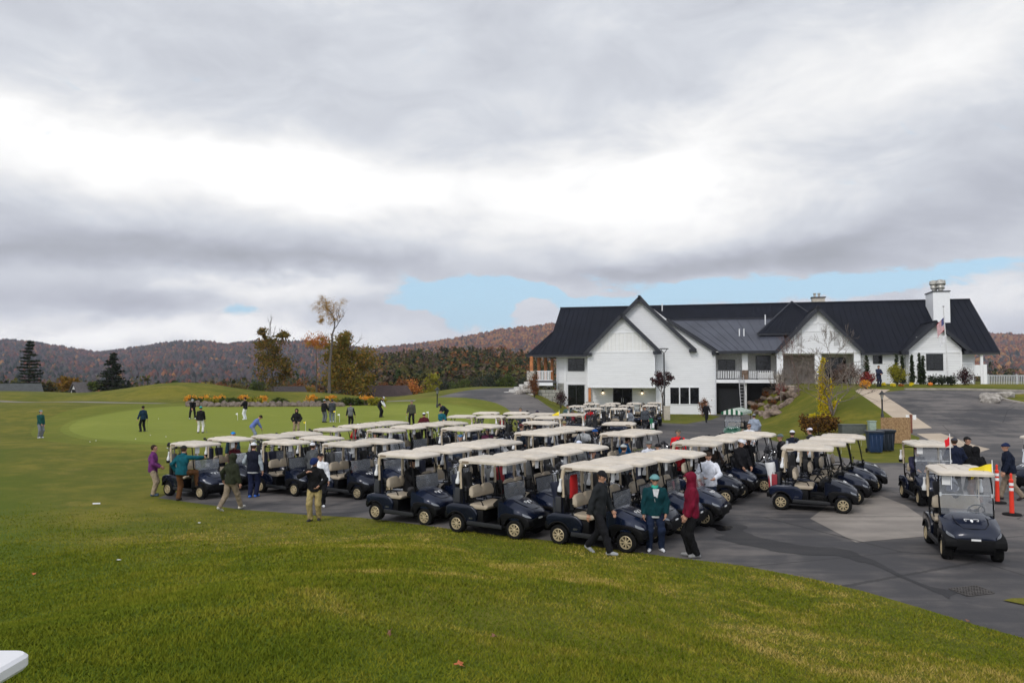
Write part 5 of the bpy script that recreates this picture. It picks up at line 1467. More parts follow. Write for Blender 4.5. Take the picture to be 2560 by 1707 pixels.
def person(name_label, x, y, face, pose, H=1.78, jacket=(.02, .02, .025), pants=(.02, .02, .025), shoes=(.03, .03, .03), head='cap', headc=(.8, .8, .82),
           sleeve=None, hood=False, hair=(.05, .03, .02), near=False, z=None, build=1.0, group=None, glasses=False, undershirt=None, upper_only=False):
    """pose: dict of joint targets in the body's own frame (x right, y forward, z up), metres for a 1.78 m person"""
    k = H / 1.78
    p = dict(hip=(0, 0, .93), lean=0.0, twist=0.0, rf=(.10, 0, 0), lf=(-.10, 0, 0), rh=(.27, .06, .80), lh=(-.27, .06, .80), look=(0, 0), rk=(.15, 1, 0), lk=(-.15, 1, 0), re=(.6, -1, 0), le=(-.6, -1, 0), side=0.0)
    p.update(pose)
    hip = np.array(p['hip'], float); ln = R(p['lean']); sd = R(p['side'])
    up = np.array([math.sin(sd), math.sin(ln), math.cos(ln) * math.cos(sd)]); up /= np.linalg.norm(up)
    tw = R(p['twist']); rt = np.array([math.cos(tw), -math.sin(tw) * math.cos(ln), 0]); rt = rt - up * (rt @ up); rt /= np.linalg.norm(rt)
    chest = hip + up * .36; neck = hip + up * .53; 
    look_p, look_y = R(p['look'][0]), R(p['look'][1])
    hup = up * .35 + np.array([0, 0, .65]) if not p.get('bow') else up; hup /= np.linalg.norm(hup)
    fw = np.array([math.sin(look_y), math.cos(look_y) * math.cos(look_p), -math.sin(look_p)]); fw /= np.linalg.norm(fw)
    headc_ = neck + hup * .185 + np.array([0, .02, 0]) + fw * .01
    hup2 = hup - fw * (hup @ fw); hup2 /= np.linalg.norm(hup2); hr = np.cross(fw, hup2)
    rs, ls = neck - up * .06 + rt * .185 * build ** .5, neck - up * .06 - rt * .185 * build ** .5
    hr_, hl_ = hip + rt * .095 - up * .02, hip - rt * .095 - up * .02
    def foot(q): return np.array([q[0], q[1], q[2] + .085])
    rk, ra = ik(hr_, foot(p['rf']), .44, .42, p['rk']); lk, la = ik(hl_, foot(p['lf']), .44, .42, p['lk'])
    re, rw = ik(rs, p['rh'], .29, .26, p['re']); le, lw = ik(ls, p['lh'], .29, .26, p['le'])
    B = build
    h = (.015 if near else .026)
    def torso(P, g):
        d = cap(P, hip - up * .02, chest, .115 * B + g, .118 * B + g, 1.35, rt)
        d = smin(d, cap(P, chest, neck - up * .05, .118 * B + g, .085 + g, 1.5, rt), .06)
        return d
    def arm(P, s, e, w_, g, wr=0.0):
        d = cap(P, s, e, .056 + g, .045 + g); return smin(d, cap(P, e, w_, .044 + g + wr * .5, .030 + g + wr), .03)
    def leg(P, hh, kk, aa, g, low=0.0):
        d = cap(P, hh, kk, .090 * B ** .5 + g, .060 + g + low * .5); return smin(d, cap(P, kk, aa, .058 + g + low * .6, .040 + g + low), .04)
    def hand_prims(P, w_, e, side):
        d_ = (w_ - e); d_ /= np.linalg.norm(d_); 
        o = np.array([0, 1., 0]) if abs(d_[1]) < .8 else np.array([0, 0, 1.]); sx_ = np.cross(d_, o); sx_ /= np.linalg.norm(sx_); o = np.cross(sx_, d_)
        pc_ = w_ + d_ * .05
        d = cap(P, w_, w_ + d_ * .07, .026, .030, 1.3, o)
        curl = sx_ * (-1 if (sx_[0] * side) > 0 else 1)
        for i in range(4):
            off = o * (.026 - .0175 * i); ln_ = (.085, .095, .09, .07)[i]
            b0 = w_ + d_ * .085 + off; b1 = b0 + d_ * ln_ * .5 + curl * .012; b2 = b1 + d_ * ln_ * .35 + curl * .03
            d = np.minimum(d, np.minimum(cap(P, b0, b1, .0095, .009), cap(P, b1, b2, .009, .0075)))
        t0 = w_ + d_ * .035 + o * .026; t1 = t0 + o * .030 + d_ * .03; t2 = t1 + d_ * .03 + curl * .008
        return smin(d, np.minimum(cap(P, t0, t1, .012, .011), cap(P, t1, t2, .011, .009)), .008)
    def headf(P):
        d = cap(P, headc_ + hup2 * .025 - fw * .012, headc_ + hup2 * .02 + fw * .012, .090, .082)
        d = smin(d, cap(P, headc_ - hup2 * .03 + fw * .02, headc_ - hup2 * .085 + fw * .045, .066, .040), .03)
        d = smin(d, cap(P, headc_ + fw * .085 + hup2 * .02, headc_ + fw * .112 - hup2 * .022, .010, .015), .012)   # nose
        for s_ in (-1, 1):
            d = smin(d, cap(P, headc_ + hr * s_ * .088 + hup2 * .022, headc_ + hr * s_ * .090 - hup2 * .022, .014, .011), .008)  # ears
            e_ = cap(P, headc_ + fw * .100 + hr * s_ * .034 + hup2 * .012, headc_ + fw * .104 + hr * s_ * .034 + hup2 * .012, .016, .014)
            d = np.maximum(d, -smin(e_, -d - .0, .0001) - .0) if False else smin(d, d, .001)
        d = smin(d, cap(P, headc_ + fw * .092 - hup2 * .058 - hr * .018, headc_ + fw * .092 - hup2 * .058 + hr * .018, .010, .010), .008)  # mouth
        return d
    def body(P):
        d = torso(P, -.012)
        d = smin(d, cap(P, neck - up * .04, headc_ - hup2 * .06, .058, .054), .03)
        d = smin(d, headf(P), .015)
        for (s_, e_, w_, sd_) in ((rs, re, rw, 1), (ls, le, lw, -1)):
            d = smin(d, arm(P, s_, e_, w_, -.008), .04)
            if not near: d = smin(d, cap(P, w_, w_ + (w_ - e_) / np.linalg.norm(w_ - e_) * .14, .034, .026), .02)
        for (h__, k_, a_) in ((hr_, rk, ra), (hl_, lk, la)):
            d = smin(d, leg(P, h__, k_, a_, -.008), .03)
        return d
    pts_all = np.array([hip, chest, neck, headc_, rs, ls, re, le, rw, lw, rk, lk, ra, la, headc_ + hup2 * .12])
    lo, hi = pts_all.min(0) - .24, pts_all.max(0) + .24
    root = thing('person', name_label, 'person', group=group)
    zz = (tz(x, y) if z is None else z)
    root.location = (x, y, zz); root.rotation_euler = (0, 0, R(face) - PI / 2); root.scale = (k, k, k)
    def out(nm, fn, m, lo_, hi_, h_, par=root, relax=1):
        V, F = snet(fn, lo_, hi_, h_)
        if not len(F): return None
        o = meshobj(nm, V, F, m, par, smooth=True); return o
    bo = out('body', body, SKIN, lo, hi, h)
    if near:
        # hands at a finer grain joined into the same mesh
        VV = [np.array([v.co[:] for v in bo.data.vertices])]; FF = [np.array([q.vertices[:] for q in bo.data.polygons])]; nv = len(VV[0])
        for (w_, e_, sd_) in ((rw, re, 1), (lw, le, -1)):
            V, F = snet(lambda P: hand_prims(P, w_, e_, sd_), w_ - .22, w_ + .22, .006)
            VV.append(V); FF.append(F + nv); nv += len(V)
        me = bo.data; bpy.data.objects.remove(bo); bpy.data.meshes.remove(me)
        bo = meshobj('body', np.concatenate(VV), np.concatenate(FF), SKIN, root, smooth=True)
        mb = MB()
        for s_ in (-1, 1):
            c_ = headc_ + fw * .090 + hr * s_ * .034 + hup2 * .012
            mb.lathe([(0, -.010), (.009, -.006), (.011, 0), (.009, .006), (0, .010)], 8, M=Matrix.Translation(Vector(c_)))
        if not glasses: mb.build('eyes', SKIND, root, smooth=True)
    rgp = np.random.default_rng(abs(hash((round(x, 1), round(y, 1)))) % 9999)
    ph = rgp.uniform(0, 6, 3)
    def folds(P): return FOLD * (np.sin(P[:, 2] * 30 + 6 * np.sin(P[:, 0] * 13 + ph[0]) + 3 * np.sin(P[:, 1] * 17) + ph[1]) + .7 * np.sin(P[:, 0] * 38 + P[:, 2] * 19 + 4 * np.sin(P[:, 1] * 14 + ph[2])))
    jl = p.get('hem', -.06)
    def jack(P, sl=True):
        d = torso(P, .022)
        d = smin(d, cap(P, hip - up * .10, hip + up * .05, .120 * B + .022, .115 * B + .022, 1.35, rt), .05)
        d = smin(d, cap(P, neck - up * .06, neck + up * (.0), .075, .074), .02)
        if sl:
            for (s_, e_, w_) in ((rs, re, rw), (ls, le, lw)): d = smin(d, arm(P, s_, e_, w_, .020, .010), .035)
        else:
            for s_ in (rs, ls): d = smin(d, cap(P, s_, s_ - up * .03, .075, .07), .03)
        d = np.maximum(d + folds(P), -((P - hip) @ up) + jl - .04)
        if sl:
            for (e_, w_) in ((re, rw), (le, lw)):
                a_ = (w_ - e_) / np.linalg.norm(w_ - e_); near_w = np.linalg.norm(P - w_, axis=1) < .12
                d = np.where(near_w, np.maximum(d, (P - w_) @ a_ - .005), d)
        return d
    out('jacket' if sleeve is None else 'vest', lambda P: jack(P, sleeve is None), cloth(jacket), lo, hi, h)
    if sleeve is not None:
        def slv(P):
            d = np.minimum(arm(P, rs, re, rw, .016, .006), arm(P, ls, le, lw, .016, .006)) + folds(P)
            for (e_, w_) in ((re, rw), (le, lw)):
                a_ = (w_ - e_) / np.linalg.norm(w_ - e_); nw = np.linalg.norm(P - w_, axis=1) < .12
                d = np.where(nw, np.maximum(d, (P - w_) @ a_ - .005), d)
            return d
        out('sleeves', slv, cloth(sleeve), lo, hi, h)
    if undershirt is not None:
        def us(P):
            d = cap(P, hip - up * .14, hip + up * .02, .118 * B + .018, .11 * B + .018, 1.35, rt)
            return np.maximum(d, -((P - hip) @ up) - .15)
        out('shirt_hem', us, cloth(undershirt), lo, hi, h)
    def pant(P):
        d = cap(P, hip - up * .03, hip + up * .10, .122 * B + .008, .112 * B + .006, 1.32, rt)
        for (h__, k_, a_) in ((hr_, rk, ra), (hl_, lk, la)): d = smin(d, leg(P, h__, k_, a_, .016, .016), .03)
        d = d + folds(P) * 1.1
        for a_, k_ in ((ra, rk), (la, lk)):
            dd = (a_ - k_) / np.linalg.norm(a_ - k_); nw = np.linalg.norm(P - a_, axis=1) < .16
            d = np.where(nw, np.maximum(d, (P - a_) @ dd - .03), d)
        return d
    if not upper_only:
        out('trousers', pant, cloth(pants), lo, hi, h)
        for (a_, k_, q) in ((ra, rk, p['rf']), (la, lk, p['lf'])):
            fd = np.array([math.sin(R(q[3])) if len(q) > 3 else (.18 if q[0] > 0 else -.18), 1, 0.0]); fd /= np.linalg.norm(fd)
            tp = q[4] if len(q) > 4 else 0.0   # toe pitch: heel lifted
            fd = fd * math.cos(tp) + np.array([0, 0, -math.sin(tp)])
            heel = a_ - np.array([0, 0, .045]) - fd * .045; toe = heel + fd * .20
            def sh(P, heel=heel, toe=toe, a_=a_):
                d = cap(P, heel, toe, .042, .036, 1.0)
                d = smin(d, cap(P, a_ - np.array([0, 0, .0]), heel, .045, .040), .03)
                d = smin(d, cap(P, heel + fd * .05 + np.array([0, 0, .02]), heel + fd * .14, .040, .036), .02)
                return np.maximum(d, -(P[:, 2] - (min(heel[2], toe[2]) - .038)))
            c_ = (heel + toe) / 2
            out('shoe', sh, cloth(shoes, .6), c_ - .17, c_ + .17, .013 if near else .024)
    # headwear and hair
    hb = (headc_ - .2, headc_ + .22)
    hh = .011 if near else .020
    skull = lambda P, g: cap(P, headc_ + hup2 * .03 - fw * .015, headc_ + hup2 * .025 + fw * .010, .092 + g, .084 + g)
    if head in ('cap', 'none', 'backcap'):
        def hr_f(P):
            d = skull(P, .010)
            d = np.maximum(d, -((P - headc_) @ hup2) - .055)
            fr = (P - headc_) @ fw
            return np.maximum(d, np.where((P - headc_) @ hup2 < .065, fr - .025, -1))
        out('hair', hr_f, cloth(hair), *hb, hh)
    if head in ('cap', 'backcap', 'visor'):
        def cp(P):
            d = np.maximum(skull(P, .018), -((P - headc_) @ hup2) + .045)
            bf = fw if head != 'backcap' else -fw
            c0 = headc_ + bf * .085 + hup2 * .050; c1 = c0 + bf * .055 - hup2 * .004
            q = cap(P, c0, c1, .012, .009, 5.0, hr)
            return smin(d, np.maximum(q, np.abs((P - c0) @ hr) - .075), .008)
        out('cap', cp, cloth(headc), *hb, hh)
    elif head == 'beanie':
        def bn(P):
            d = skull(P, .020); d = smin(d, skull(P - 0, .010), .01)
            d = np.maximum(d, -((P - headc_) @ hup2) + .022)
            rim = np.maximum(skull(P, .030), np.abs((P - headc_) @ hup2 - .045) - .022)
            return np.minimum(d, rim)
        bo2 = out('beanie', bn, cloth(headc), *hb, hh)
    if hood:
        def hd(P):
            d = skull(P, .030); d = smin(d, cap(P, headc_ - hup2 * .03 - fw * .02, neck - up * .02, .095, .11), .04)
            op = cap(P, headc_ + fw * .10 + hup2 * .0, headc_ + fw * .2 - hup2 * .02, .078, .09)
            return np.maximum(d, -op) + folds(P) * .5
        out('hood', hd, cloth(jacket), headc_ - .28, headc_ + .24, hh)
    elif sleeve is None and near and p.get('collar', True):
        out('collar', lambda P: np.maximum(cap(P, neck - up * .05, neck + up * .045, .082, .072), -cap(P, neck, neck + up * .2, .055, .055)), cloth(tuple(min(1, c * 1.15) for c in jacket)), neck - .2, neck + .2, .010)
    if glasses:
        mb = MB(); mb.box(-.07, .07, -.012, .012, -.018, .018)
        o = mb.build('sunglasses', mat('dark lens', (.01, .01, .01), .1), root)
        Mx = Matrix((( hr[0], fw[0], hup2[0]), (hr[1], fw[1], hup2[1]), (hr[2], fw[2], hup2[2]))).to_4x4()
        c_ = headc_ + fw * .100 + hup2 * .014; o.matrix_local = Matrix.Translation(Vector(c_)) @ Mx
    root['_hands'] = 0; del root['_hands']
    return root, dict(rw=rw, lw=lw, re=re, le=le, k=k)
def shirt_front(root, info, col, scarf):
    pass
def putter(root, info, foot, label, L=.88):
    """club held in the right hand reaching the ground at foot (body frame)"""
    k = info['k']; a = info['rw'] + (info['rw'] - info['re']) / np.linalg.norm(info['rw'] - info['re']) * .06
    b = np.array([foot[0], foot[1], .03]); M = Matrix.LocRotScale(root.location, root.rotation_euler, root.scale)
    d = (a - b) / np.linalg.norm(a - b); a2 = a + d * .10
    P = [M @ Vector(q) for q in (a2, a - d * .12, b)]
    o0 = P[2].copy(); P = [p_ - o0 for p_ in P]
    t_ = thing('golf_club', label, 'golf club', o0, group='golf clubs held by the players')
    mb = MB(); mb.tube([P[1], P[2]], .008, 6); mb.build('shaft', M_steel, t_)
    mb = MB(); mb.tube([P[0], P[1]], .014, 6); mb.build('grip', M_blk, t_)
    mb = MB(); mb.rbox(0, 0, -.005, .11, .05, .03, .01); mb.build('club_head', M_steel, t_)
    return t_
# poses
ST = dict()
POCK = dict(rh=(.20, .10, .93), lh=(-.20, .10, .93), re=(1, -.5, 0), le=(-1, -.5, 0), rf=(.13, .02, 0), lf=(-.13, 0, 0))
WALK_ = dict(rf=(.08, .34, 0, 0, -.15), lf=(-.08, -.36, .07, 0, .6), rh=(.28, -.18, .84), lh=(-.28, .26, .88), lean=5)
PUTT = dict(hip=(0, -.12, .90), lean=38, rh=(.03, .42, .78), lh=(-.03, .40, .84), rf=(.20, 0, 0), lf=(-.20, 0, 0), look=(60, 0), bow=1, re=(1, -.2, -.2), le=(-1, -.2, -.2))
LEANI = dict(hip=(0, -.06, .92), lean=24, rh=(.15, .42, 1.0), lh=(-.15, .42, .98), look=(35, 0), re=(1, -.2, -.4), le=(-1, -.2, -.4))
HOLD = dict(rh=(.06, .30, 1.08), lh=(-.06, .30, 1.06), re=(1, -.2, -.6), le=(-1, -.2, -.6), look=(25, 0))
SIT = dict(hip=(0, -.02, .60), rf=(.14, .52, .10), lf=(-.14, .50, .10), rh=(.16, .38, .90), lh=(-.16, .40, .92), re=(1, -.2, -.6), le=(-1, -.2, -.6))
K_ = (.010, .010, .012); NV = (.012, .020, .042); GY = (.10, .105, .11); DG = (.035, .038, .042); KH = (.27, .21, .135); WHT = (.72, .73, .76); TEAL = (.008, .085, .105); RED = (.50, .012, .018); MAR = (.14, .006, .022)
def PX(px, pyfeet): q = T(px, pyfeet); return q.x, q.y
def PH(px, pyhead, H=1.78, z=0.0):
    """from the top of a head: stands on ground z"""
    for _ in range(4):
        q = atZ(px, pyhead, z + H); z = tz(q.x, q.y)
    return q.x, q.y
people = []
def ppl(label, xy, face, pose=ST, **kw):
    r_ = person(label, xy[0], xy[1], face, pose, **kw); people.append(r_); return r_
# face angle: world degrees, 0 = +X (right in the photo), 90 = away, -90 = towards the camera
# --- on and round the putting green
ppl('person in dark green shirt and grey trousers standing alone at the far left', PX(100, 1095), -20, dict(rh=(.12, .28, .85), lh=(-.18, .12, .85)), jacket=(.012, .07, .06), pants=(.17, .18, .20), shoes=WHT, head='cap', headc=(.16, .25, .26))
a = ppl('person in navy jacket holding a putter on the left of the green', PX(357, 1079), 150, dict(lh=(-.36, .08, .86), rf=(.15, 0, 0), lf=(-.13, .03, 0), rh=(.36, .05, .84)), jacket=(.010, .030, .055), pants=K_, head='cap', headc=K_); putter(*a, (.42, .12), 'putter held by the navy jacket person on the green')
a = ppl('person in black bending over a putt at the back of the green', PX(481, 1047), -70, PUTT, jacket=K_, pants=K_, shoes=WHT, head='cap', headc=(.3, .3, .32)); putter(*a, (.02, .52), 'putter held by the bending person at the back of the green')
a = ppl('person in black jacket and white trousers with a teal cap on the green', PX(501, 1082), 95, dict(rf=(.15, 0, 0), lf=(-.15, .02, 0), rh=(.22, .22, .86)), jacket=K_, pants=(.62, .60, .60), head='cap', headc=(.02, .35, .33)); putter(*a, (.30, .35), 'putter held by the teal cap person')
a = ppl('person in black top and white trousers holding a club level', PX(613, 1049), 170, dict(rh=(.05, .38, 1.12), lh=(-.10, .34, 1.10), re=(1, -.3, -.5), le=(-1, -.3, -.5)), jacket=K_, pants=WHT, shoes=WHT, head='cap', headc=K_)
a = ppl('person in periwinkle blue top bending to putt behind the first carts', PX(635, 1104), 20, PUTT, jacket=(.12, .17, .42), pants=(.20, .23, .30), shoes=WHT, head='cap', headc=K_); putter(*a, (.02, .52), 'putter held by the person in periwinkle blue')
ppl('person in black hoodie with hood up and khaki trousers', PX(741, 1090), -85, POCK, jacket=K_, pants=(.24, .19, .12), head='none', hood=True)
a = ppl('person in black jacket and grey trousers, left of the talking pair', PX(810, 1056), 60, dict(rh=(.22, .24, .88)), jacket=K_, pants=(.12, .13, .14), head='cap', headc=(.3, .34, .38)); putter(*a, (.32, .30), 'putter held by the left one of the talking pair')
a = ppl('person in charcoal jacket and grey trousers, right of the talking pair', PX(830, 1055), 110, dict(rh=(.24, .22, .88)), jacket=(.045, .05, .06), pants=(.13, .15, .18), shoes=WHT, head='cap', headc=(.05, .05, .06)); putter(*a, (.34, .30), 'putter held by the right one of the talking pair')
a = ppl('person in grey and black jacket standing on the green with a putter', PX(876, 1068), 80, dict(rh=(.30, .16, .84), lh=(-.32, .0, .80)), jacket=(.13, .135, .14), sleeve=K_, pants=K_, head='cap', headc=K_); putter(*a, (.38, .22), 'putter held by the grey and black jacket person')
ppl('person in black vest with white sleeves leaning over a putt', PX(952, 1043), -10, dict(PUTT, lean=24, rh=(.05, .38, .84)), jacket=K_, sleeve=WHT, pants=K_, head='cap', headc=(.58, .59, .62))
a = ppl('person in olive grey jacket standing upright right of the green', PX(1029, 1063), -95, dict(rf=(.15, 0, 0), lf=(-.15, 0, 0), rh=(.33, .10, .84)), H=1.86, jacket=(.055, .055, .042), pants=K_, head='cap', headc=(.12, .12, .10), build=1.1); putter(*a, (.40, .20), 'putter held by the olive grey jacket person')
ppl('person in maroon jacket with white cap behind the middle carts', PH(1060, 1031, 1.76), 95, POCK, H=1.76, jacket=(.075, .010, .016), pants=K_, head='cap', headc=(.58, .59, .62), build=1.1)
ppl('person in dark navy bent over beside the lantern post', PX(1113, 1056), -150, dict(PUTT, lean=50), jacket=(.012, .018, .028), pants=K_, head='cap', headc=K_)
ppl('person in teal jacket reading a card beside the lantern post', PH(1104, 1023, 1.72), -60, HOLD, H=1.72, jacket=(.01, .10, .13), pants=NV, head='cap', headc=K_)
# --- around the left carts
ppl('person in purple hoodie and khaki trousers standing left of all carts', PX(381, 1240), 10, dict(rh=(.18, .28, 1.02), lh=(-.20, .20, .98), re=(.8, -1, -.3), rf=(.11, .05, 0)), jacket=(.13, .030, .13), pants=(.33, .26, .18), shoes=(.05, .08, .12), head='none', hair=(.035, .02, .015), near=True)
ppl('person in teal hoodie with brown trousers stepping up into the left cart', PX(452, 1252), 72, dict(hip=(0, 0, .93), lf=(-.10, .0, 0), rf=(.26, .46, .38), rh=(.42, .52, 1.36), lh=(-.27, .05, .95), lean=8, rk=(.3, 1, .4)), H=1.84, jacket=(.005, .075, .098), pants=(.10, .045, .018), shoes=(.03, .025, .02), head='cap', headc=(.02, .02, .02), near=True)
ppl('person in dark olive jacket and khaki trousers walking on the grass', PX(576, 1277), 60, dict(WALK_, lh=(-.42, .06, .94), rh=(.30, .10, .82)), H=1.76, jacket=(.022, .026, .014), pants=(.22, .175, .125), shoes=(.5, .48, .42), head='none', hood=True, near=True, build=1.08)
ppl('person in navy vest with grey sleeves, white cap and blue shoes', PX(632, 1243), 84, dict(rh=(.30, .04, .84), lh=(-.24, .20, 1.0), rf=(.08, .06, 0), lf=(-.06, -.08, 0)), H=1.88, jacket=(.008, .010, .020), sleeve=(.30, .34, .37), undershirt=(.45, .46, .47), pants=(.010, .014, .040), shoes=(.05, .14, .50), head='cap', headc=(.58, .59, .62), near=True)
ppl('person in grey shirt and white cap between two front carts', PH(781, 1106, 1.80), 60, POCK, jacket=(.085, .090, .095), pants=K_, head='cap', headc=(.58, .59, .62), H=1.80, near=True)
ppl('person in black sweater and yellow khaki trousers with a navy beanie', PX(786, 1303), -92, dict(rh=(.16, .26, 1.38), lh=(-.20, .26, 1.02), re=(1, -.2, -.5), le=(-1, -.3, -.2), rf=(.10, .06, 0), lf=(-.10, -.10, 0), look=(42, 15), lean=4), H=1.80, jacket=(.008, .008, .009), pants=(.33, .26, .115), shoes=(.04, .04, .045), head='beanie', headc=(.008, .018, .075), near=True)
ppl('person in white shirt and black cap half hidden behind the black sweater', PX(800, 1268), -75, dict(rh=(.25, .15, .9)), H=1.72, jacket=WHT, pants=K_, shoes=WHT, head='cap', headc=K_, near=True)
ppl('person with bright blue cap behind the second cart from the left', PH(583, 1079, 1.78), -75, ST, jacket=(.012, .035, .05), pants=(.32, .27, .2), head='cap', headc=(.01, .20, .55))
# --- right foreground
ppl('person in dark jacket and black cap walking past the front cart', PX(1497, 1385), -32, dict(WALK_, rf=(.07, .30, 0, 0, 0), lf=(-.09, -.30, .05, 0, .6), rh=(.27, -.10, .86), lh=(-.30, .18, .90), look=(20, 10)), H=1.80, jacket=(.018, .020, .022), pants=(.010, .010, .012), shoes=(.32, .33, .34), head='cap', headc=K_, near=True)
tw_ = ppl('person in teal jacket with patterned knit hat and sunglasses', PX(1638, 1378), -92, dict(POCK, rh=(.27, .06, .86), lh=(-.24, .10, .88), rf=(.14, .04, 0, 12), lf=(-.14, .04, 0, -12)), H=1.70, jacket=(.004, .036, .044), undershirt=(.48, .49, .50), pants=(.012, .020, .045), shoes=WHT, head='beanie', headc=(.13, .27, .28), glasses=True, near=True, build=1.18)
mb = MB(); mb.prism([(-.075, .20), (.075, .20), (0, -.20)], .0, .02, 'y'); o = mb.build('shirt_front', cloth(WHT), tw_[0], loc=(0, .150, 1.26)); o.rotation_euler = (R(-8), 0, 0)
mb = MB(); mb.lathe([(.070, -.06), (.088, -.03), (.082, .03), (.066, .05)], 12, caps=False); mb.build('scarf', cloth((.04, .36, .27)), tw_[0], smooth=True, loc=(0, .02, 1.49))
ppl('person in maroon hooded jacket and black trousers standing sideways', PX(1733, 1392), 176, dict(rh=(.18, .14, .86), lh=(-.2, .16, .88), rf=(.06, .06, 0), lf=(-.10, -.06, 0), hip=(0, .02, .93)), H=1.82, jacket=MAR, pants=(.006, .006, .007), shoes=(.22, .22, .22), head='cap', headc=MAR, hood=True, near=True)
ppl('person in white pullover reading by the windshield', PH(1771, 1128, 1.80), -105, dict(rh=(.14, .32, 1.10), lh=(-.16, .34, 1.08), re=(1, -.2, -.6), le=(-1, -.2, -.6), look=(32, 0)), H=1.80, jacket=(.62, .64, .70), pants=NV, head='none', hair=(.03, .02, .015), near=True, build=1.1)
ppl('person in black pullover, white cap and grey trousers by a hood', PX(1853, 1238), -70, dict(rh=(.12, .30, .88), lh=(-.20, .24, .92), rf=(.10, .14, 0), lf=(-.10, -.05, 0), look=(18, -20)), H=1.84, jacket=K_, pants=(.145, .125, .10), shoes=(.10, .09, .08), head='cap', headc=(.58, .59, .62), near=True, build=1.12)
ppl('person in brown shirt and grey cap with their back turned', PH(1777, 1101, 1.84), 75, POCK, H=1.84, jacket=(.030, .020, .016), pants=KH, head='cap', headc=(.28, .29, .31), near=True, build=1.15)
ppl('person in maroon shirt and grey cap behind the front right carts', PH(1699, 1101, 1.80), 10, dict(lh=(-.2, .2, 1.0)), H=1.80, jacket=(.20, .008, .014), pants=K_, head='cap', headc=(.06, .07, .09), near=True)
ppl('person in bright red jacket and camouflage cap', PH(1695, 1073, 1.82), -90, ST, H=1.82, jacket=(.62, .012, .02), pants=K_, head='cap', headc=(.08, .08, .06), build=1.15)
ppl('person in bright blue top leaning into a cart', PH(1551, 1087, 1.72), -20, dict(LEANI, lean=30), H=1.76, jacket=(.01, .13, .34), pants=NV, head='none', build=1.15)
ppl('person in dark grey top with a light grey cap turned away', PH(1558, 1110, 1.76), 40, POCK, H=1.76, jacket=(.05, .055, .06), pants=K_, head='cap', headc=(.36, .38, .37), near=True)
ppl('person in white shirt with grey headband facing the camera', PH(1622, 1101, 1.74), -80, ST, H=1.74, jacket=(.58, .60, .66), pants=K_, head='beanie', headc=(.11, .12, .12), near=True)
ppl('person with black beanie behind a cream cart roof', PH(1645, 1108, 1.72), -90, ST, H=1.72, jacket=K_, pants=K_, head='beanie', headc=(.012, .013, .016))
ppl('person in grey brown jacket and navy cap facing the camera between roofs', PH(1481, 1121, 1.80), -85, ST, H=1.80, jacket=(.075, .065, .055), pants=K_, head='cap', headc=(.03, .035, .055), near=True, build=1.1)
ppl('person in light grey hoodie standing behind a cart strut', PH(1459, 1066, 1.80), 90, POCK, H=1.80, jacket=(.38, .39, .40), pants=K_, head='none', hair=(.02, .02, .02))
ppl('person in black jacket with royal blue beanie', PH(1486, 1072, 1.80), -10, POCK, H=1.80, jacket=K_, pants=K_, head='beanie', headc=(.01, .06, .22))
ppl('person with white cap just above the middle roofs', PH(1447, 1101, 1.72), 60, POCK, H=1.72, jacket=GY, pants=K_, head='cap', headc=(.55, .6, .72))
# --- far rows by the clubhouse
ppl('person in red zip jacket by the bag carts', PH(1475, 1018, 1.84, 0), -90, dict(rh=(.34, .05, .86), lh=(-.34, .05, .86)), H=1.84, jacket=(.52, .01, .015), pants=(.06, .05, .035), head='cap', headc=(.14, .13, .11), build=1.15)
ppl('person in light grey hoodie by the bag carts', PH(1572, 1021, 1.80), -95, POCK, H=1.80, jacket=(.22, .235, .26), pants=K_, head='beanie', headc=(.25, .26, .27))
ppl('person in dark grey pullover beside the green golf bag', PH(1612, 1016, 1.84), -90, ST, H=1.84, jacket=(.060, .068, .080), pants=K_, head='cap', headc=K_, build=1.15)
ppl('person in grey green vest at the left end of the bag carts', PH(1419, 1009, 1.80), -90, POCK, H=1.80, jacket=(.06, .10, .10), pants=K_, head='cap', headc=K_)
ppl('person in camouflage jacket behind the far cart roofs', PH(1301, 1009, 1.80), -80, POCK, H=1.80, jacket=(.045, .055, .05), pants=NV, head='cap', headc=(.10, .09, .06), build=1.15)
ppl('person with dark cap, head just above a far roof', PH(1318, 1026, 1.74), -90, POCK, H=1.74, jacket=NV, pants=K_, head='cap', headc=K_)
ppl('person with navy beanie just above a far roof left of the yellow flag', PH(1343, 1026, 1.74), -90, POCK, H=1.74, jacket=NV, pants=K_, head='beanie', headc=(.02, .02, .045))
ppl('person in navy jacket with a red and black cap between cart rows', PH(1302, 1059, 1.80), 20, POCK, H=1.80, jacket=(.012, .02, .035), pants=K_, head='cap', headc=(.10, .02, .02), build=1.1)
ppl('bearded person in navy with black cap between cart rows', PH(1337, 1057, 1.80), 100, POCK, H=1.80, jacket=(.012, .018, .03), pants=K_, head='cap', headc=K_)
ppl('person in black with an olive knit cap under the yellow flag', PH(1411, 1052, 1.76), 90, POCK, H=1.76, jacket=(.03, .022, .018), pants=K_, head='beanie', headc=(.20, .17, .08))
ppl('person with white cap and plum top seated in a middle cart', PH(1219, 1070, 1.72), -80, ST, H=1.72, jacket=(.09, .02, .05), pants=K_, head='cap', headc=(.62, .64, .7))
ppl('person with blue cap low between middle carts', PH(1151, 1086, 1.70), -90, ST, H=1.70, jacket=(.02, .03, .05), pants=K_, head='cap', headc=(.05, .13, .26))
ppl('person with grey green cap between the left middle carts', PH(938, 1080, 1.74), -70, ST, H=1.74, jacket=(.02, .02, .024), pants=K_, head='cap', headc=(.10, .13, .12))
ppl('person in red top with white cap behind the left line of carts', PH(895, 1059, 1.78), 90, POCK, H=1.78, jacket=(.40, .012, .02), pants=K_, head='cap', headc=(.58, .59, .62))
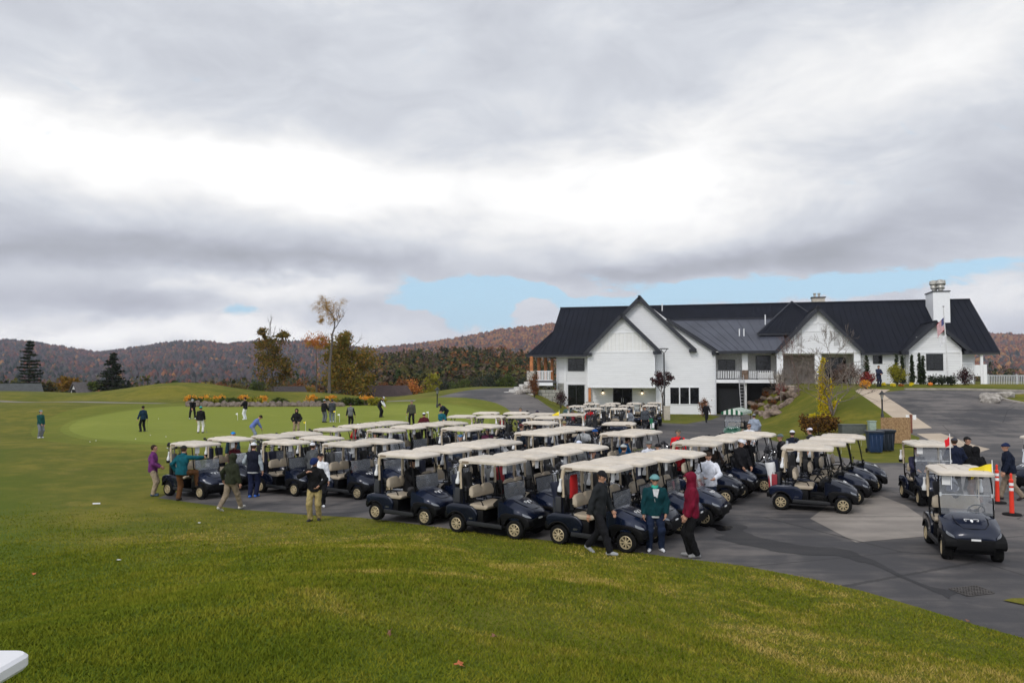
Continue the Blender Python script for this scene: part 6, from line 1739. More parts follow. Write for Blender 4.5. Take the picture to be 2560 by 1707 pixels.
ppl('person with brown hair and sunglasses above a cart roof', PH(1872, 1058, 1.78), -90, POCK, H=1.78, jacket=(.62, .63, .66), pants=NV, head='none', hair=(.05, .02, .01), glasses=True)
ppl('person in pale blue hoodie with back turned beside the striped canopy', PH(1885, 1034, 1.82), 80, POCK, H=1.82, jacket=(.27, .31, .38), pants=K_, head='cap', headc=(.2, .21, .23), build=1.15)
ppl('person in black with striped pom hat right of the cart roofs', PH(1952, 1084, 1.76), 170, ST, H=1.76, jacket=K_, pants=K_, head='beanie', headc=(.10, .13, .13))
ppl('person in navy vest and white cap with back turned', PH(1981, 1075, 1.80), 95, ST, H=1.80, jacket=(.010, .014, .028), sleeve=(.40, .42, .46), pants=K_, head='cap', headc=(.58, .59, .62))
ppl('person in navy jacket and white cap in front of the brown hedge', PH(2026, 1069, 1.80), 150, ST, H=1.80, jacket=(.02, .035, .06), pants=K_, head='cap', headc=(.62, .60, .68))
ppl('person in black with grey sleeves behind a windshield', PH(1872, 1092, 1.74), -90, POCK, H=1.74, jacket=K_, sleeve=(.2, .2, .2), pants=K_, head='cap', headc=(.25, .02, .02))
ppl('person in black walking across the empty asphalt', PX(1766, 1057), -90, WALK_, H=1.74, jacket=K_, pants=K_, head='none', hair=(.02, .02, .02))
# --- right side group
ppl('person in navy jacket with grey hat, back turned, left of the huddle', PH(2386, 1094, 1.82), 85, POCK, H=1.82, jacket=(.010, .014, .032), pants=K_, head='cap', headc=(.045, .045, .055), near=True, build=1.15)
ppl('person in black jacket and black cap in the middle of the huddle', PH(2416, 1091, 1.84), -60, POCK, H=1.84, jacket=(.008, .008, .009), pants=K_, head='cap', headc=(.012, .012, .012), near=True, build=1.15)
ppl('person in black hooded jacket and brown trousers, right of the huddle', PH(2440, 1116, 1.76), 100, POCK, H=1.76, jacket=(.006, .006, .006), pants=(.10, .055, .04), head='none', hood=True, near=True, build=1.15)
ppl('person in navy jacket and beanie walking beside the orange posts', PX(2527, 1250), 168, dict(WALK_, lf=(-.08, -.30, .06, 0, .5), rf=(.08, .26, 0), lean=8, rh=(.24, .12, .86)), H=1.80, jacket=(.008, .012, .026), pants=(.24, .19, .14), shoes=(.03, .02, .02), head='beanie', headc=(.012, .020, .06), near=True, build=1.15)
ppl('person in navy standing by the flower beds near the entrance', PX(2197, 967), -80, HOLD, H=1.80, jacket=(.02, .025, .05), pants=(.02, .025, .05), head='none', build=1.1)
def seated(cart, side, label, **kw):
    rz = cart.rotation_euler.z; lx, ly = -.26, side * .26
    x_ = cart.location.x + lx * math.cos(rz) - ly * math.sin(rz); y_ = cart.location.y + lx * math.sin(rz) + ly * math.cos(rz)
    pose = dict(SIT, hip=(0, -.02, .86), rf=(.12, .58, .30), lf=(-.12, .56, .30), rh=kw.pop('rh', (.10, .42, 1.02)), lh=(-.12, .44, 1.02), lean=4)
    return ppl(label, (x_, y_), math.degrees(rz), pose, z=cart.location.z + .0, **kw)
seated(col_carts[(3, 0)], 1, 'person in black seated at the wheel of a front cart', H=1.72, jacket=(.007, .007, .008), pants=(.05, .05, .055), head='cap', headc=K_, near=True, build=1.15)
seated(L, 1, 'person in white trousers seated in the cart at the right edge', H=1.74, jacket=(.45, .46, .5), pants=(.55, .53, .46), shoes=(.5, .5, .42), head='cap', headc=NV)
seated(K, -1, 'person in navy and red seated in the cart behind the yellow flag cart', H=1.74, jacket=(.03, .03, .06), pants=K_, head='cap', headc=(.3, .02, .02))
seated(col_carts[(0, 1)], 1, 'person in maroon seated in the second cart from the left', H=1.74, jacket=(.09, .012, .02), pants=K_, head='cap', headc=(.15, .03, .03))
# ---------------------------------------------------------------- trees and planting
M_bark = mat('grey bark', (.075, .060, .050), .95, var=.3, vs=6, bump=.5)
M_barkl = mat('pale bark', (.16, .13, .11), .95, var=.3, vs=5, bump=.5)
L_spruce = leafmat('spruce needles', [(.012, .020, .012), (.022, .034, .018), (.036, .046, .026)], trans=.1)
L_spr2 = leafmat('arborvitae foliage', [(.014, .026, .010), (.026, .044, .014), (.040, .058, .020)], trans=.1)
L_olive = leafmat('olive leaves', [(.085, .090, .018), (.150, .140, .026), (.220, .165, .026), (.34, .17, .03)])
L_olive2 = leafmat('olive brown leaves', [(.060, .058, .018), (.105, .088, .022), (.16, .10, .022)])
L_gold = leafmat('gold leaves', [(.24, .12, .022), (.38, .21, .035), (.48, .31, .065)])
L_orange = leafmat('orange leaves', [(.34, .09, .020), (.45, .15, .03), (.55, .24, .05)])
L_yg = leafmat('yellow green leaves', [(.14, .14, .012), (.24, .22, .016), (.30, .28, .03)])
L_red = leafmat('red leaves', [(.12, .012, .018), (.22, .03, .03), (.30, .06, .04)])
L_plum = leafmat('plum leaves', [(.018, .008, .012), (.045, .016, .020), (.080, .030, .026)])
L_rust = leafmat('rust leaves', [(.10, .035, .018), (.17, .065, .022), (.24, .10, .03)])
L_green = leafmat('green leaves', [(.030, .050, .012), (.060, .085, .016), (.09, .11, .02)])
L_brown = leafmat('brown twigs', [(.045, .026, .022), (.080, .042, .030), (.12, .06, .03)])
L_yel = leafmat('yellow vine leaves', [(.42, .38, .010), (.62, .52, .015), (.62, .38, .02)])
L_mum = leafmat('yellow flowers', [(.75, .60, .02), (.85, .70, .03)])
L_orf = leafmat('orange plumes', [(.62, .22, .02), (.75, .33, .03), (.70, .42, .05)])
def leafobj(name, P, S, m, parent, seed=0, up=0.0):
    V, F = quads(np.asarray(P, float), S, np.random.default_rng(seed), up)
    return meshobj(name, V, F, m, parent)
def grow(rng, p, d, L, r, depth, segs, tips, spread=.6, upw=.15, kids=3, shrink=.68, curve=.15):
    """branch skeleton: list of (points, radii)"""
    pts = [p.copy()]; q = p.copy(); dd = d.normalized(); n = 4
    for i in range(n):
        dd = (dd + Vector((rng.gauss(0, curve), rng.gauss(0, curve), rng.gauss(0, curve) + upw * .3))).normalized()
        q = q + dd * (L / n); pts.append(q.copy())
    segs.append((pts, [r * (1 - .55 * i / n) for i in range(n + 1)]))
    if depth == 0: tips.append((q.copy(), dd.copy())); return
    for k in range(kids):
        t = rng.uniform(.35, 1.0) if k else 1.0
        i = min(n - 1, int(t * n)); b = pts[i].lerp(pts[i + 1], t * n - i)
        a = rng.uniform(0, 2 * PI); side = dd.orthogonal().normalized(); side = Matrix.Rotation(a, 3, dd) @ side
        nd = (dd * (1 - spread * .5) + side * spread + Vector((0, 0, upw))).normalized()
        grow(rng, b, nd, L * shrink * rng.uniform(.8, 1.15), r * (.55 if k else .6), depth - 1, segs, tips, spread, upw, kids, shrink, curve)
def segmesh(name, segs, m, parent, n=5, minr=.006):
    mb = MB()
    for pts_, rs_ in segs: mb.tube(pts_, [max(minr, r) for r in rs_], n if rs_[0] > .03 else 3, caps=False)
    return mb.build(name, m, parent, smooth=True, fix=False)
def PT(px, pytop, Y): return atY(px, pytop, Y)
def tree(name, label, px, pybase, pytop, Y, wpx, leafm, seed, bark=None, leafn=900, leafs=.16, group=None, trunkh=.25, spread=.6, depth=3, kids=3, z0=None, cat='tree', zone=(0, 1), bare_top=0.0, oval=None, tk=1.0):
    x = (px - CXP) / FPX * Y; zb = tz(x, Y) if z0 is None else z0; zt = PT(px, pytop, Y).z; H = zt - zb; Wd = wpx / FPX * Y
    root = thing(name, label, cat, (x, Y, zb - .1), group=group); rng = random.Random(seed); rg_ = np.random.default_rng(seed)
    segs = []; tips = []
    tr = Vector((0, 0, 0)); top = Vector((rng.uniform(-.03, .03) * H, 0, H * trunkh))
    grow(rng, top, Vector((0, 0, 1)), H * (1 - trunkh) * .52, H * .018 * tk, depth, segs, tips, spread, .22, kids, .66, .12)
    # squeeze the skeleton to the silhouette
    allp = [q for s_ in segs for q in s_[0]]
    mx = max(max(abs(q.x), abs(q.y)) for q in allp) or 1; mz = max(q.z for q in allp)
    kx = (Wd * .47) / mx; kz = (H - top.z) / max(.1, mz - top.z)
    def fx(q): return Vector((q.x * kx, q.y * kx, top.z + (q.z - top.z) * kz))
    segs = [([fx(q) for q in a], b) for a, b in segs]; tips = [(fx(a), b) for a, b in tips]
    segs.append(([Vector((0, 0, -.3)), Vector((0, 0, top.z * .5)), top], [H * .032 * tk, H * .024 * tk, H * .019 * tk]))
    segmesh('trunk', segs, bark or M_bark, root)
    if leafn and leafm:
        P = []
        if oval:
            # ellipsoid clumps (cx, cz, rx, rz, share) in fractions of the whole
            for (cx, cz, rx, rz, sh) in oval:
                nc = max(5, int(36 * sh))
                for _ in range(nc):
                    u = rg_.normal(0, 1, 3); u /= np.linalg.norm(u); rr_ = rg_.uniform(.45, 1.0)
                    c_ = np.array([cx * Wd + u[0] * rx * Wd * rr_, u[1] * rx * Wd * rr_, cz * H + u[2] * rz * H * rr_])
                    sg = min(rx * Wd, rz * H) * rg_.uniform(.13, .30)
                    k_ = int(leafn * sh / nc)
                    P.append(c_ + rg_.normal(0, 1, (k_, 3)) * sg * np.array([1, 1, .75]))
        else:
            tt = [a for a, b in tips if a.z > zone[0] * H and a.z < (zone[1] - bare_top) * H]
            for a in tt:
                k_ = max(2, int(leafn / max(1, len(tt))))
                P.append(np.array(a) + rg_.normal(0, 1, (k_, 3)) * Wd * .05)
        P = np.concatenate(P); leafobj('crown', P, rg_.uniform(.6, 1.2, len(P)) * leafs, leafm, root, seed)
    return root
def conifer(name, label, px, pytop, Y, wpx, seed, leafm=None, n=3200, sparse=0.0, group=None, z0=None, tiers=16, leafs=.17):
    x = (px - CXP) / FPX * Y; zb = tz(x, Y) if z0 is None else z0; H = PT(px, pytop, Y).z - zb; Wd = wpx / FPX * Y
    root = thing(name, label, 'tree', (x, Y, zb - .1), group=group); rg_ = np.random.default_rng(seed)
    mb = MB(); mb.tube([(0, 0, -.3), (0, 0, H * .5), (0, 0, H * .98)], [H * .02, H * .012, .015], 7)
    P = []; 
    for i in range(tiers):
        t = .10 + .88 * i / tiers; r_ = Wd * .5 * (1.02 - t) ** .75 * rg_.uniform(.8, 1.12); nb = max(4, int(9 - 4 * t))
        for b_ in range(nb):
            if rg_.random() < sparse: continue
            a = rg_.uniform(0, 2 * PI); L = r_ * rg_.uniform(.65, 1.15)
            mb.tube([(0, 0, t * H), (L * .9 * math.cos(a), L * .9 * math.sin(a), t * H - L * .12)], [.03, .01], 3, caps=False)
            k_ = int(n / (tiers * nb) * (1.5 - t))
            s_ = rg_.uniform(.15, 1, k_)
            P.append(np.column_stack([s_ * L * np.cos(a) + rg_.normal(0, .10 * L + .05, k_), s_ * L * np.sin(a) + rg_.normal(0, .10 * L + .05, k_), t * H - s_ * L * .10 + rg_.normal(0, .07, k_) + .12 * s_ ** 3 * L]))
    mb.build('trunk', M_bark, root, smooth=True, fix=False)
    P = np.concatenate(P); leafobj('crown', P, rg_.uniform(.6, 1.2, len(P)) * leafs, leafm or L_spruce, root, seed, 1.5)
    return root
def shrub(name, label, px, pybase, pytop, wpx, leafm, seed, Y=None, n=500, leafs=.07, group=None, cat='shrub', flat=1.0, xyz=None, twigs=True, h=None, w_=None):
    if xyz is not None: b = Vector(xyz); Yd = b.y
    elif Y is not None: b = atY(px, pybase, Y); b.z = tz(b.x, b.y)
    else: b = T(px, pybase)
    Yd = b.y
    H = h or max(.15, (pybase - pytop) / FPX * Yd); Wd = w_ or wpx / FPX * Yd
    root = thing(name, label, cat, b, group=group); rg_ = np.random.default_rng(seed); P = []
    for _ in range(14):
        u = rg_.normal(0, 1, 3); u /= np.linalg.norm(u); rr_ = rg_.uniform(.35, .8)
        c_ = np.array([u[0] * Wd * .5 * rr_, u[1] * Wd * .4 * rr_, H * .52 + u[2] * H * .42 * rr_]); sg = min(Wd, H) * rg_.uniform(.09, .16)
        P.append(c_ + rg_.normal(0, 1, (n // 14, 3)) * sg)
    P = np.concatenate(P); P[:, 2] = np.clip(P[:, 2], .02, H * 1.08)
    leafobj('foliage', P, rg_.uniform(.6, 1.2, len(P)) * leafs, leafm, root, seed)
    if twigs:
        mb = MB()
        for k in range(9):
            a = rg_.uniform(0, 2 * PI); mb.tube([(0, 0, -.05), (.2 * Wd * math.cos(a), .2 * Wd * math.sin(a), H * .5), (.38 * Wd * math.cos(a), .38 * Wd * math.sin(a), H * .85)], [.02, .012, .006], 4, caps=False)
        mb.build('stem', M_bark, root, fix=False)
    return root
# behind the mounds
conifer('pine_tree', 'tall dark pine with layered boughs and a bare tip at the far left', 74, 843, 128, 84, 1, sparse=.12, n=6500, leafs=.19)
conifer('spruce_tree', 'broad dark spruce standing left of the mound', 282, 876, 128, 84, 2, n=6500, leafs=.19)
conifer('spruce_tree', 'small dark spruce just right of the broad spruce', 322, 948, 132, 26, 3, n=900, tiers=9)
conifer('spruce_tree', 'small dark spruce beside the grey house roof at the left edge', 18, 945, 140, 30, 4, n=900, tiers=9)
OV = [(0, .55, .42, .38, 1.0)]
tree('autumn_tree', 'round yellow orange tree between the tall pine and the spruce', 172, 995, 936, 130, 70, leafmat('amber leaves', [(.10, .075, .010), (.20, .12, .014), (.30, .14, .02)]), 5, leafn=1500, leafs=.20, oval=OV, trunkh=.12)
tree('autumn_tree', 'low olive green tree left of the tall pine foot', 118, 998, 950, 132, 50, L_olive2, 6, leafn=900, leafs=.2, oval=OV, trunkh=.12)
tree('autumn_tree', 'green bushy tree at the left foot of the broad spruce', 240, 995, 948, 126, 40, L_green, 7, leafn=900, leafs=.18, oval=OV, trunkh=.12)
BG = [(20, 975, 44, L_olive2), (415, 952, 30, L_orange), (520, 948, 44, L_olive), (560, 944, 40, L_rust), (600, 950, 50, L_olive2), (645, 945, 46, L_green), (715, 952, 50, L_olive2), (745, 948, 44, L_rust), (770, 955, 50, L_olive), (900, 950, 46, L_rust), (925, 955, 44, L_olive2), (960, 952, 40, L_rust),
      (1002, 940, 36, L_rust), (1030, 938, 50, L_orange), (1070, 944, 40, L_olive), (1082, 925, 42, L_yg), (1115, 940, 50, L_spruce), (1150, 935, 56, L_green), (1190, 930, 60, L_spruce), (1230, 925, 56, L_spruce), (1270, 928, 54, L_green), (1305, 930, 50, L_spruce)]
BGN = ['far left edge', 'mound crest', 'right slope of the mound', 'right of the mound top', 'hollow behind the mound', 'left foot of the bare topped tree', 'right foot of the bare topped tree', 'gable between the two tall trees', 'left foot of the slim tree', 'small blue and white flag', 'left side of the brown roof', 'brown roof gable',
       'right end of the brown roof', 'lantern post, left of it', 'lantern post, just left', 'lantern post top', 'lantern post, just right', 'start of the upper road', 'upper road bend', 'middle of the upper road', 'right part of the upper road', 'stone stairs']
BK = {id(L_olive2): 'olive brown', id(L_orange): 'bright orange', id(L_olive): 'olive green', id(L_rust): 'rust brown', id(L_green): 'mid green', id(L_yg): 'yellow green', id(L_spruce): 'dark green'}
for i, (px, pt, w_, lm) in enumerate(BG):
    tree('bushy_tree', '%s bushy tree behind the %s' % (BK[id(lm)], BGN[i]), px, 990, pt, 136 + (i * 37 % 23), w_ * 1.15, lm, 20 + i, leafn=900, leafs=.19, oval=OV, trunkh=.12, depth=2, group='bushy trees beyond the mounds and the upper road')
tree('maple_tree', 'thin tree with bare upper twigs and dark olive lower leaves behind the mound', 682, 975, 783, 108, 96, leafmat('dark olive leaves', [(.05, .052, .014), (.09, .085, .018), (.15, .11, .02), (.26, .13, .025)]), 61, leafn=6200, leafs=.15, trunkh=.22, tk=.7, depth=4, kids=3, spread=.5, oval=[(0, .34, .52, .27, .45), (0, .58, .48, .20, .35), (-.18, .74, .24, .09, .1), (.22, .71, .22, .08, .1)])
tree('aspen_tree', 'very tall slim tree with a sparse golden crown on a long bare trunk', 824, 975, 732, 106, 100, L_gold, 62, bark=mat('trunk grey', (.10, .085, .075), .95, var=.3, vs=4), leafn=4600, leafs=.062, trunkh=.56, depth=5, kids=3, spread=.6, tk=.55, oval=[(.0, .87, .46, .12, .62), (-.04, .74, .34, .07, .22), (-.38, .52, .30, .07, .16)])
tree('autumn_tree', 'orange leaved branch clump low beside the slim trunk', 792, 978, 822, 107, 70, L_orange, 64, leafn=1800, leafs=.09, trunkh=.5, tk=.4, depth=3, spread=.6, oval=[(.0, .82, .42, .12, 1.0)])
tree('oak_tree', 'large dense olive green tree with yellow touches right of the slim tree', 872, 975, 820, 112, 128, L_olive, 63, leafn=12000, leafs=.17, trunkh=.15, tk=.8, depth=4, oval=[(0, .40, .56, .36, .72), (-.06, .74, .40, .22, .28)])
# bed in front of the mound
M_bedstone = mat('bed stone', (.10, .075, .06), .9, var=.4, vs=3, bump=.8, bs=8, col2=(.22, .18, .15))
MATS['boulder2'] = M_bedstone
for i, px in enumerate(range(476, 962, 17)):
    q = T(px, 1016 - (px > 850) * 4); rr_ = random.Random(i)
    rock('stone', q + Vector((0, 0, .12)), (rr_.uniform(.32, .50), .28, rr_.uniform(.26, .42)), 'brown grey stone in the low wall below the orange plumes, %s' % ('left half of the bed' if px < 700 else 'right half of the bed'), 'stone', 'stones of the low wall, ' + ('left' if px < 700 else 'right'), M_bedstone, i)
plumes = [(476, 'leftmost of the row'), (511, 'second from the left'), (548, 'third from the left'), (608, 'fourth, behind the man in white trousers'), (652, 'large one in the middle'), (782, 'first after the gap'), (828, 'behind the talking pair'), (917, 'rightmost, beside the brown roof')]
for i, (px, n_) in enumerate(plumes):
    shrub('ornamental_grass', 'bright orange plumed grass clump, ' + n_, px, 1006, 986, 40 + (i == 4) * 14, L_orf, 100 + i, n=520, leafs=.085, group='orange plumed grasses', cat='plant')
for i, px in enumerate((492, 528, 566, 590, 632, 700, 805, 850, 868, 893, 942)):
    shrub('low_shrub', 'low yellow green shrub along the stone bed, %s' % ('left half' if px < 700 else 'right half'), px, 1013, 994, 56, L_yg if i % 3 == 1 else L_green, 130 + i, n=900, leafs=.11, group='low shrubs along the bed, ' + ('left half' if px < 700 else 'right half'))
# houses beyond the mounds
def cottage(label, px, pyroof, Y, w_, l_, roofc, wallc, rz):
    p = atY(px, pyroof, Y); root = thing('house', label, 'house', (p.x, Y, p.z - 4.6), rz)
    mb = MB(); mb.box(-l_ / 2, l_ / 2, -w_ / 2, w_ / 2, -3, 2.8); mb.prism([(-w_ / 2, 2.8), (w_ / 2, 2.8), (0, 4.9)], -l_ / 2, l_ / 2, 'x'); mb.build('wall', mat('wall %.2f %.2f' % (wallc[0], wallc[2]), wallc, .8), root)
    mb = MB()
    for s_ in (-1, 1):
        mb.add([(-l_ / 2 - .3, s_ * (w_ / 2 + .5), 2.45), (l_ / 2 + .3, s_ * (w_ / 2 + .5), 2.45), (l_ / 2 + .3, 0, 5.05), (-l_ / 2 - .3, 0, 5.05), (-l_ / 2 - .3, s_ * (w_ / 2 + .5), 2.30), (l_ / 2 + .3, s_ * (w_ / 2 + .5), 2.30), (l_ / 2 + .3, 0, 4.88), (-l_ / 2 - .3, 0, 4.88)],
               [(0, 1, 2, 3), (7, 6, 5, 4), (0, 4, 5, 1), (1, 5, 6, 2), (2, 6, 7, 3), (3, 7, 4, 0)])
    mb.build('roof', mat('shingle %.2f %.2f' % (roofc[0], roofc[2]), roofc, .9, var=.2, vs=2), root)
    mb = MB(); mb.box(-l_ / 2 - .05, -l_ / 2, -.5, .5, 3.0, 3.9); mb.build('window', M_pane, root)
    return root
cottage('distant house with brown shingle roof and cream gable behind the mound', 968, 971, 118, 5.2, 6.4, (.055, .035, .032), (.62, .48, .30), R(42))
cottage('mostly hidden house with a small cream gable between the two tall trees', 720, 973, 118, 4.0, 5, (.06, .05, .05), (.6, .48, .32), R(48))
cottage('grey roofed white house at the left edge behind the lawn', 12, 966, 120, 7, 9, (.06, .065, .065), (.66, .62, .50), R(40))
cottage('tiny white cottage left of the broad spruce', 206, 962, 125, 2.6, 2.6, (.10, .09, .09), (.6, .6, .62), R(60))
# --- planting by the clubhouse
arb = [(2166, 882, 'leftmost, beside the entrance porch'), (2241, 879, 'left of the middle pair'), (2255, 884, 'right of the middle pair'), (2279, 881, 'alone left of the right gable'), (2298, 877, 'left one by the gable window'), (2307, 884, 'right one by the gable window')]
for i, (px, pt, n_) in enumerate(arb):
    b = Hw(22.0, -1.9); Yp = 73.6 if px < 2270 else 72.4
    c_ = conifer('arborvitae', 'narrow dark green columnar evergreen, ' + n_, px, pt, Yp, 22 if px < 2200 else 17, 200 + i, L_spr2, 1500, tiers=15, leafs=.075, group='columnar evergreens at the clubhouse')
shrub('shrub', 'large round yellow green shrub in front of the columnar evergreens', 2243, 962, 912, 46, L_yg, 210, n=1800, leafs=.07)
shrub('shrub', 'red leaved shrub beside the person at the flower beds', 2170, 966, 928, 48, L_red, 211, n=1200, leafs=.07)
shrub('shrub', 'burgundy shrub near the lattice screen', 2413, 962, 917, 50, L_plum, 212, n=1100, leafs=.065)
shrub('shrub', 'crimson shrub at the right end of the balcony', 1952, 975, 932, 26, L_red, 213, n=800, leafs=.06, Y=75)
for i, (px, w_) in enumerate(((2330, 40), (2355, 34), (2378, 34))):
    shrub('shrub', 'low dark green shrub below the gable window, %s' % ('left', 'middle', 'right')[i], px, 963, 937, w_, L_spruce, 215 + i, n=700, leafs=.07, group='dark shrubs below the gable window')
shrub('flower_bed', 'yellow and green flowering plant clump right of the bare thicket', 2165, 972, 950, 34, L_orf, 220, n=500, leafs=.06, cat='plant')
for i, (px, py, n_) in enumerate(((2209, 965, 'left'), (2232, 967, 'middle'), (2279, 965, 'right'))):
    shrub('potted_flowers', 'bright yellow chrysanthemum mound, %s one' % n_, px, py, py - 9, 17, L_mum, 222 + i, n=350, leafs=.045, group='yellow chrysanthemums', cat='flowers', twigs=False)
shrub('flower_patch', 'orange flowers between the yellow chrysanthemums', 2255, 967, 959, 18, L_orange, 226, n=300, leafs=.045, cat='flowers', twigs=False)
mat('pumpkin orange', (.70, .18, .01), .5)
for i, (px, py, m_) in enumerate(((2331, 961, 'pumpkin orange'), (2326, 964, 'pumpkin orange'))):
    q = T(px, py); mb = MB(); mb.lathe([(0, 0), (.14, .02), (.2, .14), (.15, .26), (.03, .25), (.02, .32), (0, .32)], 12); o = mb.build('pumpkin', MATS[m_], smooth=True, loc=q); tag(o, 'orange pumpkin on the lawn by the flagpole, %s' % ('rear one' if i == 0 else 'front one'), 'pumpkin', 'pumpkins on the lawn')
shrub('shrub', 'dull red shrub between the stone stairs and block wall', 1336, 1012, 950, 30, L_rust, 230, n=1300, leafs=.07, Y=80)
shrub('shrub', 'dark red twiggy shrub at the left foot of the clubhouse', 1402, 1046, 1000, 34, L_plum, 231, n=900, leafs=.06, Y=77)
shrub('shrub', 'red brown rounded shrub right of the triple window', 1758, 1040, 992, 34, L_rust, 232, n=1200, leafs=.06, Y=76.5)
shrub('ornamental_grass', 'tan feathery grass clump right of the entrance doors', 1606, 1026, 990, 20, L_brown, 233, n=700, leafs=.05, Y=79, cat='plant')
shrub('ornamental_grass', 'tan feathery grass clump left of the slim lamp', 1632, 1026, 992, 18, L_brown, 234, n=600, leafs=.05, Y=79, cat='plant')
tree('plum_tree', 'small tree with dark purple leaves in front of the gable wall', 1657, 1046, 926, 75, 62, L_plum, 235, leafn=1600, leafs=.085, trunkh=.30, depth=3, oval=[(0, .82, .44, .15, 1.0)])
# yellow vine tree, hedge, bare trees and thicket on the bank
def bare(label, px, pybase, pytop, wpx, seed, Y=None, name='bare_tree', depth=5, lean=0, r=.05, stems=1, red=False, minr=.012):
    b = T(px, pybase) if Y is None else Vector(((px - CXP) / FPX * Y, Y, tz((px - CXP) / FPX * Y, Y)))
    H = atY(px, pytop, b.y).z - b.z; Wd = wpx / FPX * b.y; root = thing(name, label, 'tree', b); rng = random.Random(seed); segs = []; tips = []
    for s_ in range(stems):
        d_ = Vector((rng.uniform(-.5, .5) * (stems > 1) + lean, rng.uniform(-.2, .2), 1))
        grow(rng, Vector((0, 0, 0)), d_, H * .48, r, depth, segs, tips, .62, .14, 3, .66, .13)
    allp = [q for s_ in segs for q in s_[0]]; mx = max(abs(q.x) for q in allp); mz = max(q.z for q in allp); kx = Wd * .5 / mx; kz = H / mz
    segs = [([Vector((q.x * kx, q.y * kx, q.z * kz)) for q in a], c_) for a, c_ in segs]
    segmesh('branches', segs, M_barkl if not red else mat('reddish twigs', (.12, .07, .06), .9), root, 5, minr); return root, segs
vt, vs_ = bare('multi stemmed bare tree with spreading branches behind the yellow vines', 2082, 1040, 862, 270, 301, depth=4, stems=5, r=.06, minr=.010)
bare('tall bare tree with fine twigs in front of the entrance gable', 2078, 985, 806, 130, 302, Y=69, depth=5, r=.05, minr=.009)
bare('thin bare tree with a few rusty leaves left of the porch column', 1996, 985, 830, 110, 303, Y=70, depth=5, r=.05, red=True, minr=.010)
for i, (px, w_, pt) in enumerate(((1950, 60, 905), (1985, 70, 900), (2020, 70, 895), (2115, 70, 905), (2140, 50, 915))):
    bare('bare twiggy shrub on the bank, %s' % ('leftmost by the balcony', 'second from the left', 'below the porch column', 'right of the vine tree', 'rightmost by the sidewalk')[i], px, 990, pt, w_, 310 + i, name='bare_shrub', depth=4, stems=4, r=.025, red=i > 2, minr=.009, Y=70 + i % 2)
for i, (px, w_, h_) in enumerate(((2125, 60, 50), (2095, 50, 40))):
    shrub('shrub', 'brown red twiggy shrub below the entrance, %s' % ('right' if i == 0 else 'left'), px, 980, 980 - h_, w_, L_brown, 320 + i, n=900, leafs=.05, Y=69)
# yellow vine wrapped stems
vb = T(2070, 1040); vroot = thing('yellow_vine', 'bright yellow leaved vine wrapped round upright stems above the hedge', 'vine', vb); rg_ = np.random.default_rng(44)
def vpx(px, py): p = atY(px, py, vb.y); return p - vb
stemsP = [[(2052, 1030), (2049, 990), (2052, 955), (2054, 925), (2058, 898)], [(2066, 1030), (2064, 995), (2056, 960), (2052, 930)], [(2064, 1000), (2078, 965), (2076, 953), (2066, 950)], [(2076, 1035), (2084, 1010), (2092, 1003)]]
mb = MB(); P = []
for st in stemsP:
    pts_ = [vpx(*q) for q in st]; mb.tube(pts_, .05, 6)
    for a, b2 in zip(pts_[:-1], pts_[1:]):
        k_ = max(20, int((b2 - a).length * 260)); t_ = rg_.uniform(0, 1, (k_, 1)); P.append(np.array(a) * (1 - t_) + np.array(b2) * t_ + rg_.normal(0, .10, (k_, 3)))
mb.build('stems', M_bark, vroot); P = np.concatenate(P); leafobj('vine_leaves', P, rg_.uniform(.045, .085, len(P)), L_yel, vroot, 3)
hb_ = T(2046, 1090)
shrub('hedge', 'rounded brown orange hedge below the yellow vines', 2046, 1092, 1034, 108, leafmat('hedge leaves', [(.035, .035, .012), (.085, .045, .015), (.16, .07, .015), (.30, .16, .02)]), 330, n=4200, leafs=.075, cat='hedge')
shrub('shrub', 'yellow leafed top growth on the brown hedge', 2052, 1050, 1032, 80, L_yel, 331, n=500, leafs=.045, xyz=T(2050, 1092) + Vector((0, 0, 1.15)), twigs=False, h=.45, w_=1.9)
# boulder bank beside the balcony
rr_ = random.Random(8)
bk = [(1878, 1030), (1892, 1036), (1908, 1038), (1925, 1040), (1942, 1036), (1885, 1014), (1902, 1016), (1920, 1020), (1938, 1022), (1955, 1018), (1972, 1008), (1896, 996), (1912, 1000), (1930, 1002), (1948, 1000), (1966, 992), (1984, 994), (1910, 980), (1928, 982), (1946, 980), (1964, 976), (1990, 980)]
for i, (px, py) in enumerate(bk):
    q = T(px, py); s_ = rr_.uniform(.38, .68)
    o = rock('boulder', q + Vector((0, 0, .05)), (s_ * 1.35, s_ * .9, s_ * .62), 'rough tan boulder on the bank beside the balcony, %s' % ('lowest rows' if py > 1025 else 'middle rows' if py > 1005 else 'upper middle rows' if py > 988 else 'top row'), 'boulder', 'boulders on the bank, ' + ('lowest rows' if py > 1025 else 'middle rows' if py > 1005 else 'upper middle rows' if py > 988 else 'top row'), MATS['boulder'], 50 + i)
    o.rotation_euler = (0, R(-25), rr_.uniform(0, 6))
for i, (px, py) in enumerate(((1899, 1006), (1932, 1010), (1960, 1000), (1915, 990), (1950, 988), (1890, 1022))):
    shrub('low_shrub', 'rust brown plant growing between the bank boulders, %s half' % ('lower' if py > 1003 else 'upper'), px, py + 4, py - 12, 26, L_rust if i % 2 else L_brown, 340 + i, n=300, leafs=.07, group='plants between the boulders, %s half' % ('lower' if py > 1003 else 'upper'))
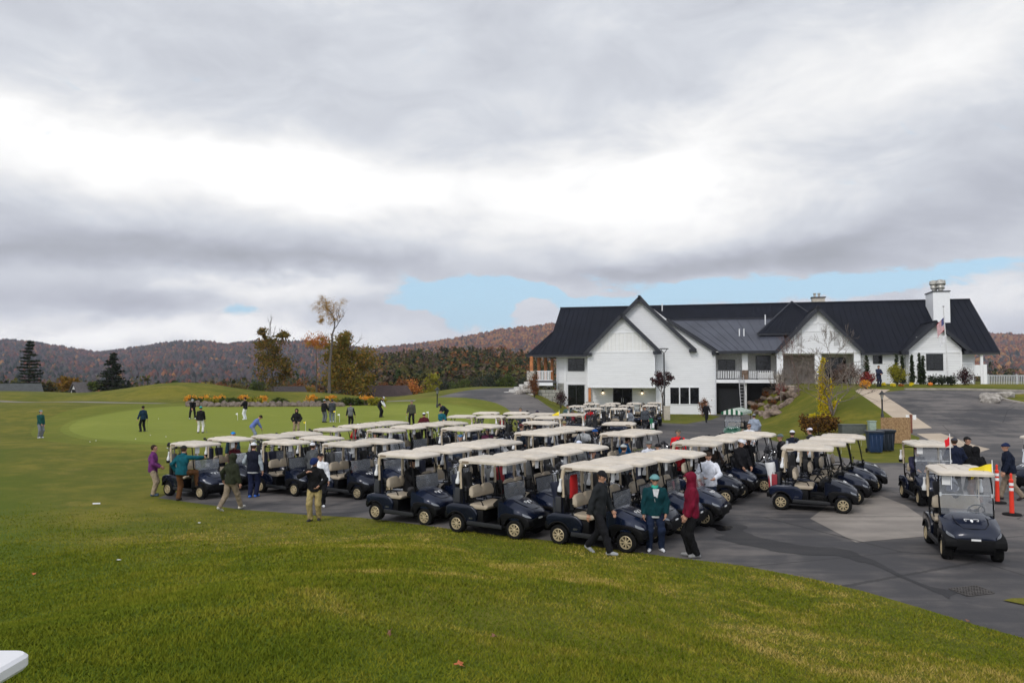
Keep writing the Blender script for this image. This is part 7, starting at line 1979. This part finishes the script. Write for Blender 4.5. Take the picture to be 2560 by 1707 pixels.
# rubble mound beside the stairs
for i, (px, py, s_) in enumerate(((1288, 990, .45), (1300, 992, .5), (1314, 993, .5), (1326, 990, .5), (1296, 982, .45), (1308, 980, .5), (1321, 978, .5), (1333, 980, .45), (1316, 968, .45), (1328, 966, .5), (1338, 968, .45))):
    q = T(px, 993, 70); q = atY(px, py, 83.0 + .1 * i)
    rock('stair_stone', q, (s_ * .9, s_ * .8, s_ * .6), 'pale rubble stone heaped below the granite stairs, %s course' % ('bottom' if py > 985 else 'middle' if py > 972 else 'top'), 'stone', 'rubble stones below the stairs, %s course' % ('bottom' if py > 985 else 'middle' if py > 972 else 'top'), MATS['pale boulder'], 80 + i)
for i, (px, py) in enumerate(((2468, 998), (2483, 1000), (2474, 1005), (2515, 992))):
    q = T(px, py); rock('boulder', q + Vector((0, 0, .1)), (.7, .5, .38), 'pale boulder on the traffic island, %s' % ('left', 'peak', 'front', 'rear right')[i], 'boulder', 'boulders on the traffic island', MATS['pale boulder'], 95 + i)

# ---------------------------------------------------------------- street furniture and small things
def fence_line(name, label, pts3, z0, z1, m, step=.14, post=2.4):
    root = thing(name, label, 'fence', (pts3[0][0], pts3[0][1], 0)); o0 = Vector((pts3[0][0], pts3[0][1], 0))
    for a, b in zip(pts3[:-1], pts3[1:]):
        a = Vector((a[0], a[1], 0)) - o0; b = Vector((b[0], b[1], 0)) - o0; L = (b - a).length; rz = math.atan2(b.y - a.y, b.x - a.x)
        M = Matrix.Translation(a) @ Matrix.Rotation(rz, 4, 'Z')
        mb = MB(); mb.box(0, L, -.03, .03, z1 - .08, z1, M=M); mb.box(0, L, -.03, .03, z0, z0 + .08, M=M); mb.build('rail', m, root)
        mb = MB()
        for k in range(1, int(L / step)): mb.box(k * step - .03, k * step + .03, -.02, .02, z0 + .08, z1 - .08, M=M)
        mb.build('balusters', m, root)
        for k in range(int(L / post) + 1):
            mb = MB(); mb.box(k * post - .06, k * post + .06, -.06, .06, z0 - .3, z1 + .08, M=M); mb.build('post', m, root)
    return root
f0, f1 = Hw(32.4, -.2), Hw(47, -.2)
fence_line('railing', 'white baluster railing running right from the clubhouse porch', [f0[:2], f1[:2]], 3.05, 4.0, mat('greyed white', (.45, .46, .48), .6))
def lantern(label, px, pyb, pyt, Y=None):
    b = T(px, pyb) if Y is None else Vector(((px - CXP) / FPX * Y, Y, tz((px - CXP) / FPX * Y, Y))); H = atY(px, pyt, b.y).z - b.z
    root = thing('lantern_post', label, 'street lamp', b)
    mb = MB(); mb.lathe([(.10, -.1), (.10, .25), (.06, .32), (.05, H - .75), (.08, H - .70), (.05, H - .62)], 10); mb.build('post', M_frame, root, smooth=True)
    mb = MB(); mb.lathe([(.07, H - .62), (.13, H - .30), (.0, H - .30)], 4); mb.build('lantern_glass', glassy('lantern glass', (.7, .7, .65), .3), root)
    mb = MB(); mb.lathe([(.24, H - .30), (.20, H - .26), (.06, H - .10), (.03, H - .04), (0, H)], 8); mb.tube([(.09, .09, H - .62), (.15, .15, H - .28)], .012, 4); mb.tube([(-.09, -.09, H - .62), (-.15, -.15, H - .28)], .012, 4); mb.build('lantern_cap', M_frame, root); return root
lantern('black lantern post beside the tan sidewalk', 2206, 1045, 975)
lantern('black lantern post on the grass at the near side of the upper road', 1093, 1018, 966)
# slim lamp with a wide head
b = Vector(((1660 - CXP) / FPX * 72.5, 72.5, tz((1660 - CXP) / FPX * 72.5, 72.5))); H = atY(1660, 871, 72.5).z - b.z
root = thing('street_lamp', 'tall slim black lamp with a flared flat head in front of the gable wall', 'street lamp', b)
mb = MB(); mb.lathe([(.12, -.1), (.12, .3), (.075, .4), (.06, H - .4)], 10); mb.build('pole', M_frame, root, smooth=True)
mb = MB(); mb.tube([(0, 0, H - .42), (-.12, 0, H - .3), (-.30, 0, H - .05)], .03, 5); mb.tube([(0, 0, H - .42), (.12, 0, H - .3), (.30, 0, H - .05)], .03, 5); mb.lathe([(.42, H - .06), (.42, H), (0, H + .03)], 16); mb.build('lamp_head', M_frame, root)
q = Vector(((1666 - CXP) / FPX * 71.5, 71.5, tz((1666 - CXP) / FPX * 71.5, 71.5))); mb = MB(); mb.rbox(0, 0, .55, .50, .50, 1.25, .03); mb.rbox(0, 0, 1.2, .56, .56, .08, .02); o = mb.build('planter', mat('beige planter', (.42, .38, .32), .8), smooth=True, loc=q); tag(o, 'beige square pillar planter at the foot of the slim lamp', 'planter')
# flagpole with two flags
b = T(2371, 962); H = atY(2363, 768, b.y).z - b.z
root = thing('flagpole', 'white flagpole in front of the right gable', 'flagpole', b)
mb = MB(); mb.tube([(0, 0, -.1), (-.12, 0, H * .5), (-.28, 0, H)], [.07, .055, .035], 10); mb.build('pole', mat('flagpole white', (.62, .62, .62), .4), root, smooth=True); mb = MB(); mb.lathe([(0, 0), (.06, .02), (.08, .08), (.05, .14), (0, .16)], 10, M=Matrix.Translation((-.28, 0, H))); mb.build('ball', mat('steel', (.5, .5, .52)), root, smooth=True)
def flag(label, px, pyt, pyb, fly, droop, base, kindf, off, ns=13, nt=13, cat='flag', wave=.06, rz=0, name='flag'):
    """cloth grid hanging to the left of its staff"""
    h = atY(px, pyt, base.y).z - atY(px, pyb, base.y).z; top = atY(px, pyt, base.y)
    root = thing(name, label, cat, top, rz)
    V = []; F = []; MI = []
    for i in range(ns + 1):
        s_ = i / ns
        for j in range(nt + 1):
            t_ = j / nt; V.append((-s_ * fly, wave * math.sin(s_ * 9 + t_ * 2) * (.3 + s_), -t_ * h - s_ ** 1.3 * droop))
    for i in range(ns):
        for j in range(nt):
            a = i * (nt + 1) + j; F.append((a, a + 1, a + nt + 2, a + nt + 1)); MI.append(kindf(i / ns, j / nt, i, j))
    return root, V, F, MI
us, V, F, MI = flag('United States flag hanging limp from the white flagpole', 2362, 792, 824, .72, .75, b, lambda s_, t_, i, j: (2 if (s_ < .45 and j < 7) else (0 if j % 2 == 0 else 1)), 0)
o = meshobj('cloth', V, F, [mat('flag red', (.42, .015, .03), .8), mat('flag white', (.68, .68, .7), .8), mat('flag blue', (.02, .03, .16), .8)], us, midx=MI, smooth=True)
mb = MB()
for i in range(5):
    for j in range(4):
        k = (i) * 14 + int(.5 + j * 1.7); p = Vector(V[k]) + Vector((-.03, -.012, -.03)); mb.box(p.x - .012, p.x + .012, p.y - .004, p.y + .03, p.z - .012, p.z + .012)
mb.build('stars', MATS['flag white'], us)
wf, V, F, MI = flag('plain white flag hanging below the United States flag', 2366, 836, 856, .62, .42, b, lambda *a: 0, 0); meshobj('cloth', V, F, MATS['flag white'], wf, smooth=True)
M_yel = mat('flag yellow', (.80, .62, .02), .7); M_ink = mat('flag ink', (.10, .07, .01), .8)
def cartflag(label, px, pyt, pyb, Y, fly, droop, m, staff_to, text=None, wave=.03, rz=0.0):
    base = Vector((0, Y, 0)); fr, V, F, MI = flag(label, px, pyt, pyb, fly, droop, base, lambda *a: 0, 0, 8, 5, wave=wave, rz=rz)
    meshobj('cloth', V, F, m, fr, smooth=True); zt = fr.location.z
    mb = MB(); mb.tube([(0.0, 0, .08), (.02, 0, staff_to - zt)], .011, 6); mb.build('staff', M_white, fr)
    if text:
        h = abs(V[5][2]); o = text_mesh('lettering', text, h * .30, M_ink, fr, (-fly * .50, -.035 - wave, -h * .62 - droop * .42), (R(90), math.atan2(-droop, fly) * -1 * -1, 0), .001)
    return fr
cartflag('yellow flag with dark lettering raised above the middle cart roofs', 1398, 1029, 1044, 41, .36, .16, M_yel, .9, 'AROTAN')
J2 = J.location
cartflag('yellow flag with small dark print flying over the front facing cart roof', 2480, 1159, 1184, J2.y - .45, .50, .12, M_yel, 1.0, 'VA', .05)
o_ = cartflag('small red flag on a white staff beside the grey hat man', 2374, 1092, 1112, 20.6, .13, .10, mat('flag redcart', (.70, .01, .02), .7), 1.0)
# pins on the green
for i, (px, pt, pb, m_, n_) in enumerate(((764, 1053, 1080, M_yel, 'right of the black hoodie person'), (838, 1026, 1056, M_yel, 'beside the talking pair'), (849, 1034, 1056, M_white, 'just right of the talking pair'), (1071, 1028, 1052, M_white, 'right of the maroon jacket'), (594, 1032, 1050, M_white, 'left of the person in white trousers'))):
    q = T(px, pb); h = atY(px, pt, q.y).z - q.z; root = thing('golf_pin', 'thin practice green pin with a tiny flag, ' + n_, 'golf pin', q, group='pins on the practice green')
    mb = MB(); mb.tube([(0, 0, 0), (0, 0, h)], .012, 5); mb.build('staff', M_white, root); mb = MB(); mb.add([(0, 0, h), (-.16, .02, h - .04), (-.15, .02, h - .13), (0, 0, h - .15), (0, .008, h), (-.16, .028, h - .04), (-.15, .028, h - .13), (0, .008, h - .15)], [(0, 1, 2, 3), (7, 6, 5, 4), (0, 4, 5, 1), (1, 5, 6, 2), (2, 6, 7, 3)]); mb.build('flag', m_, root)
q = atY(905, 972, 118); root = thing('flag', 'small blue and white flag on a pole behind the bed', 'flag', q); mb = MB(); mb.tube([(0, 0, -2.5), (0, 0, .1)], .03, 5); mb.build('pole', M_white, root); mb = MB(); mb.box(-.55, 0, -.02, .02, -.75, -.35); mb.build('cloth', M_white, root); mb = MB(); mb.box(-.30, 0, -.022, .022, -.34, 0); mb.build('cloth', mat('flag royal', (.02, .08, .5)), root)
for i, (px, py) in enumerate(((376, 1088), (415, 1092), (339, 1098), (396, 1047), (240, 1102), (225, 1105))):
    q = T(px, py); mb = MB(); mb.lathe([(0, 0), (.018, .004), (.023, .022), (.018, .040), (0, .045)], 8); o = mb.build('golf_ball', M_white, smooth=True, loc=q); tag(o, 'white golf ball lying on the left part of the practice green', 'golf ball', 'golf balls on the practice green')
# orange delineator posts
M_or = mat('safety orange', (.80, .045, .020), .45, var=.05)
for px, pb, pt, n_ in ((2494, 1258, 1160, 'rear one behind the yellow flag'), (2530, 1288, 1182, 'nearer one on the open asphalt')):
    q = T(px, pb); h = atY(px - 3, pt, q.y).z - q.z; root = thing('delineator_post', 'orange tubular delineator post with white bands, ' + n_, 'traffic post', q, group='orange delineator posts')
    mb = MB(); mb.lathe([(.0, .0), (.24, .0), (.25, .02), (.23, .045), (.08, .06), (0, .06)], 20); mb.build('base', M_tyre, root, smooth=True, sharp=40)
    mb = MB(); mb.lathe([(.062, .06), (.055, h * .80), (.062, h * .81), (.06, h * .84), (.030, h * .86), (.034, h * .98), (0, h)], 14, M=Matrix.Translation((0, 0, 0))); mb.build('tube', M_or, root, smooth=True, sharp=40)
    for a in (.58, .70): mb = MB(); mb.lathe([(.059, h * a), (.059, h * (a + .07))], 14, caps=False); mb.build('band', M_white, root, smooth=True)
# ladder
b = Hw(10.3, -2.0); p1 = Hw(10.1, -.12); root = thing('ladder', 'aluminium extension ladder leaning against the balcony', 'ladder', b)
b0 = Vector((0, 0, 0)); top = Vector((p1.x - b.x, p1.y - b.y, 4.0)); mb = MB(); sd_ = Vector((HU.x, HU.y, 0)) * .26
for s_ in (-1, 1): mb.tube([b0 + sd_ * s_, top + sd_ * s_ * .9], .035, 5)
mb.build('rail', mat('aluminium', (.55, .55, .56), .35, .5), root)
mb = MB()
for k in range(1, 13): c_ = b0.lerp(top, k / 13); mb.tube([c_ - sd_, c_ + sd_], .022, 5)
mb.build('rungs', MATS['aluminium'], root)
# board, notice post, bins, boxes
def osb():
    m = bpy.data.materials.new('strand board'); m.use_nodes = True; t = NT(m.node_tree); b_ = t.n['Principled BSDF']; co = t.node('ShaderNodeTexCoord').outputs['Object']
    v = t.node('ShaderNodeTexVoronoi'); v.inputs['Scale'].default_value = 26; t.put(v.inputs['Vector'], t.scaled(co, (1, 1, .5))); sp_ = t.node('ShaderNodeSeparateColor'); t.put(sp_.inputs[0], v.outputs[1])
    t.put(b_.inputs['Base Color'], t.ramp(sp_.outputs[0], [(0, (.20, .115, .052)), (.5, (.28, .17, .08)), (1, (.36, .235, .12))])); b_.inputs['Roughness'].default_value = .9; return m
q = T(2240, 1110); root = thing('notice_board', 'square strand board panel standing on the lawn edge', 'board', q); wpx = 74 / FPX * q.y; hpx = 66 / FPX * q.y
mb = MB(); mb.box(-wpx / 2, wpx / 2, -.02, .02, .05, hpx * .55 - .004); mb.box(-wpx / 2, wpx / 2, -.02, .02, hpx * .55 + .004, hpx); mb.build('panel', osb(), root)
for s_ in (-.4, .4): mb = MB(); mb.box(s_ * wpx - .04, s_ * wpx + .04, .02, .09, -.1, hpx - .1); mb.build('stake', mat('stake wood', (.25, .15, .08), .9), root)
q = T(2278, 1083); h = atY(2278, 1036, q.y).z - q.z; root = thing('sign_post', 'reddish wooden post with two small white notices', 'sign', q); mb = MB(); mb.rbox(0, 0, h / 2, .12, .12, h, .012); mb.build('post', mat('red brown post', (.16, .05, .03), .8), root, smooth=True)
for s_ in (-1, 1): mb = MB(); mb.box(s_ * .22 - .10, s_ * .22 + .10, -.02, 0, h - .32, h - .02); mb.box(min(0, s_ * .14), max(0, s_ * .14), .0, .02, h - .2, h - .16); mb.build('notice', M_paper, root)
for i, (px, pb, wd, m_, n_) in enumerate(((2187, 1132, .75, mat('bin blue', (.006, .026, .080), .5), 'left one with brighter blue front'), (2216, 1128, .75, mat('bin navy', (.006, .013, .026), .5), 'right one, darker navy'))):
    q = T(px, pb); root = thing('wheelie_bin', 'large wheeled refuse bin on the lawn, ' + n_, 'bin', q, R(-8), group='refuse bins by the strand board')
    secs = [[(-s_, -s_, z), (s_, -s_, z), (s_, s_, z), (-s_, s_, z)] for s_, z in ((wd * .38, .06), (wd * .40, .3), (wd * .46, .98), (wd * .50, 1.0), (wd * .50, 1.05))]
    mb = MB(); mb.loft(secs)
    for k in (-.2, 0, .2): mb.box(k - .03, k + .03, -wd * .43 - .02, -wd * .38, .15, .9)
    bevel_obj(mb.build('bin_body', m_, root), .02)
    mb = MB(); mb.rbox(0, -.02, 1.09, wd * 1.04, wd * 1.06, .08, .03); mb.tube([(-wd * .4, wd * .55, 1.03), (wd * .4, wd * .55, 1.03)], .02, 6); mb.build('lid', mat('bin lid', (.02, .025, .035), .4), root, smooth=True)
    for s_ in (-1, 1): mb = MB(); mb.lathe([(0, -.03), (.11, -.03), (.11, .03), (0, .03)], 14, M=Matrix.Translation((s_ * wd * .42, wd * .38, .11)) @ Matrix.Rotation(R(90), 4, 'Y')); mb.build('wheel', M_tyre, root, smooth=True, sharp=40)
q = T(2131, 1086); mb = MB(); mb.rbox(0, 0, .30, 1.55, .7, .62, .03); mb.rbox(0, 0, .63, 1.62, .76, .05, .015); o = mb.build('utility_box', mat('grey green metal', (.075, .085, .080), .6), smooth=True, loc=q); tag(o, 'long low grey green utility box on the lawn', 'utility box')
q = T(2180, 1084); mb = MB(); mb.rbox(0, 0, .38, .42, .36, .80, .03); mb.rbox(0, 0, .79, .48, .42, .06, .02); o = mb.build('utility_pedestal', mat('pale green metal', (.26, .33, .28), .5), smooth=True, loc=q); tag(o, 'pale green upright utility pedestal behind the bins', 'utility box')
# drain grate
cs = [T(2372, 1472), T(2442, 1468), T(2486, 1486), T(2418, 1491)]
cs = [Vector((c_.x, c_.y, 0)) for c_ in cs]; o0 = sum(cs, Vector()) / 4; root = thing('drain_grate', 'iron storm drain grate set in the asphalt near the right edge', 'drain', o0 + Vector((0, 0, .012)))
cs = [c_ - o0 for c_ in cs]; mb = MB()
for k in range(0, 11): a = cs[0].lerp(cs[1], k / 10); b2 = cs[3].lerp(cs[2], k / 10); mb.tube([a, b2], .010, 4)
for k in range(0, 7): a = cs[0].lerp(cs[3], k / 6); b2 = cs[1].lerp(cs[2], k / 6); mb.tube([a, b2], .010, 4)
mb.build('bars', mat('rusty iron', (.085, .078, .074), .8, .2, var=.3), root); mb = MB(); mb.add([tuple(c_ + Vector((0, 0, -.006))) for c_ in cs], [(0, 1, 2, 3)]); mb.build('pit', mat('pit black', (.004, .004, .004), 1, spec=0), root)
# folding table cut off at the lower left corner
tx = atZ(90, 1622, 2.80); root = thing('folding_table', 'white plastic folding table cut off by the lower left corner', 'table', (tx.x - .65, tx.y - .38, tz(tx.x - .65, tx.y - .38)))
zt = 2.80 - root.location.z; mb = MB(); mb.rbox(0, 0, zt - .03, 1.30, .76, .06, .025, n=4); 
secs = []
for z, ins in ((zt - .06, .012), (zt - .045, 0), (zt - .012, 0), (zt, .014)):
    q_ = []; r_ = .07
    for (cx_, cy_, a0) in ((.65 - r_, .38 - r_, 0), (-.65 + r_, .38 - r_, 90), (-.65 + r_, -.38 + r_, 180), (.65 - r_, -.38 + r_, 270)):
        for k in range(7): a = R(a0 + 15 * k); q_.append((cx_ + (r_ - ins) * math.cos(a), cy_ + (r_ - ins) * math.sin(a), z))
    secs.append(q_)
mb = MB(); mb.loft(secs); mb.build('table_top', mat('table white', (.72, .72, .74), .45, var=.02), root, smooth=True, sharp=35)
for s_ in (-1, 1):
    for y_ in (-.28, .28): mb = MB(); mb.tube([(s_ * .50, y_, zt - .06), (s_ * .55, y_, -.02)], .015, 8); mb.build('leg', mat('dark steel', (.03, .03, .035), .4, .5), root, smooth=True)
# striped canopy cart
bev = make_cart('green refreshment cart with a green and white striped canopy', bodym=mat('green body paint', (.006, .075, .040), .25, .1, coat=.5), shield='full', strut=False, canopy=1, card=False)
p = atY(1836, 1060, 53.0); bev.location = (p.x, p.y, tz(p.x, p.y)); bev.rotation_euler = (0, 0, R(-118))
M_gs, M_ws = mat('canopy green', (.010, .10, .045), .8), mat('canopy white', (.66, .68, .62), .8)
mbA = MB(); x0, x1, hy = -2.2, .70, .70; NSg = 24
for mi in (0, 1):
    mbA = MB()
    for k in range(NSg):
        if k % 2 != mi: continue
        a, b2 = x0 + (x1 - x0) * k / NSg, x0 + (x1 - x0) * (k + 1) / NSg
        for s_ in (-1, 1):
            mbA.add([(a, 0, 2.12), (b2, 0, 2.12), (b2, s_ * hy, 1.90), (a, s_ * hy, 1.90)], [(0, 1, 2, 3)]); mbA.add([(a, s_ * hy, 1.90), (b2, s_ * hy, 1.90), (b2, s_ * (hy + .02), 1.74), ((a + b2) / 2, s_ * (hy + .025), 1.71), (a, s_ * (hy + .02), 1.74)], [(0, 1, 2, 3, 4)])
    for k in range(9):
        if k % 2 != mi: continue
        ya, yb = -hy + 2 * hy * k / 9, -hy + 2 * hy * (k + 1) / 9; zf_ = lambda y_: 2.12 - .22 * abs(y_) / hy
        for xx in (x0, x1): mbA.add([(xx, ya, zf_(ya)), (xx, yb, zf_(yb)), (xx, yb, 1.72), (xx, ya, 1.72)], [(0, 1, 2, 3)])
    mbA.build('canopy', M_gs if mi == 0 else M_ws, bev, fix=False)
mb = MB(); mb.rbox(-1.65, 0, .80, 1.2, 1.16, .75, .04); mb.build('cargo_box', mat('cargo black', (.02, .02, .022), .5), bev, smooth=True)
for s_ in (-1, 1): mb = MB(); mb.tube([(-2.15, s_ * .62, 1.1), (-2.15, s_ * .62, 1.85)], .02, 6); mb.build('canopy_post', M_blk, bev)
# things on and in the carts
g1 = col_carts[(6, 0)]
def on_cart(c, lx, ly, lz): rz = c.rotation_euler.z; return Vector((c.location.x + lx * math.cos(rz) - ly * math.sin(rz), c.location.y + lx * math.sin(rz) + ly * math.cos(rz), c.location.z + lz))
secs = []
for z, wd, th in ((-.30, .20, .03), (-.15, .19, .05), (0, .18, .055), (.12, .18, .04), (.22, .16, .03)): secs.append([(th * math.cos(a), wd * math.sin(a) + .015 * math.sin(z * 30), z) for a in np.linspace(0, 2 * PI, 12, endpoint=False)])
mb = MB(); mb.loft(secs); o = mb.build('towel', mat('red cloth', (.50, .010, .012), .9, bump=.4, bs=20), smooth=True, loc=on_cart(g1, -.60, -.25, 1.38)); o.rotation_euler = (0, 0, g1.rotation_euler.z); tag(o, 'red towel hanging behind the backrest of the front right cart', 'towel')
i1 = col_carts[(8, 0)]
wbag = make_bag(M_white, 'white golf bag with black lettering on the cart by the grey slab', mat('red bag', (.28, .02, .03)), 9)
wbag.location = on_cart(i1, -1.02, -.30, .50); wbag.rotation_euler = (0, 0, i1.rotation_euler.z); text_mesh('lettering', 'PING', .15, M_ink if False else M_blk, wbag, (.05, -.134, .42), (R(90), R(-90), 0), .002)
gb = make_bag(mat('green bag', (.01, .14, .07), .6), 'green and white golf bag beside the man in the dark grey pullover', M_white, 10); q = atZ(1632, 1076, 0); gb.location = (q.x, q.y, 0.02)
# fallen leaves and scraps
for i, (px, py, s_, m_, n_) in enumerate(((975, 1592, .06, 'leaf brown', 'upright brown leaf in the middle of the foreground lawn'), (1148, 1676, .05, 'leaf orange', 'orange leaf near the bottom edge'), (86, 1438, .05, 'leaf orange', 'orange leaf on the lawn at the left'), (1236, 1600, .04, 'leaf brown', 'flat brown leaf right of the upright one'), (2420, 1560, .05, 'leaf brown', 'brown leaf by the asphalt edge on the right'))):
    q = T(px, py); root = bpy.data.objects; V = []; mb = MB(); rr_ = random.Random(i)
    pts_ = [(math.cos(a) * s_ * (1 if k % 2 == 0 else .5), math.sin(a) * s_ * (1 if k % 2 == 0 else .5), .012 * math.sin(a * 2)) for k, a in enumerate(np.linspace(0, 2 * PI, 12, endpoint=False))]
    mb.add([(0, 0, .008)] + pts_, [(0, k + 1, (k + 1) % 12 + 1) for k in range(12)]); mb.tube([(0, 0, 0), (-s_ * 1.3, 0, .01)], .002, 4)
    o = mb.build('fallen_leaf', mat(m_, (.20, .09, .05) if 'brown' in m_ else (.42, .12, .04), .8), loc=q + Vector((0, 0, .035))); o.rotation_euler = (R(60) if i == 0 else R(12), 0, rr_.uniform(0, 6)); tag(o, n_, 'leaf', 'fallen leaves')
for i, (px, py, n_) in enumerate(((241, 1261, 'white paper scrap on the grass left of all carts'), (498, 1309, 'small white scrap on the grass below the walking man'), (297, 1404, 'tiny white scrap on the lawn at the left'), (2250, 1330, None))):
    if n_ is None: continue
    q = T(px, py); mb = MB(); mb.rbox(0, 0, .03, .22 if i == 0 else .07, .14 if i == 0 else .06, .012, .005); o = mb.build('paper_scrap', M_paper, loc=q); o.rotation_euler = (.1, .05, .5 + i); tag(o, n_, 'litter')
# ---------------------------------------------------------------- haze over the whole place
mb = MB(); mb.box(-2600, 2600, -300, 2950, -60, 215)
hz = mb.build('haze', None or bpy.data.materials.new('thin haze')); hm_ = hz.data.materials[0]; hm_.use_nodes = True; t = NT(hm_.node_tree); t.n.clear()
pv = t.node('ShaderNodeVolumePrincipled'); pv.inputs['Color'].default_value = (.80, .80, .98, 1); pv.inputs['Density'].default_value = 0.00010; pv.inputs['Anisotropy'].default_value = 0.0
oo = t.node('ShaderNodeOutputMaterial'); t.l.new(pv.outputs[0], oo.inputs['Volume']); tag(hz, kind='stuff', label='thin bluish autumn haze in the air', cat='haze')
